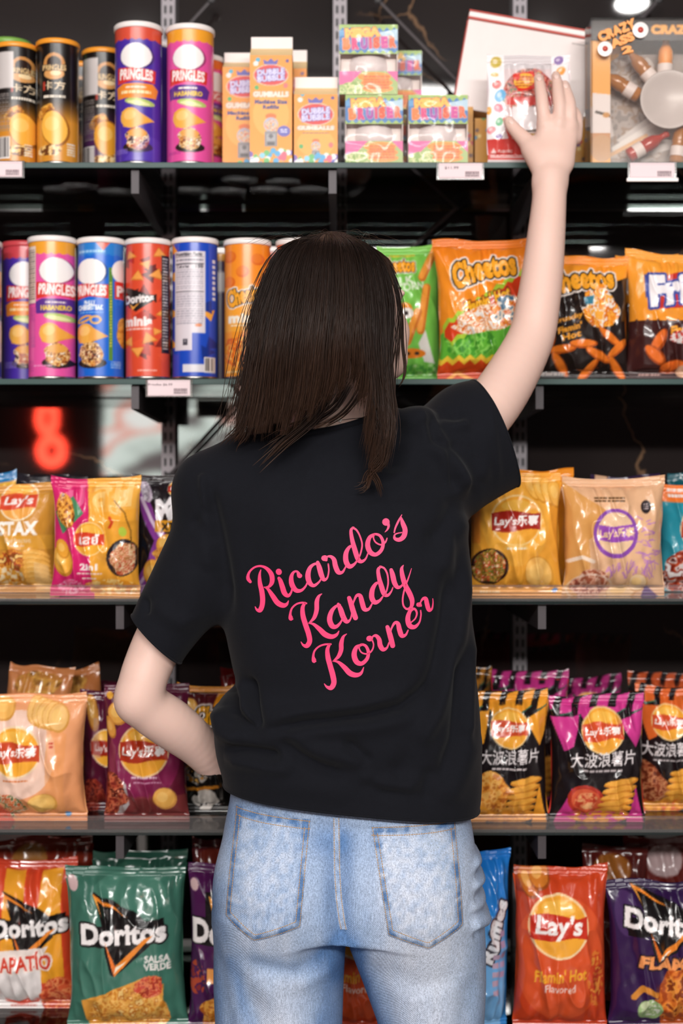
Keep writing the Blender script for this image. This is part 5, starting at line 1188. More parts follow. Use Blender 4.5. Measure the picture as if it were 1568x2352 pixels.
        for q in cor:
            for ax in range(3):
                if q[ax]: continue
                p = list(q); p[ax] = 1; p = tuple(p); a, b = val[q], val[p]; m = (a < 0) != (b < 0)
                t = np.where(m, a / np.where(m, a - b, 1), 0); pos = np.tile(np.array(q, np.float32), (len(I), 1)); pos[:, ax] += t
                acc[m] += pos[m]; cnt[m] += 1
        V = (I + acc / cnt[:, None]) * s.h + s.lo
        Q = []
        for ax in range(3):
            o1, o2 = [(1, 2), (2, 0), (0, 1)][ax]
            sa = [slice(None)] * 3; sb = [slice(None)] * 3; sa[ax] = slice(0, -1); sb[ax] = slice(1, None)
            A, B = S[tuple(sa)], S[tuple(sb)]; E = np.argwhere(A != B)
            E = E[(E[:, o1] > 0) & (E[:, o2] > 0) & (E[:, o1] < n[o1]) & (E[:, o2] < n[o2])]
            ins = A[tuple(E.T)]
            def cell(d1, d2):
                e = E.copy(); e[:, o1] -= d1; e[:, o2] -= d2; return idx[tuple(e.T)]
            q = np.stack([cell(1, 1), cell(0, 1), cell(0, 0), cell(1, 0)], 1)
            q[~ins] = q[~ins][:, ::-1]; Q.append(q)
        return V, np.concatenate(Q)

def relax(V, Q, it=3, lam=.5):
    n = len(V); e = np.concatenate([Q[:, [0, 1]], Q[:, [1, 2]], Q[:, [2, 3]], Q[:, [3, 0]]])
    deg = np.bincount(e.ravel(), minlength=n).astype(np.float32)[:, None]
    for q in range(it):
        for l in (lam, -lam * 1.03) if it > 1 else (lam,):
            acc = np.stack([np.bincount(e[:, 0], V[e[:, 1], k], n) + np.bincount(e[:, 1], V[e[:, 0], k], n) for k in range(3)], 1)
            V = V + l * (acc / np.maximum(deg, 1) - V)
    return V
def normals(V, Q):
    N = np.cross(V[Q[:, 2]] - V[Q[:, 0]], V[Q[:, 3]] - V[Q[:, 1]]); out = np.zeros_like(V)
    for k in range(4):
        for a in range(3): out[:, a] += np.bincount(Q[:, k], N[:, a], len(V))
    return out / (np.linalg.norm(out, axis=1, keepdims=True) + 1e-12)
def dist_path(V, path):
    """distance in the x-z plane from every vertex to a polyline, and the position along it"""
    P = np.array([(p[0], p[2]) for p in path]); best = np.full(len(V), 9.); tt = np.zeros(len(V)); n = len(P) - 1
    for i in range(n):
        d = P[i + 1] - P[i]; L = d @ d; q = V[:, [0, 2]] - P[i]
        t = np.clip(q @ d / L, 0, 1); r = np.linalg.norm(q - t[:, None] * d, axis=1); m = r < best
        best[m] = r[m]; tt[m] = (i + t[m]) / n
    return best, tt
def fold(V, N, path, width, amp, back=2.14):
    """a soft ridge (amp > 0) or crease (amp < 0) along a line over the back of a garment"""
    d, t = dist_path(V, path)
    f = np.exp(-(d / width) ** 2) * np.clip(np.minimum(t, 1 - t) * 5 + .12, 0, 1) * np.clip((back - V[:, 1]) / .05, 0, 1)
    return V + N * (amp * f)[:, None]

# ------------------------------------------------------------------ materials of the figure
M_SKIN = mat('pale_skin', 'e6c2b4', .48, sss=.12, var=.04, vscale=9, bump=.05, bscale=260, spec=.35)
M_TEE = mat('black_cotton', '121319', .9, bump=.25, bscale=900, sheen=.04, spec=.15, var=.1, vscale=120)
M_PINK = mat('pink_print', 'f4477a', .5, spec=.3)
M_HAIRB = mat('brow_hair', '2c1f18', .6)
M_LIPS = mat('lips', 'c98a84', .4); M_EYE = mat('eye_white', 'efe9e4', .2); M_IRIS = mat('brown_iris', '4a3020', .2)
M_SILVER = mat('silver_chain', 'd9d2cc', .25, 1.)
M_THREAD = mat('golden_thread', 'c99a5e', .7)
m, t, b = nt('dark_brown_hair')
a = t.nodes.new('ShaderNodeAttribute'); a.attribute_name = 'print'
t.links.new(a.outputs['Color'], b.inputs['Base Color']); b.inputs['Roughness'].default_value = .42; b.inputs['Specular IOR Level'].default_value = .4
M_HAIR = m
m, t, b = nt('blue_denim')
tc = t.nodes.new('ShaderNodeTexCoord'); at_ = t.nodes.new('ShaderNodeAttribute'); at_.attribute_name = 'print'
mp = t.nodes.new('ShaderNodeMapping'); mp.inputs['Scale'].default_value = (1, 1, .12)
t.links.new(tc.outputs['Object'], mp.inputs['Vector'])
na = t.nodes.new('ShaderNodeTexNoise'); na.inputs['Scale'].default_value = 700; na.inputs['Detail'].default_value = 3
t.links.new(mp.outputs['Vector'], na.inputs['Vector'])
nb = t.nodes.new('ShaderNodeTexNoise'); nb.inputs['Scale'].default_value = 500; nb.inputs['Detail'].default_value = 2
t.links.new(tc.outputs['Object'], nb.inputs['Vector'])
wv = t.nodes.new('ShaderNodeTexWave'); wv.inputs['Scale'].default_value = 260; wv.wave_type = 'BANDS'; wv.bands_direction = 'DIAGONAL'
t.links.new(tc.outputs['Object'], wv.inputs['Vector'])
m1 = t.nodes.new('ShaderNodeMath'); m1.operation = 'ADD'
t.links.new(na.outputs['Fac'], m1.inputs[0]); t.links.new(nb.outputs['Fac'], m1.inputs[1])
m2 = t.nodes.new('ShaderNodeMapRange'); m2.inputs['From Min'].default_value = .7; m2.inputs['From Max'].default_value = 1.3; m2.inputs['To Min'].default_value = .68; m2.inputs['To Max'].default_value = 1.3
t.links.new(m1.outputs[0], m2.inputs['Value'])
mm = t.nodes.new('ShaderNodeMix'); mm.data_type = 'RGBA'; mm.blend_type = 'MULTIPLY'; mm.inputs[0].default_value = 1
t.links.new(at_.outputs['Color'], mm.inputs[6]); t.links.new(m2.outputs['Result'], mm.inputs[7])
t.links.new(mm.outputs[2], b.inputs['Base Color'])
bp = t.nodes.new('ShaderNodeBump'); bp.inputs['Strength'].default_value = .3; bp.inputs['Distance'].default_value = .001
t.links.new(wv.outputs['Fac'], bp.inputs['Height']); t.links.new(bp.outputs['Normal'], b.inputs['Normal'])
b.inputs['Roughness'].default_value = .85; b.inputs['Specular IOR Level'].default_value = .2
M_DENIM = m

# ------------------------------------------------------------------ the person
YB = 2.12                                           # depth of the body's axis
person = thing('person', 'person seen from behind in black t-shirt and blue jeans, reaching to the top shelf', 'person', (0.01, YB, 0))
P = lambda x, y, Y=YB: np.array(at(x, y, Y))
rx = lambda x, Y=YB: (x - CX) * Y / F
rz = lambda y, Y=YB: ZC - (y - HY) * Y / F

# skin: head, neck, trunk and arms in one field
B = Field((-.375, 1.90, .95), (.40, 2.45, 2.075), .0029)
B.stack([(rz(1150), rx(545), rx(1010), 2.02, 2.22), (rz(1300), rx(560), rx(1010), 2.02, 2.23), (rz(1500), rx(590), rx(1000), 2.04, 2.21), (rz(1700), rx(570), rx(1040), 2.03, 2.22), (rz(1850), rx(585), rx(1035), 2.04, 2.22), (.95, rx(590), rx(1030), 2.04, 2.22)], .0)
B.cone(P(760, 1030, 2.11), P(500, 1135, 2.11), .055, .048, .05)
B.cone(P(790, 1020, 2.11), P(975, 1050, 2.125), .052, .040, .04)
B.cone(P(768, 1030, 2.10), P(775, 880, 2.105), .058, .050, .04)
# left arm, bent, hand on the hip
B.chain([(P(492, 1140, 2.11), .046), (P(432, 1330, 2.105), .042), (P(392, 1420, 2.098), .0385), (P(352, 1500, 2.09), .0360), (P(326, 1575, 2.08), .0345), (P(338, 1622, 2.09), .035), (P(392, 1662, 2.115), .0365), (P(450, 1708, 2.15), .032), (P(502, 1768, 2.19), .0250), (P(535, 1804, 2.21), .0230)], .015)
B.ell(P(303, 1612, 2.075), (.0235, .026, .026), .02)
B.cone(P(540, 1795, 2.215), P(600, 1835, 2.245), .024, .030, .015, ((.3, 1, .2), .55))
for k, (dx, dy, Yk) in enumerate(((95, 30, 2.262), (95, 50, 2.258), (88, 68, 2.252), (76, 82, 2.245))):
    B.chain([(P(600 + k * 2, 1828 + k * 10, 2.25), .0095), (P(600 + dx * .6, 1828 + dy * .6, 2.262), .0088), (P(600 + dx, 1828 + dy, Yk), .0075)], .003)
B.chain([(P(545, 1800, 2.20), .012), (P(560, 1850, 2.185), .0105), (P(565, 1888, 2.17), .0085)], .006)
# right arm, raised
B.chain([(P(985, 1058, 2.13), .044), (P(1060, 1005, 2.155), .043), (P(1125, 937, 2.185), .0425), (P(1174, 864, 2.222), .0405), (P(1218, 778, 2.255), .0365), (P(1234, 705, 2.266), .0345), (P(1246, 620, 2.28), .0325), (P(1254, 540, 2.288), .0300), (P(1260, 470, 2.30), .0275), (P(1263, 412, 2.308), .0265)], .02)
# right hand, its back to the camera
W = lambda x, y, Y: P(x, y, Y)
hz = ((.0, 1, .1), .62)
B.cone(W(1263, 415, 2.308), W(1268, 372, 2.315), .0265, .030, .012, hz)
B.cone(W(1250, 375, 2.317), W(1254, 290, 2.325), .0195, .0155, .010, ((0, 1, 0), .85))
B.cone(W(1275, 375, 2.315), W(1282, 288, 2.322), .0195, .0155, .010, ((0, 1, 0), .85))
B.cone(W(1292, 372, 2.317), W(1310, 295, 2.326), .0180, .0140, .010, ((0, 1, 0), .85))
B.cone(W(1240, 372, 2.320), W(1222, 345, 2.328), .018, .017, .012)
fk = .0045
B.chain([(W(1251, 292, 2.325), .0122), (W(1246, 250, 2.323), .0104), (W(1243, 222, 2.330), .0098), (W(1239, 196, 2.341), .0084), (W(1236, 178, 2.350), .0070)], fk)
B.chain([(W(1284, 290, 2.322), .0122), (W(1285, 248, 2.320), .0104), (W(1282, 222, 2.327), .0098), (W(1279, 192, 2.340), .0084), (W(1276, 173, 2.350), .0070)], fk)
B.chain([(W(1308, 296, 2.326), .0114), (W(1309, 260, 2.322), .0100), (W(1307, 234, 2.329), .0094), (W(1301, 210, 2.341), .0080), (W(1297, 194, 2.350), .0068)], fk)
B.chain([(W(1320, 318, 2.332), .0110), (W(1325, 290, 2.334), .0092), (W(1324, 268, 2.342), .0084), (W(1319, 254, 2.352), .0066)], fk)
B.chain([(W(1232, 360, 2.322), .0175), (W(1210, 328, 2.334), .0135), (W(1187, 303, 2.345), .0110), (W(1174, 288, 2.351), .0098), (W(1168, 278, 2.354), .0080)], .006)
for x, y, Y in ((1252, 285, 2.316), (1283, 282, 2.313), (1308, 289, 2.317)): B.ell(W(x, y, Y), (.007, .005, .007), .010)
# head, turned to the right towards the shelf
hc = P(788, 708, 2.09)
yaw = math.radians(-52)
fw = np.array([math.sin(-yaw), math.cos(yaw), .10]); fw /= np.linalg.norm(fw)
rt = np.array([fw[1], -fw[0], 0]); rt /= np.linalg.norm(rt); up = np.cross(rt, fw)
RM = [rt, fw, up]
H = lambda r, f, u: hc + rt * r + fw * f + up * u
B.ell(H(0, -.012, .016), (.073, .090, .084), .02, RM)
B.ell(H(0, .028, -.03), (.060, .062, .082), .03, RM)
B.ell(H(0, .058, -.088), (.030, .028, .024), .03, RM)
for sgn in (-1, 1):
    B.ell(H(sgn * .040, .058, -.042), (.024, .024, .027), .02, RM)
    B.ell(H(sgn * .046, .036, -.084), (.022, .034, .026), .025, RM)
    B.ell(H(sgn * .031, .076, .016), (.021, .008, .006), .012, RM); B.ell(H(sgn * .031, .0735, .0075), (.0135, .0065, .0024), .003, RM); B.ell(H(sgn * .031, .0735, -.0085), (.0135, .0060, .0022), .003, RM)
    B.ell(H(sgn * .075, -.006, -.012), (.007, .017, .030), .006, RM)
B.chain([(H(0, .082, .010), .0075), (H(0, .097, -.024), .0085)], .012)
B.ell(H(0, .097, -.031), (.0115, .0095, .0080), .008, RM)
B.ell(H(0, .084, -.060), (.021, .012, .007), .008, RM); B.ell(H(0, .081, -.070), (.018, .011, .006), .006, RM)
BV, BQ = B.mesh(); BV = relax(BV, BQ, 3, .45)
# legs under the jeans, coarser
L = Field((-.26, 1.95, 0.0), (.28, 2.40, 1.0), .0075)
L.stack([(.80, rx(590), rx(1030), 2.05, 2.22), (.98, rx(590), rx(1030), 2.04, 2.22)], 0)
for sx, cx_ in ((-1, rx(655)), (1, rx(960))):
    L.chain([((cx_, 2.13, .84), .072), ((cx_ + sx * .01, 2.12, .48), .056), ((cx_ + sx * .012, 2.13, .36), .054), ((cx_ + sx * .014, 2.15, .10), .036)], .03)
    L.chain([((cx_ + sx * .014, 2.14, .04), .034), ((cx_ + sx * .02, 2.30, .022), .026)], .02)
LV, LQ = L.mesh()
o = link('body', mesh(np.concatenate([BV, LV]) - np.array(person.location), np.concatenate([BQ, LQ + len(BV)])), M_SKIN, person)
body = o
def at_person(o): o.parent = person; return o
def sub(name, V, Q, m, parent, cols=None, smooth=True):
    return link(name, mesh(np.asarray(V) - np.array(person.location), Q, cols), m, parent, smooth=smooth)
for sgn in (-1, 1):
    MB().tube([Vector(H(sgn * r_, f_, u_)) - person.location for r_, f_, u_ in ((.014, .0905, .020), (.024, .0885, .024), (.036, .0815, .024), (.046, .070, .019))], [.001, .0024, .0022, .0006], 8).build('eyebrow', M_HAIRB, person, smooth=True)
    e = MB().sphere(Vector(H(sgn * .031, .0705, .0)) - person.location, .0112, 20).build('eye', M_EYE, person, smooth=True)
    MB().sphere(Vector(H(sgn * .031, .0788, .0)) - person.location, .0052, 14).build('iris', M_IRIS, e, smooth=True)
MB().tube([Vector(H(x, .0945 - abs(x) * .35, -.0645)) - person.location for x in (-.02, -.01, 0, .01, .02)], [.001, .0028, .0034, .0028, .001], 8).build('lips', M_LIPS, person, smooth=True)
def nail(c, d, n, r):
    d = Vector(d).normalized(); n = Vector(n).normalized(); w = d.cross(n)
    M = Matrix((w, d, n)).transposed().to_4x4(); M.translation = Vector(c) - person.location
    mb = MB(); mb.sphere((0, 0, 0), 1, 12, (r * .75, r, r * .22)); bmesh.ops.transform(mb.bm, matrix=M, verts=mb.bm.verts)
    mb.build('fingernail', M_NAIL, person, smooth=True)
M_NAIL = mat('fingernail', 'f0cfc4', .25, coat=.3)
for p, q, k in (((1239, 190, 2.336), (1236, 176, 2.344), 0), ((1278, 186, 2.336), (1276, 171, 2.344), 0), ((1300, 206, 2.337), (1297, 192, 2.345), 0), ((1321, 262, 2.341), (1319, 252, 2.348), 0), ((1176, 286, 2.344), (1170, 278, 2.348), 0)):
    a, b_ = Vector(P(*p)), Vector(P(*q)); nail((a + b_) / 2 + Vector((0, -.0035, .001)), b_ - a, (0, -1, .45), .0062)

# ------------------------------------------------------------------ jeans
J = Field((-.26, 1.92, .02), (.27, 2.38, 1.06), .0042)
hem = lambda y, x0, x1, y0, y1: (rz(y), rx(x0), rx(x1), y0, y1)
J.stack([hem(1780, 535, 1060, 2.015, 2.245), hem(1840, 527, 1072, 2.005, 2.25), hem(1890, 517, 1082, 1.995, 2.252), hem(1960, 506, 1092, 1.982, 2.255), hem(2050, 496, 1103, 1.978, 2.255), hem(2112, 491, 1110, 1.985, 2.252)], .0, 2.6)
F0 = J.F.copy(); J.F[:] = .08
def leg(rows, k=.0): J.stack(rows, k, 2.3)
lower = lambda: None
leg([hem(2075, 492, 800, 1.985, 2.25), hem(2150, 489, 794, 1.995, 2.245), hem(2250, 489, 789, 2.015, 2.24), hem(2352, 494, 786, 2.02, 2.24), hem(2700, 505, 770, 2.03, 2.24), (.025, rx(500), rx(760), 2.03, 2.27)])
FL = J.F.copy(); J.F[:] = .08
leg([hem(2075, 770, 1107, 1.985, 2.25), hem(2150, 795, 1113, 1.995, 2.245), hem(2250, 832, 1116, 2.015, 2.24), hem(2352, 868, 1112, 2.025, 2.24), hem(2700, 885, 1125, 2.03, 2.24), (.025, rx(885), rx(1130), 2.03, 2.27)])
FR = J.F
hip = F0; legs = np.minimum(FL, FR)
k = .008; hh = np.clip(.5 + .5 * (hip - legs) / k, 0, 1); J.F = (hip + (legs - hip) * hh - k * hh * (1 - hh)).astype(np.float32)
J.F = np.maximum(J.F, -.06)
for x in (640, 938): J.ell((rx(x), 2.052, rz(2015)), (.080, .082, .080), .04)
JV, JQ = J.mesh(); JV = relax(JV, JQ, 5, .5); N = normals(JV, JQ)
for path, w, a in ((((779, 1890), (778, 2000), (786, 2120)), .014, -.0105), (((560, 2150), (680, 2178), (775, 2140)), .016, -.007), (((585, 2162), (690, 2195), (780, 2170)), .014, .005), (((600, 2170), (660, 2260), (700, 2352)), .02, .007), (((545, 2160), (585, 2260), (610, 2400)), .018, -.006), (((505, 2130), (520, 2250), (545, 2380)), .014, -.005),
                   (((850, 2170), (960, 2205), (1060, 2180)), .02, -.004), (((960, 2200), (975, 2290), (985, 2400)), .026, .006), (((1070, 2190), (1060, 2290), (1065, 2400)), .018, -.006), (((845, 2150), (880, 2250), (900, 2352)), .014, -.003),
                   (((1075, 1950), (1092, 1962), (1105, 1966)), .006, .007), (((1070, 1990), (1095, 2000), (1110, 2004)), .006, .008), (((1060, 2035), (1095, 2045), (1112, 2050)), .007, .006), (((1065, 2075), (1090, 2082), (1115, 2098)), .009, .010), (((1075, 2098), (1095, 2104), (1115, 2112)), .006, -.008), (((1080, 1975), (1105, 1982)), .005, -.005), (((1075, 2020), (1108, 2026)), .005, -.005),
                   (((560, 1960), (640, 2010), (690, 2060)), .035, .003), (((720, 1960), (745, 2040), (770, 2100)), .02, .003), (((690, 2140), (740, 2125), (778, 2122)), .012, -.005)):
    JV = fold(JV, N, [P(x, y) for x, y in path], w, a, 2.22)
# wash: pale seat and thighs, deep blue at the outseams and crotch
X, Z = JV[:, 0], JV[:, 2]
wash = np.zeros(len(JV))
for x, y, sx, sy, a in ((625, 2010, .060, .085, .75), (950, 2010, .075, .10, 1.0), (655, 2300, .05, .13, .8), (985, 2280, .055, .15, .85), (700, 1990, .02, .12, -.1)):
    wash += a * np.exp(-((X - rx(x)) / sx) ** 2 - ((Z - rz(y)) / sy) ** 2)
for path, w, a in ((((500, 2000), (492, 2150), (500, 2400)), .022, -.5), (((790, 1880), (780, 2000), (790, 2120), (800, 2200)), .022, -.6), (((790, 2120), (755, 2180), (740, 2400)), .025, -.7), (((810, 2150), (860, 2300), (890, 2420)), .018, -.7), (((540, 1850), (780, 1890)), .02, -.25), (((600, 2140), (690, 2165), (770, 2120)), .014, -.5), (((540, 2160), (600, 2350)), .012, -.45)):
    d, t_ = dist_path(JV, [P(x, y) for x, y in path]); wash += a * np.exp(-(d / w) ** 2)
wash += .35 * (vnoise(X * 30, Z * 16, 2) - .5) + .3 * (vnoise(X * 90, Z * 30, 3) - .5)
wash = np.clip(.42 + .58 * wash, 0, 1)[:, None]
def denim(wv):
    c0, c1, c2 = (np.array(lin(c)) for c in ('5d80b0', 'a0b4d2', 'cdd5e5'))
    return np.where(wv < .5, c0 + (c1 - c0) * wv * 2, c1 + (c2 - c1) * (wv - .5) * 2)
jeans = sub('jeans', JV, JQ, M_DENIM, person, denim(wash))
bvh_j = BVHTree.FromPolygons([tuple(v) for v in JV], JQ.tolist())
def on(bvh, x, z, dflt=2.0):
    h = bvh.ray_cast(Vector((x, 1.6, z)), Vector((0, 1, 0)))
    return h[0].y if h[0] is not None else dflt
PKT = {'l': [(534, 1871), (713, 1884), (692, 2116), (584, 2152), (516, 2105)], 'r': [(852, 1897), (1051, 1896), (1065, 2125), (983, 2172), (889, 2136)]}
stitch_quads = []
def to_px(pts): return [(rx(x, 2.0), rz(y, 2.0)) for x, y in pts]
for key, pts in PKT.items():
    tl, tr, br, tip, bl = [np.array(q) for q in to_px(pts)]
    nu, nv = 34, 44; Vp = []; cc = []
    for j in range(nv):
        v = j / (nv - 1)
        for i in range(nu):
            u = i / (nu - 1)
            tu = (tip - bl) @ (br - bl) / ((br - bl) @ (br - bl))
            low = bl + (tip - bl) * (u / tu) if u < tu else tip + (br - tip) * ((u - tu) / (1 - tu))
            q = (tl + (tr - tl) * u) * (1 - v) + low * v
            e = min(u, 1 - u, v * 1.2, (1 - v) * 1.2)
            h = .0030 * min(1, e * 22) + .0006
            h += .0009 * math.exp(-((e - .05) / .012) ** 2) - .0012 * math.exp(-((e - .02) / .014) ** 2)
            if v < .09: h += .0012
            Vp.append((q[0], on(bvh_j, q[0], q[1]) - h, q[1]))
            edge = math.exp(-((e - .045) / .035) ** 2)
            wv = .50 + (.20 if key == 'r' else .0) + .22 * math.exp(-((u - .5) / .35) ** 2 - ((v - .55) / .4) ** 2) - .55 * edge + .45 * (vnoise(q[0] * 160, q[1] * 160, 4) - .5) * (1 + 2 * edge) + .2 * (vnoise(q[0] * 40, q[1] * 20, 5) - .5)
            if v < .2 and (u < .12 or u > .88): wv -= .25
            cc.append(max(0, min(1, wv)))
    pk = sub('back_pocket', np.array(Vp), grid_faces(nu, nv)[:, ::-1], M_DENIM, jeans, denim(np.array(cc)[:, None]))
    bvp = BVHTree.FromPolygons([tuple(v) for v in Vp], grid_faces(nu, nv).tolist())
    def rowpath(ins, lines):
        c = (tl + tr + br + bl) / 4
        pp = [tl, bl, tip, br, tr] if lines == 'u' else [tl, tr]
        out = []
        for q in pp:
            d = c - q; out.append(q + d / np.linalg.norm(d) * ins * (1.25 if lines == 'u' else 0) + (np.array((0, -ins)) if lines == 't' else 0))
        return out
    for ins, ln in ((.0022, 'u'), (.010, 'u'), (.0025, 't'), (.0125, 't')):
        pp = rowpath(ins, ln)
        for a_, b_ in zip(pp, pp[1:]):
            n = int(np.linalg.norm(b_ - a_) / .0034)
            for i in range(n):
                q0 = a_ + (b_ - a_) * (i + .12) / n; q1 = a_ + (b_ - a_) * (i + .88) / n; stitch_quads.append((q0, q1, bvp))
# centre back seam: a raised felled strip with two rows of stitches
seam = [(772, 1880), (773, 1940), (774, 2000), (778, 2060), (785, 2110), (789, 2128)]
sp = np.array(to_px(seam)); tt = np.linspace(0, 1, 60); cs = np.stack([np.interp(tt, np.linspace(0, 1, len(sp)), sp[:, k]) for k in (0, 1)], 1)
Vs = []; cc = []
for q in cs:
    for k in range(5):
        x = q[0] + (k - 2) * .0026 ; Vs.append((x, on(bvh_j, x, q[1]) - (.0022 if 0 < k < 4 else .0004), q[1])); cc.append(.25 + .5 * vnoise(q[1] * 220, k * 1.7, 6) * (1 if k in (1, 3) else .7))
sub('centre_seam', np.array(Vs), grid_faces(5, 60), M_DENIM, jeans, denim(np.clip(np.array(cc), 0, 1)[:, None]))
bvs = BVHTree.FromPolygons(Vs, grid_faces(5, 60).tolist())
for off in (-.0034, .0036):
    for i in range(len(cs) - 1):
        a_, b_ = cs[i] + np.array((off, 0)), cs[i + 1] + np.array((off, 0)); stitch_quads.append((a_ + (b_ - a_) * .1, a_ + (b_ - a_) * .85, bvs))
Vt, Ft = [], []
for a_, b_, bv in stitch_quads:
    d = b_ - a_; d = d / np.linalg.norm(d); n_ = np.array((-d[1], d[0])) * .0005; i0 = len(Vt)
    for q, hgt in ((a_ - n_, .0003), (b_ - n_, .0003), (b_ + n_, .0003), (a_ + n_, .0003), ((a_ + b_) / 2, .0010)):
        h = bv.ray_cast(Vector((q[0], 1.6, q[1])), Vector((0, 1, 0))); y = h[0].y if h[0] is not None else on(bvh_j, q[0], q[1]) - .001
        Vt.append((q[0], y - hgt, q[1]))
    Ft += [(i0, i0 + 1, i0 + 4), (i0 + 1, i0 + 2, i0 + 4), (i0 + 2, i0 + 3, i0 + 4), (i0 + 3, i0, i0 + 4)]
tag(sub('stitching', np.array(Vt), Ft, M_THREAD, jeans, smooth=False), kind='stuff')

# ------------------------------------------------------------------ t-shirt
T = Field((-.36, 1.90, .86), (.32, 2.34, 1.56), .0036)
def trow(y, x0, x1, y0=1.985, y1=2.26): return (rz(y), rx(x0), rx(x1), y0, y1)
T.stack([trow(1030, 580, 975, 2.045, 2.19), trow(1080, 505, 1020, 2.02, 2.215), trow(1140, 482, 1058, 2.0, 2.235), trow(1200, 486, 1070, 1.99, 2.245), trow(1300, 498, 1076, 1.985, 2.25), trow(1440, 518, 1082, 1.985, 2.25), trow(1530, 536, 1088, 1.988, 2.25), trow(1562, 546, 1092, 1.988, 2.25), trow(1590, 520, 1095, 1.985, 2.25), trow(1625, 497, 1098, 1.982, 2.25), trow(1690, 494, 1101, 1.98, 2.25), trow(1735, 500, 1103, 1.985, 2.25), trow(1775, 512, 1104, 1.985, 2.255), trow(1800, 516, 1104, 1.985, 2.258), trow(1840, 523, 1101, 1.982, 2.26), trow(1880, 526, 1092, 1.98, 2.262), trow(1920, 530, 1080, 1.98, 2.262)], .0, 2.7)
T.cone(P(770, 1010, 2.105), P(490, 1128, 2.11), .062, .062, .035)
T.cone(P(790, 1010, 2.105), P(960, 1045, 2.12), .062, .060, .04)
T.cone(P(768, 1010, 2.10), P(772, 930, 2.10), .074, .064, .04)
# left sleeve hanging along the bent arm
T.chain([(P(520, 1150, 2.11), .056), (P(490, 1230, 2.108), .060), (P(448, 1325, 2.10), .0610), (P(402, 1400, 2.088), .0545), (P(364, 1462, 2.082), .0490), (P(330, 1518, 2.078), .0480)], .03)
# right sleeve, lifted with the arm
T.cone(P(985, 1062, 2.125), P(1085, 1000, 2.165), .070, .078, .03); T.cone(P(1085, 1000, 2.165), P(1160, 975, 2.19), .0775, .076, .02)
T.cone(P(1060, 1090, 2.15), P(1150, 1060, 2.17), .058, .045, .03)
T.cone(P(928, 990, 2.08), P(966, 980, 2.085), .032, .027, .012)
TV, TQ = T.mesh(); TV = relax(TV, TQ, 4, .5); N = normals(TV, TQ)
FOLDS = (
    # right shoulder tuck and yoke
    (((1000, 945), (992, 975), (1003, 1010), (1035, 1030)), .010, -.013), (((925, 955), (975, 965), (995, 1005), (1030, 1045), (1060, 1100), (1060, 1150)), .015, .016), (((915, 950), (910, 1010), (900, 1090)), .016, -.010),
    (((1010, 965), (1060, 972), (1090, 968)), .008, .006), (((1010, 950), (1045, 955), (1080, 945)), .008, -.004), (((1040, 1010), (1052, 1060), (1062, 1130)), .010, -.010), (((955, 1000), (945, 1080), (925, 1160)), .024, .006),
    (((1125, 960), (1130, 1050), (1120, 1110)), .012, .004), (((1140, 905), (1150, 1000), (1165, 1110)), .006, .0025),
    # armhole towards the print
    (((1062, 1140), (1030, 1200), (980, 1260)), .014, -.006), (((1070, 1180), (1040, 1260), (1010, 1330)), .016, .006), (((1060, 1200), (1065, 1300), (1062, 1420)), .010, -.005),
    # right side
    (((1075, 1280), (1060, 1400), (1040, 1520), (1000, 1640), (940, 1740)), .013, .010), (((1045, 1300), (1030, 1430), (1005, 1540), (960, 1630)), .014, -.010), (((1088, 1450), (1080, 1600), (1075, 1720)), .008, .007), (((1070, 1480), (1062, 1600), (1050, 1700), (1010, 1800)), .012, -.009), (((1090, 1700), (1060, 1780), (1020, 1850)), .02, .006),
    # gathers above the hem
    (((595, 1680), (700, 1655), (830, 1640), (920, 1620), (990, 1570)), .008, -.013), (((600, 1660), (700, 1636), (830, 1618), (930, 1590)), .013, .007), (((590, 1690), (700, 1675), (850, 1665), (960, 1640)), .012, .006),
    (((565, 1560), (580, 1620), (595, 1680)), .008, -.012), (((545, 1570), (560, 1630), (585, 1680)), .012, .005), (((522, 1590), (530, 1640), (590, 1685)), .008, -.012), (((500, 1640), (515, 1690), (560, 1705)), .014, .012),
    (((510, 1725), (580, 1728), (650, 1735)), .008, -.013), (((510, 1748), (600, 1752), (680, 1760)), .012, .008), (((640, 1690), (690, 1730), (740, 1760), (790, 1770)), .009, -.008), (((660, 1680), (720, 1715), (800, 1735), (850, 1740)), .012, .006),
    (((790, 1690), (830, 1730), (850, 1745)), .008, -.008), (((820, 1770), (860, 1795), (920, 1805), (970, 1790)), .010, .006), (((830, 1785), (880, 1812), (940, 1818)), .009, -.006), (((970, 1680), (930, 1750), (900, 1780)), .014, -.005), (((560, 1790), (700, 1800), (820, 1820)), .02, .005),
    (((990, 1760), (980, 1800), (975, 1840)), .010, -.004),
    # left sleeve and shoulder
    (((470, 1110), (488, 1200), (505, 1300), (520, 1420)), .010, -.009), (((455, 1180), (470, 1250), (470, 1320)), .014, .005), (((460, 1085), (462, 1120), (475, 1180)), .007, .006), (((430, 1190), (455, 1215), (480, 1260)), .010, -.005), (((345, 1385), (380, 1420), (430, 1450)), .012, .004), (((322, 1378), (324, 1400), (325, 1420)), .006, -.006), (((420, 1300), (430, 1380), (440, 1450)), .02, .004),
    # broad, shallow drape over the back
    (((620, 1120), (700, 1300), (760, 1500)), .04, .004), (((900, 1150), (860, 1300), (840, 1450)), .035, -.003), (((560, 1150), (600, 1350), (640, 1520)), .03, -.003), (((680, 1080), (760, 1110), (860, 1090)), .03, .004))
for path, w, a in FOLDS: TV = fold(TV, N, [P(x, y, 2.0) for x, y in path], w, a * 1.5, 2.16)
TV = relax(TV, TQ, 1, .4)
bm = bmesh.new()
vs = [bm.verts.new(tuple(v)) for v in TV]
for q in TQ: bm.faces.new([vs[i] for i in q])
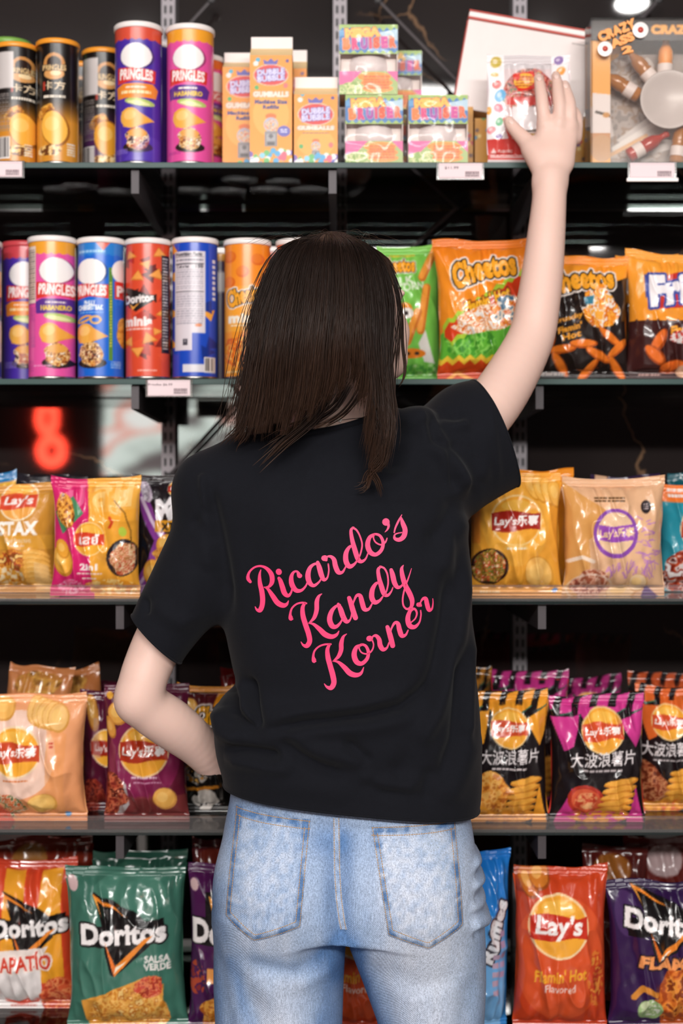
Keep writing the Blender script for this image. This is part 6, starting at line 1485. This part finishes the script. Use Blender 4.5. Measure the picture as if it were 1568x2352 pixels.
def cut(co, no, pick):
    fs = [f for f in bm.faces if pick(f.calc_center_median())]
    es = {e for f in fs for e in f.edges}; ve = {v for f in fs for v in f.verts}
    bmesh.ops.bisect_plane(bm, geom=fs + list(es) + list(ve), plane_co=co, plane_no=no, clear_outer=True, dist=1e-6)
# hem, neckline and the two cuffs
a_, b_ = P(524, 1838, 2.0), P(1085, 1894, 2.0); n_ = np.array((b_[2] - a_[2], 0, -(b_[0] - a_[0]))); n_ /= np.linalg.norm(n_)
cut(Vector(a_), Vector(n_), lambda c: c.z < rz(1760))
a_, b_ = P(652, 1003, 2.03), P(872, 958, 2.03); d_ = b_ - a_; n_ = np.array((-d_[2], -.30 * np.linalg.norm(d_), d_[0])); n_ /= np.linalg.norm(n_)
cut(Vector(a_), Vector(n_), lambda c: c.z > rz(1040) and rx(600) < c.x < rx(885))
ca, cb = P(311, 1416, 2.09), P(408, 1512, 2.09); d_ = cb - ca; n_ = np.array((d_[2], 0, -d_[0])); n_ /= np.linalg.norm(n_); n_ = -n_ if n_[2] > 0 else n_
cut(Vector(ca), Vector(n_), lambda c: c.x < rx(455) and c.z < rz(1350))
ca, cb = P(1088, 886, 2.17), P(1187, 1112, 2.17); d_ = cb - ca; n_ = np.array((-d_[2], .02, d_[0])); n_ /= np.linalg.norm(n_); n_ = -n_ if n_[0] < 0 else n_
cut(Vector(ca), Vector(n_), lambda c: c.x > rx(1040) and c.z > rz(1200))
bmesh.ops.recalc_face_normals(bm, faces=bm.faces[:])
me = bpy.data.meshes.new('mesh'); bm.to_mesh(me)
bvh_t = BVHTree.FromBMesh(bm)
# ribbing and hems follow the open edges
loops = []; todo = {e for e in bm.edges if e.is_boundary}
while todo:
    e = todo.pop(); lp = [e.verts[0], e.verts[1]]
    while True:
        nx_ = [g for g in lp[-1].link_edges if g in todo]
        if not nx_: break
        todo.discard(nx_[0]); lp.append(nx_[0].other_vert(lp[-1]))
    if len(lp) > 40: loops.append([v.co.copy() for v in lp])
bm.free()
me.transform(Matrix.Translation(-person.location))
tee = link('t_shirt', me, M_TEE, person)
sd = tee.modifiers.new('cloth', 'SOLIDIFY'); sd.thickness = .0018; sd.offset = -1
for lp in loops:
    c = sum(lp, Vector()) / len(lp)
    nm, r = ('collar_rib', .0042) if c.z > rz(1010) and rx(640) < c.x < rx(880) else (('bottom_hem', .0016) if c.z < rz(1800) else ('sleeve_hem', .0016))
    pts = lp if (lp[0] - lp[-1]).length > .02 else lp + [lp[0]]
    for it in range(6): pts = [pts[0]] + [(pts[i - 1] + pts[i] * 2 + pts[i + 1]) / 4 for i in range(1, len(pts) - 1)] + [pts[-1]]
    MB().tube([Vector(q) - person.location for q in pts[::2] + [pts[-1]]], r, 8).build(nm, M_TEE, tee, smooth=True)

# ------------------------------------------------------------------ lettering printed on the back
def cr(pts, n=9):
    """smooth stroke through (x, y, width) points"""
    p = np.array([pts[0]] + list(pts) + [pts[-1]], float); out = []
    for i in range(1, len(p) - 2):
        for t in np.linspace(0, 1, n, endpoint=False):
            a, b, c, d = p[i - 1:i + 3]
            out.append(.5 * (2 * b + (c - a) * t + (2 * a - 5 * b + 4 * c - d) * t * t + (3 * b - a - 3 * c + d) * t ** 3))
    out.append(p[-2]); return np.array(out)
LET = [
 ('R', [[(100, 562, 22), (84, 540, 28), (86, 508, 20), (104, 478, 15), (138, 453, 14), (182, 446, 16), (226, 464, 26), (258, 505, 36), (262, 556, 34), (240, 592, 20), (205, 600, 8)],
        [(180, 470, 6), (170, 510, 20), (172, 570, 32), (186, 630, 38), (192, 690, 38), (186, 740, 36), (170, 768, 34), (148, 764, 18), (135, 742, 6)],
        [(205, 598, 8), (232, 612, 22), (268, 662, 36), (302, 708, 40), (342, 726, 36), (370, 716, 22), (384, 688, 5)]]),
 ('i', [[(312, 482, 44), (313, 484, 44)], [(314, 530, 24), (324, 548, 32), (338, 590, 38), (354, 636, 38), (380, 654, 26), (402, 630, 15), (412, 590, 12)]]),
 ('c', [[(468, 508, 30), (462, 506, 34), (446, 478, 16), (420, 484, 18), (404, 520, 30), (408, 570, 38), (436, 612, 34), (474, 614, 22), (506, 585, 14), (524, 545, 10)]]),
 ('a', [[(602, 424, 22), (570, 424, 18), (538, 452, 28), (524, 505, 38), (536, 556, 36), (566, 578, 24), (604, 552, 14), (622, 520, 10)], [(594, 412, 24), (606, 450, 36), (622, 505, 36), (640, 536, 26), (664, 520, 13), (674, 470, 11), (670, 425, 11)]]),
 ('r', [[(640, 382, 40), (645, 382, 42)], [(655, 395, 20), (662, 372, 12), (690, 372, 22), (712, 395, 32), (722, 440, 36), (742, 482, 34), (770, 484, 20), (790, 455, 12), (800, 430, 8)]]),
 ('d', [[(852, 292, 14), (822, 304, 22), (798, 348, 34), (798, 405, 38), (822, 442, 34), (856, 428, 20), (882, 395, 10)], [(852, 163, 14), (834, 184, 22), (842, 250, 30), (862, 325, 36), (884, 390, 34), (908, 408, 26), (938, 390, 14), (956, 350, 10)], [(846, 164, 16), (874, 182, 14), (898, 225, 12), (914, 285, 12), (904, 345, 12), (886, 392, 10)]]),
 ('o', [[(1004, 212, 18), (968, 236, 28), (954, 290, 36), (974, 342, 36), (1014, 358, 28), (1054, 325, 26), (1066, 272, 24), (1044, 224, 20), (1006, 212, 16), (996, 236, 11), (1012, 270, 11), (1050, 288, 12), (1082, 270, 13), (1096, 238, 7)]]),
 ("'", [[(1086, 124, 52), (1086, 124, 54), (1087, 124, 54)], [(1100, 132, 26), (1106, 156, 18), (1096, 180, 12), (1078, 198, 4)]]),
 ('s', [[(1147, 200, 10), (1156, 165, 13), (1178, 118, 15), (1204, 70, 5)], [(1198, 95, 14), (1210, 135, 32), (1226, 182, 36), (1216, 228, 36), (1184, 252, 30), (1152, 244, 22), (1150, 218, 12), (1172, 206, 9), (1206, 200, 8)]]),
 ('K', [[(410, 822, 16), (400, 818, 34), (396, 786, 18), (408, 745, 14), (440, 714, 13), (480, 702, 14), (512, 706, 14)], [(502, 704, 18), (486, 738, 28), (488, 795, 36), (506, 858, 38), (528, 925, 38), (536, 980, 36), (516, 1014, 34), (490, 1010, 18), (472, 985, 5)], [(626, 636, 4), (602, 655, 20), (588, 695, 32), (586, 755, 32), (568, 810, 26), (530, 850, 8)], [(530, 848, 8), (564, 856, 20), (606, 890, 34), (648, 930, 40), (694, 946, 34), (730, 932, 22), (748, 903, 5)]]),
 ('a', [[(752, 720, 20), (722, 730, 20), (692, 768, 32), (680, 822, 38), (698, 868, 38), (730, 872, 26), (762, 838, 14), (776, 800, 10)], [(742, 712, 20), (758, 748, 36), (778, 805, 38), (802, 838, 30), (826, 826, 14), (838, 790, 11), (838, 745, 9)]]),
 ('n', [[(820, 670, 30), (832, 705, 36), (848, 760, 38), (866, 812, 36)], [(846, 740, 10), (852, 700, 12), (874, 654, 20), (900, 656, 30), (914, 704, 36), (930, 750, 34), (960, 752, 20), (982, 720, 12), (994, 690, 8)]]),
 ('d', [[(1044, 560, 14), (1014, 568, 22), (988, 612, 34), (984, 668, 38), (1006, 702, 34), (1040, 690, 20), (1066, 656, 10)], [(1050, 445, 14), (1030, 468, 24), (1036, 525, 30), (1054, 590, 36), (1072, 640, 34), (1098, 652, 22), (1124, 625, 12), (1136, 595, 8)], [(1044, 446, 16), (1074, 458, 14), (1096, 500, 13), (1102, 560, 12), (1092, 615, 11), (1076, 655, 9)]]),
 ('y', [[(1124, 470, 26), (1134, 505, 36), (1148, 562, 36), (1170, 594, 28), (1198, 585, 15), (1214, 555, 10)], [(1214, 434, 4), (1200, 462, 24), (1206, 515, 34), (1226, 580, 36), (1258, 642, 38), (1276, 694, 34), (1268, 738, 24), (1238, 752, 16), (1212, 725, 13), (1208, 668, 12), (1226, 590, 12), (1250, 525, 10), (1272, 458, 4)]]),
 ('K', [[(576, 1126, 16), (568, 1122, 34), (562, 1090, 18), (572, 1050, 14), (604, 1018, 13), (645, 1003, 14), (688, 1001, 14)], [(680, 1002, 18), (664, 1040, 28), (668, 1098, 36), (684, 1160, 38), (702, 1225, 40), (710, 1282, 38), (690, 1318, 34), (660, 1312, 18), (640, 1288, 5)], [(804, 926, 4), (778, 948, 20), (764, 995, 32), (762, 1045, 32), (742, 1092, 26), (704, 1126, 8)], [(704, 1124, 8), (742, 1132, 20), (784, 1168, 34), (826, 1212, 40), (870, 1226, 34), (906, 1212, 22), (926, 1168, 5)]]),
 ('o', [[(908, 1008, 16), (872, 1026, 28), (856, 1078, 38), (874, 1130, 38), (912, 1142, 30), (950, 1106, 26), (958, 1056, 24), (938, 1014, 20), (904, 1006, 16), (892, 1030, 11), (912, 1064, 11), (954, 1072, 12), (986, 1045, 12), (996, 1005, 10), (984, 968, 12)]]),
 ('r', [[(964, 962, 40), (968, 962, 42)], [(984, 972, 16), (990, 948, 12), (1014, 942, 24), (1036, 968, 32), (1044, 1012, 36), (1064, 1040, 32), (1092, 1030, 16), (1108, 990, 10)]]),
 ('n', [[(1096, 880, 28), (1108, 915, 36), (1122, 965, 38), (1134, 1014, 36)], [(1116, 945, 10), (1124, 895, 12), (1148, 852, 20), (1172, 856, 30), (1184, 902, 36), (1200, 942, 34), (1228, 938, 18), (1246, 905, 10)]]),
 ('e', [[(1244, 872, 8), (1264, 852, 9), (1298, 822, 11), (1310, 782, 14), (1292, 752, 18), (1260, 768, 26), (1244, 822, 36), (1258, 872, 38), (1294, 882, 28), (1328, 850, 14), (1340, 800, 11), (1338, 765, 10)]]),
 ('r', [[(1322, 722, 32), (1326, 722, 34)], [(1340, 730, 16), (1338, 705, 11), (1356, 680, 20), (1376, 682, 30), (1386, 722, 34), (1400, 762, 30), (1422, 755, 16), (1430, 715, 10), (1428, 680, 6)]])]
Y_PR = 1.985
for ch, strokes in LET:
    V, Fq = [], []
    for st in strokes:
        c = cr(st); q = np.stack([540 + c[:, 0] / 3.136, 1160 + c[:, 1] / 3.136], 1); w = np.maximum(c[:, 2], 1) / 3.136 / 2
        d = np.gradient(q, axis=0); d /= np.linalg.norm(d, axis=1, keepdims=True) + 1e-9; nn = np.stack([-d[:, 1], d[:, 0]], 1)
        def put(pt):
            x, z = rx(pt[0], Y_PR), rz(pt[1], Y_PR); V.append((x, on(bvh_t, x, z) - .0007, z)); return len(V) - 1
        rows = [[put(q[i] + nn[i] * w[i] * s_) for s_ in (-1, -.5, 0, .5, 1)] for i in range(len(q))]
        for r0, r1 in zip(rows, rows[1:]):
            for k in range(4): Fq.append((r0[k], r0[k + 1], r1[k + 1], r1[k]))
        for i in (0, len(q) - 1):                        # round ends
            if w[i] < 1.2: continue
            c0 = put(q[i]); ring = [put(q[i] + w[i] * np.array((math.cos(g), math.sin(g)))) for g in np.linspace(0, 2 * math.pi, 18, endpoint=False)]
            for k in range(18): Fq.append((c0, ring[k], ring[(k + 1) % 18]))
    bmx = bmesh.new(); vv = [bmx.verts.new(v) for v in V]
    for f in Fq:
        try: bmx.faces.new([vv[i] for i in f])
        except ValueError: pass
    for f in bmx.faces:
        f.normal_update()
        if f.normal.y > 0: f.normal_flip()
    mx_ = bpy.data.meshes.new('mesh'); bmx.to_mesh(mx_); bmx.free(); mx_.transform(Matrix.Translation(-person.location))
    link('printed_letter', mx_, M_PINK, tee, smooth=False)

# ------------------------------------------------------------------ necklace
bvh_b = BVHTree.FromPolygons([tuple(v) for v in BV], BQ.tolist())
neck = []
for x, y in ((645, 985), (680, 983), (715, 977), (750, 971), (780, 966), (810, 962), (840, 958), (870, 948)):
    q = P(x, y, 2.05); neck.append(Vector((q[0], on(bvh_b, q[0], q[2], 2.05) - .0012, q[2])) - person.location)
nk = MB().tube(neck, .0007, 6).build('necklace', M_SILVER, person, smooth=True)
fl = MB(); c = neck[4]
for k in range(5):
    g = 2 * math.pi * k / 5; fl.sphere(c + Vector((.0021 * math.cos(g), -.001, .0021 * math.sin(g))), .0013, 8)
fl.build('flower_charm', M_EYE, nk, smooth=True)

# ------------------------------------------------------------------ hair
TOP = (772, 534, 2.10)
G = [[(742, 541, 2.13), (668, 576, 2.14), (618, 680, 2.15), (600, 800, 2.145), (588, 900, 2.13), (575, 985, 2.11)],
     [(736, 540, 2.11), (650, 576, 2.09), (603, 680, 2.085), (580, 800, 2.08), (562, 915, 2.065), (545, 1012, 2.05)],
     [(734, 539, 2.09), (655, 574, 2.045), (608, 680, 2.02), (584, 800, 2.010), (566, 918, 2.012), (548, 1016, 2.012)],
     [(738, 538, 2.08), (672, 572, 2.015), (628, 680, 1.985), (606, 800, 1.975), (592, 918, 1.980), (576, 1016, 1.985)],
     [(744, 537, 2.07), (693, 571, 1.995), (660, 685, 1.958), (640, 800, 1.948), (630, 915, 1.960), (614, 1010, 1.968)],
     [(750, 536, 2.065), (718, 570, 1.982), (698, 688, 1.944), (684, 800, 1.936), (674, 905, 1.948), (656, 998, 1.958)],
     [(757, 535, 2.06), (748, 569, 1.976), (740, 690, 1.936), (730, 800, 1.930), (722, 895, 1.942), (706, 970, 1.955)],
     [(764, 535, 2.06), (778, 570, 1.976), (782, 690, 1.936), (776, 800, 1.930), (768, 870, 1.942), (752, 932, 1.955)],
     [(772, 535, 2.06), (806, 573, 1.980), (820, 690, 1.942), (820, 800, 1.936), (820, 850, 1.946), (808, 890, 1.955)],
     [(780, 536, 2.065), (832, 577, 1.988), (854, 690, 1.955), (858, 800, 1.948), (862, 880, 1.953), (866, 960, 1.955), (850, 1075, 1.965)],
     [(788, 537, 2.07), (853, 582, 2.000), (878, 690, 1.974), (880, 800, 1.968), (882, 895, 1.965), (889, 990, 1.958), (870, 1085, 1.965)],
     [(795, 539, 2.08), (868, 590, 2.018), (896, 690, 1.998), (893, 790, 1.990), (893, 890, 1.980), (900, 985, 1.968), (884, 1065, 1.970)],
     [(800, 541, 2.09), (880, 597, 2.042), (912, 680, 2.030), (914, 750, 2.020), (908, 820, 2.005), (903, 900, 1.985)],
     [(803, 543, 2.10), (888, 602, 2.070), (921, 680, 2.062), (924, 740, 2.052), (926, 800, 2.045), (916, 850, 2.035)]]
def resample(g, n=40):
    p = np.array([P(*q) for q in (([TOP] + g) if len(g) > 5 and g[0][1] < 545 else g)]); c = cr([tuple(q) for q in p], 16)
    s = np.concatenate([[0], np.cumsum(np.linalg.norm(np.diff(c, axis=0), axis=1))]); s /= s[-1]
    u = np.linspace(0, 1, n); return np.stack([np.interp(u, s, c[:, k]) for k in range(3)], 1)
GR = np.stack([resample(g) for g in G]); NG = len(GR)
def guide(u):
    x = np.clip(u, 0, 1) * (NG - 1); i = int(min(NG - 2, math.floor(x))); f = x - i; f2 = f * f * (3 - 2 * f) * .5 + f * .5
    return GR[i] * (1 - f2) + GR[i + 1] * f2
rs = np.random.RandomState(12)
def clear_of_shirt(p):
    for k in range(14, len(p)):
        if p[k, 2] < rz(940):
            y = on(bvh_t, p[k, 0], p[k, 2], 9.)
            if p[k, 1] > y - .004: p[k, 1] = y - .004 - .004 * rs.rand()
    return p
SV, SF, SCc = [], [], []
def strand(p, w, c0, c1):
    n = len(p); i0 = sum(len(v) for v in SV)
    d = np.gradient(p, axis=0); d /= np.linalg.norm(d, axis=1, keepdims=True) + 1e-9
    sd_ = np.cross(d, np.array((.15, -1., .1))); sd_ /= np.linalg.norm(sd_, axis=1, keepdims=True) + 1e-9
    nr = np.cross(d, sd_)
    ww = w * np.clip(np.minimum(np.linspace(.5, 6, n), np.linspace(7, .12, n)), 0, 1)[:, None]
    V = np.stack([p - sd_ * ww, p + sd_ * ww, p + nr * ww * .9], 1).reshape(-1, 3)
    SV.append(V)
    k = i0 + 3 * np.arange(n - 1)
    for a, b in ((0, 1), (1, 2), (2, 0)): SF.append(np.stack([k + a, k + b, k + 3 + b, k + 3 + a], 1))
    t = np.linspace(0, 1, n)[:, None]; c = c0 * (1 - t ** 2) + c1 * t ** 2; SCc.append(np.repeat(c, 3, 0))
dk, br = np.array(lin('1c1310')), np.array(lin('462e20'))
CL = np.sort(rs.rand(70)); CLs = rs.rand(70)
def make_strand(u, spread, w, jit=.002, tip=.0):
    p = guide(u).copy(); n = len(p); t = np.linspace(0, 1, n)
    uc = CL[np.argmin(np.abs(CL - u))] + .006 * rs.randn(); f_ = (.75 * t ** 1.5)[:, None]; q = guide(np.clip(uc, 0, 1)); p = p * (1 - f_) + q * f_
    cen = np.array((rx(765), 2.09, 0)); out = p - cen; out[:, 2] = 0; out /= np.linalg.norm(out, axis=1, keepdims=True) + 1e-9
    p += out * (spread * rs.randn() * (.25 + t))[:, None]
    ph = rs.rand() * 6; p[:, 0] += jit * np.sin(t * (5 + 4 * rs.rand()) + ph) * t; p[:, 1] += jit * .6 * np.sin(t * 6 + ph * 1.7) * t
    cut_ = 1.02 - .07 * CLs[np.argmin(np.abs(CL - u))] - abs(rs.randn()) * .035 - (rs.rand() < .15) * rs.rand() * .2 + tip
    if u > .86 and rs.rand() < .98: cut_ = .34 + .14 * rs.rand()
    m_ = max(10, int(n * min(1, cut_))); p = p[:m_]
    clear_of_shirt(p)
    k = rs.rand(); strand(p[::2] if len(p) % 2 else p[1::2], w, dk * (.55 + .75 * k), (dk * .4 + br * .6) * (.6 + .8 * rs.rand()))
for q in range(5600): make_strand(rs.rand() ** .95, .0034, .00038 + .00036 * rs.rand(), .0028)
for q in range(420): make_strand(.84 * rs.rand(), .010, .00035, .006, .04)
for q in range(150): make_strand(.62 + .2 * rs.rand(), .004, .0006, .006, .03)
for q in range(120): make_strand(.02 + .2 * rs.rand(), .012, .0004, .010, .05)
# loose locks: over the cheek, the curl that falls on the shoulder, wisps across the nape
LOCKS = [([(905, 640, 2.04), (921, 720, 2.045), (924, 790, 2.04), (930, 840, 2.035), (926, 872, 2.03), (912, 890, 2.02)], 18, .0009),
         ([(860, 900, 1.955), (872, 960, 1.955), (888, 1020, 1.958), (880, 1060, 1.962), (850, 1090, 1.968), (838, 1120, 1.972), (806, 1126, 1.975)], 46, .003),
         ([(850, 930, 1.955), (868, 990, 1.955), (872, 1040, 1.96), (852, 1075, 1.966), (868, 1105, 1.97), (880, 1148, 1.975)], 34, .0025),
         ([(800, 890, 1.95), (770, 935, 1.965), (720, 968, 1.985), (660, 990, 1.995), (600, 1030, 1.995)], 14, .004),
         ([(760, 900, 1.95), (720, 960, 1.975), (650, 1020, 1.985), (590, 1080, 1.985)], 24, .006),
         ([(840, 880, 1.955), (812, 925, 1.965), (780, 955, 1.975), (720, 985, 1.985)], 10, .003),
         ([(590, 900, 2.0), (560, 980, 2.01), (535, 1010, 2.02), (530, 1022, 2.02)], 30, .006)]
for g, n, sp_ in LOCKS:
    base = resample(g, 30)
    for q in range(n):
        t = np.linspace(0, 1, 30); o_ = rs.randn(3) * sp_; o2 = rs.randn(3) * sp_
        p = base + o_ * (1 - t[:, None] * .3) + o2 * t[:, None] ** 2; clear_of_shirt(p); p = p[:int(30 * (1 - .25 * rs.rand()))]
        strand(p, .0006 + .0003 * rs.rand(), dk * (.8 + .6 * rs.rand()), (dk * .3 + br * .7) * (.6 + .8 * rs.rand()))
# fly-aways at the crown
for q in range(60):
    a0 = P(690 + 150 * rs.rand(), 548 + 14 * rs.rand(), 2.0 + .06 * rs.rand()); t = np.linspace(0, 1, 12)[:, None]
    p = a0 + t * np.array((.045 * rs.randn(), .02 * rs.randn(), 0)) + np.sin(t * math.pi * (.8 + .5 * rs.rand())) * np.array((0, 0, .012 * rs.rand() + .002)); strand(p, .00022, dk, br)
# the closed mass of hair under the strands
cap = Field((-.14, 1.93, 1.56), (.12, 2.24, 1.80), .004)
cap.ell(H(-.006, -.016, .016), (.083, .100, .0945), .02, RM)
CV, CQ = cap.mesh(); CV = relax(CV, CQ, 2)
fc_ = ((CV - hc) @ fw > .055) & ((CV - hc) @ up < .075)      # opening for the face
face = fc_[CQ].any(1); CQ = CQ[~face]
nu, nv = 60, 40
sheet = np.stack([guide(u) for u in np.linspace(0, 1, nu)]); cen = np.array((rx(772), 2.09, 0)); inn = cen - sheet; inn[..., 2] = 0; inn /= np.linalg.norm(inn, axis=2, keepdims=True) + 1e-9
sheet = sheet + inn * .006; sheet[:, :6, 2] -= .004; sheet = sheet[:52, :33]; nu = 52
SH = sheet.reshape(-1, 3); shf = grid_faces(33, nu)
HV = np.concatenate(SV + [CV, SH]); ns = sum(len(v) for v in SV)
HF = np.concatenate(SF + [CQ + ns, shf + ns + len(CV)])
HC = np.concatenate(SCc + [np.tile(dk * .8, (len(CV) + len(SH), 1))])
sub('hair', HV, HF, M_HAIR, person, HC)
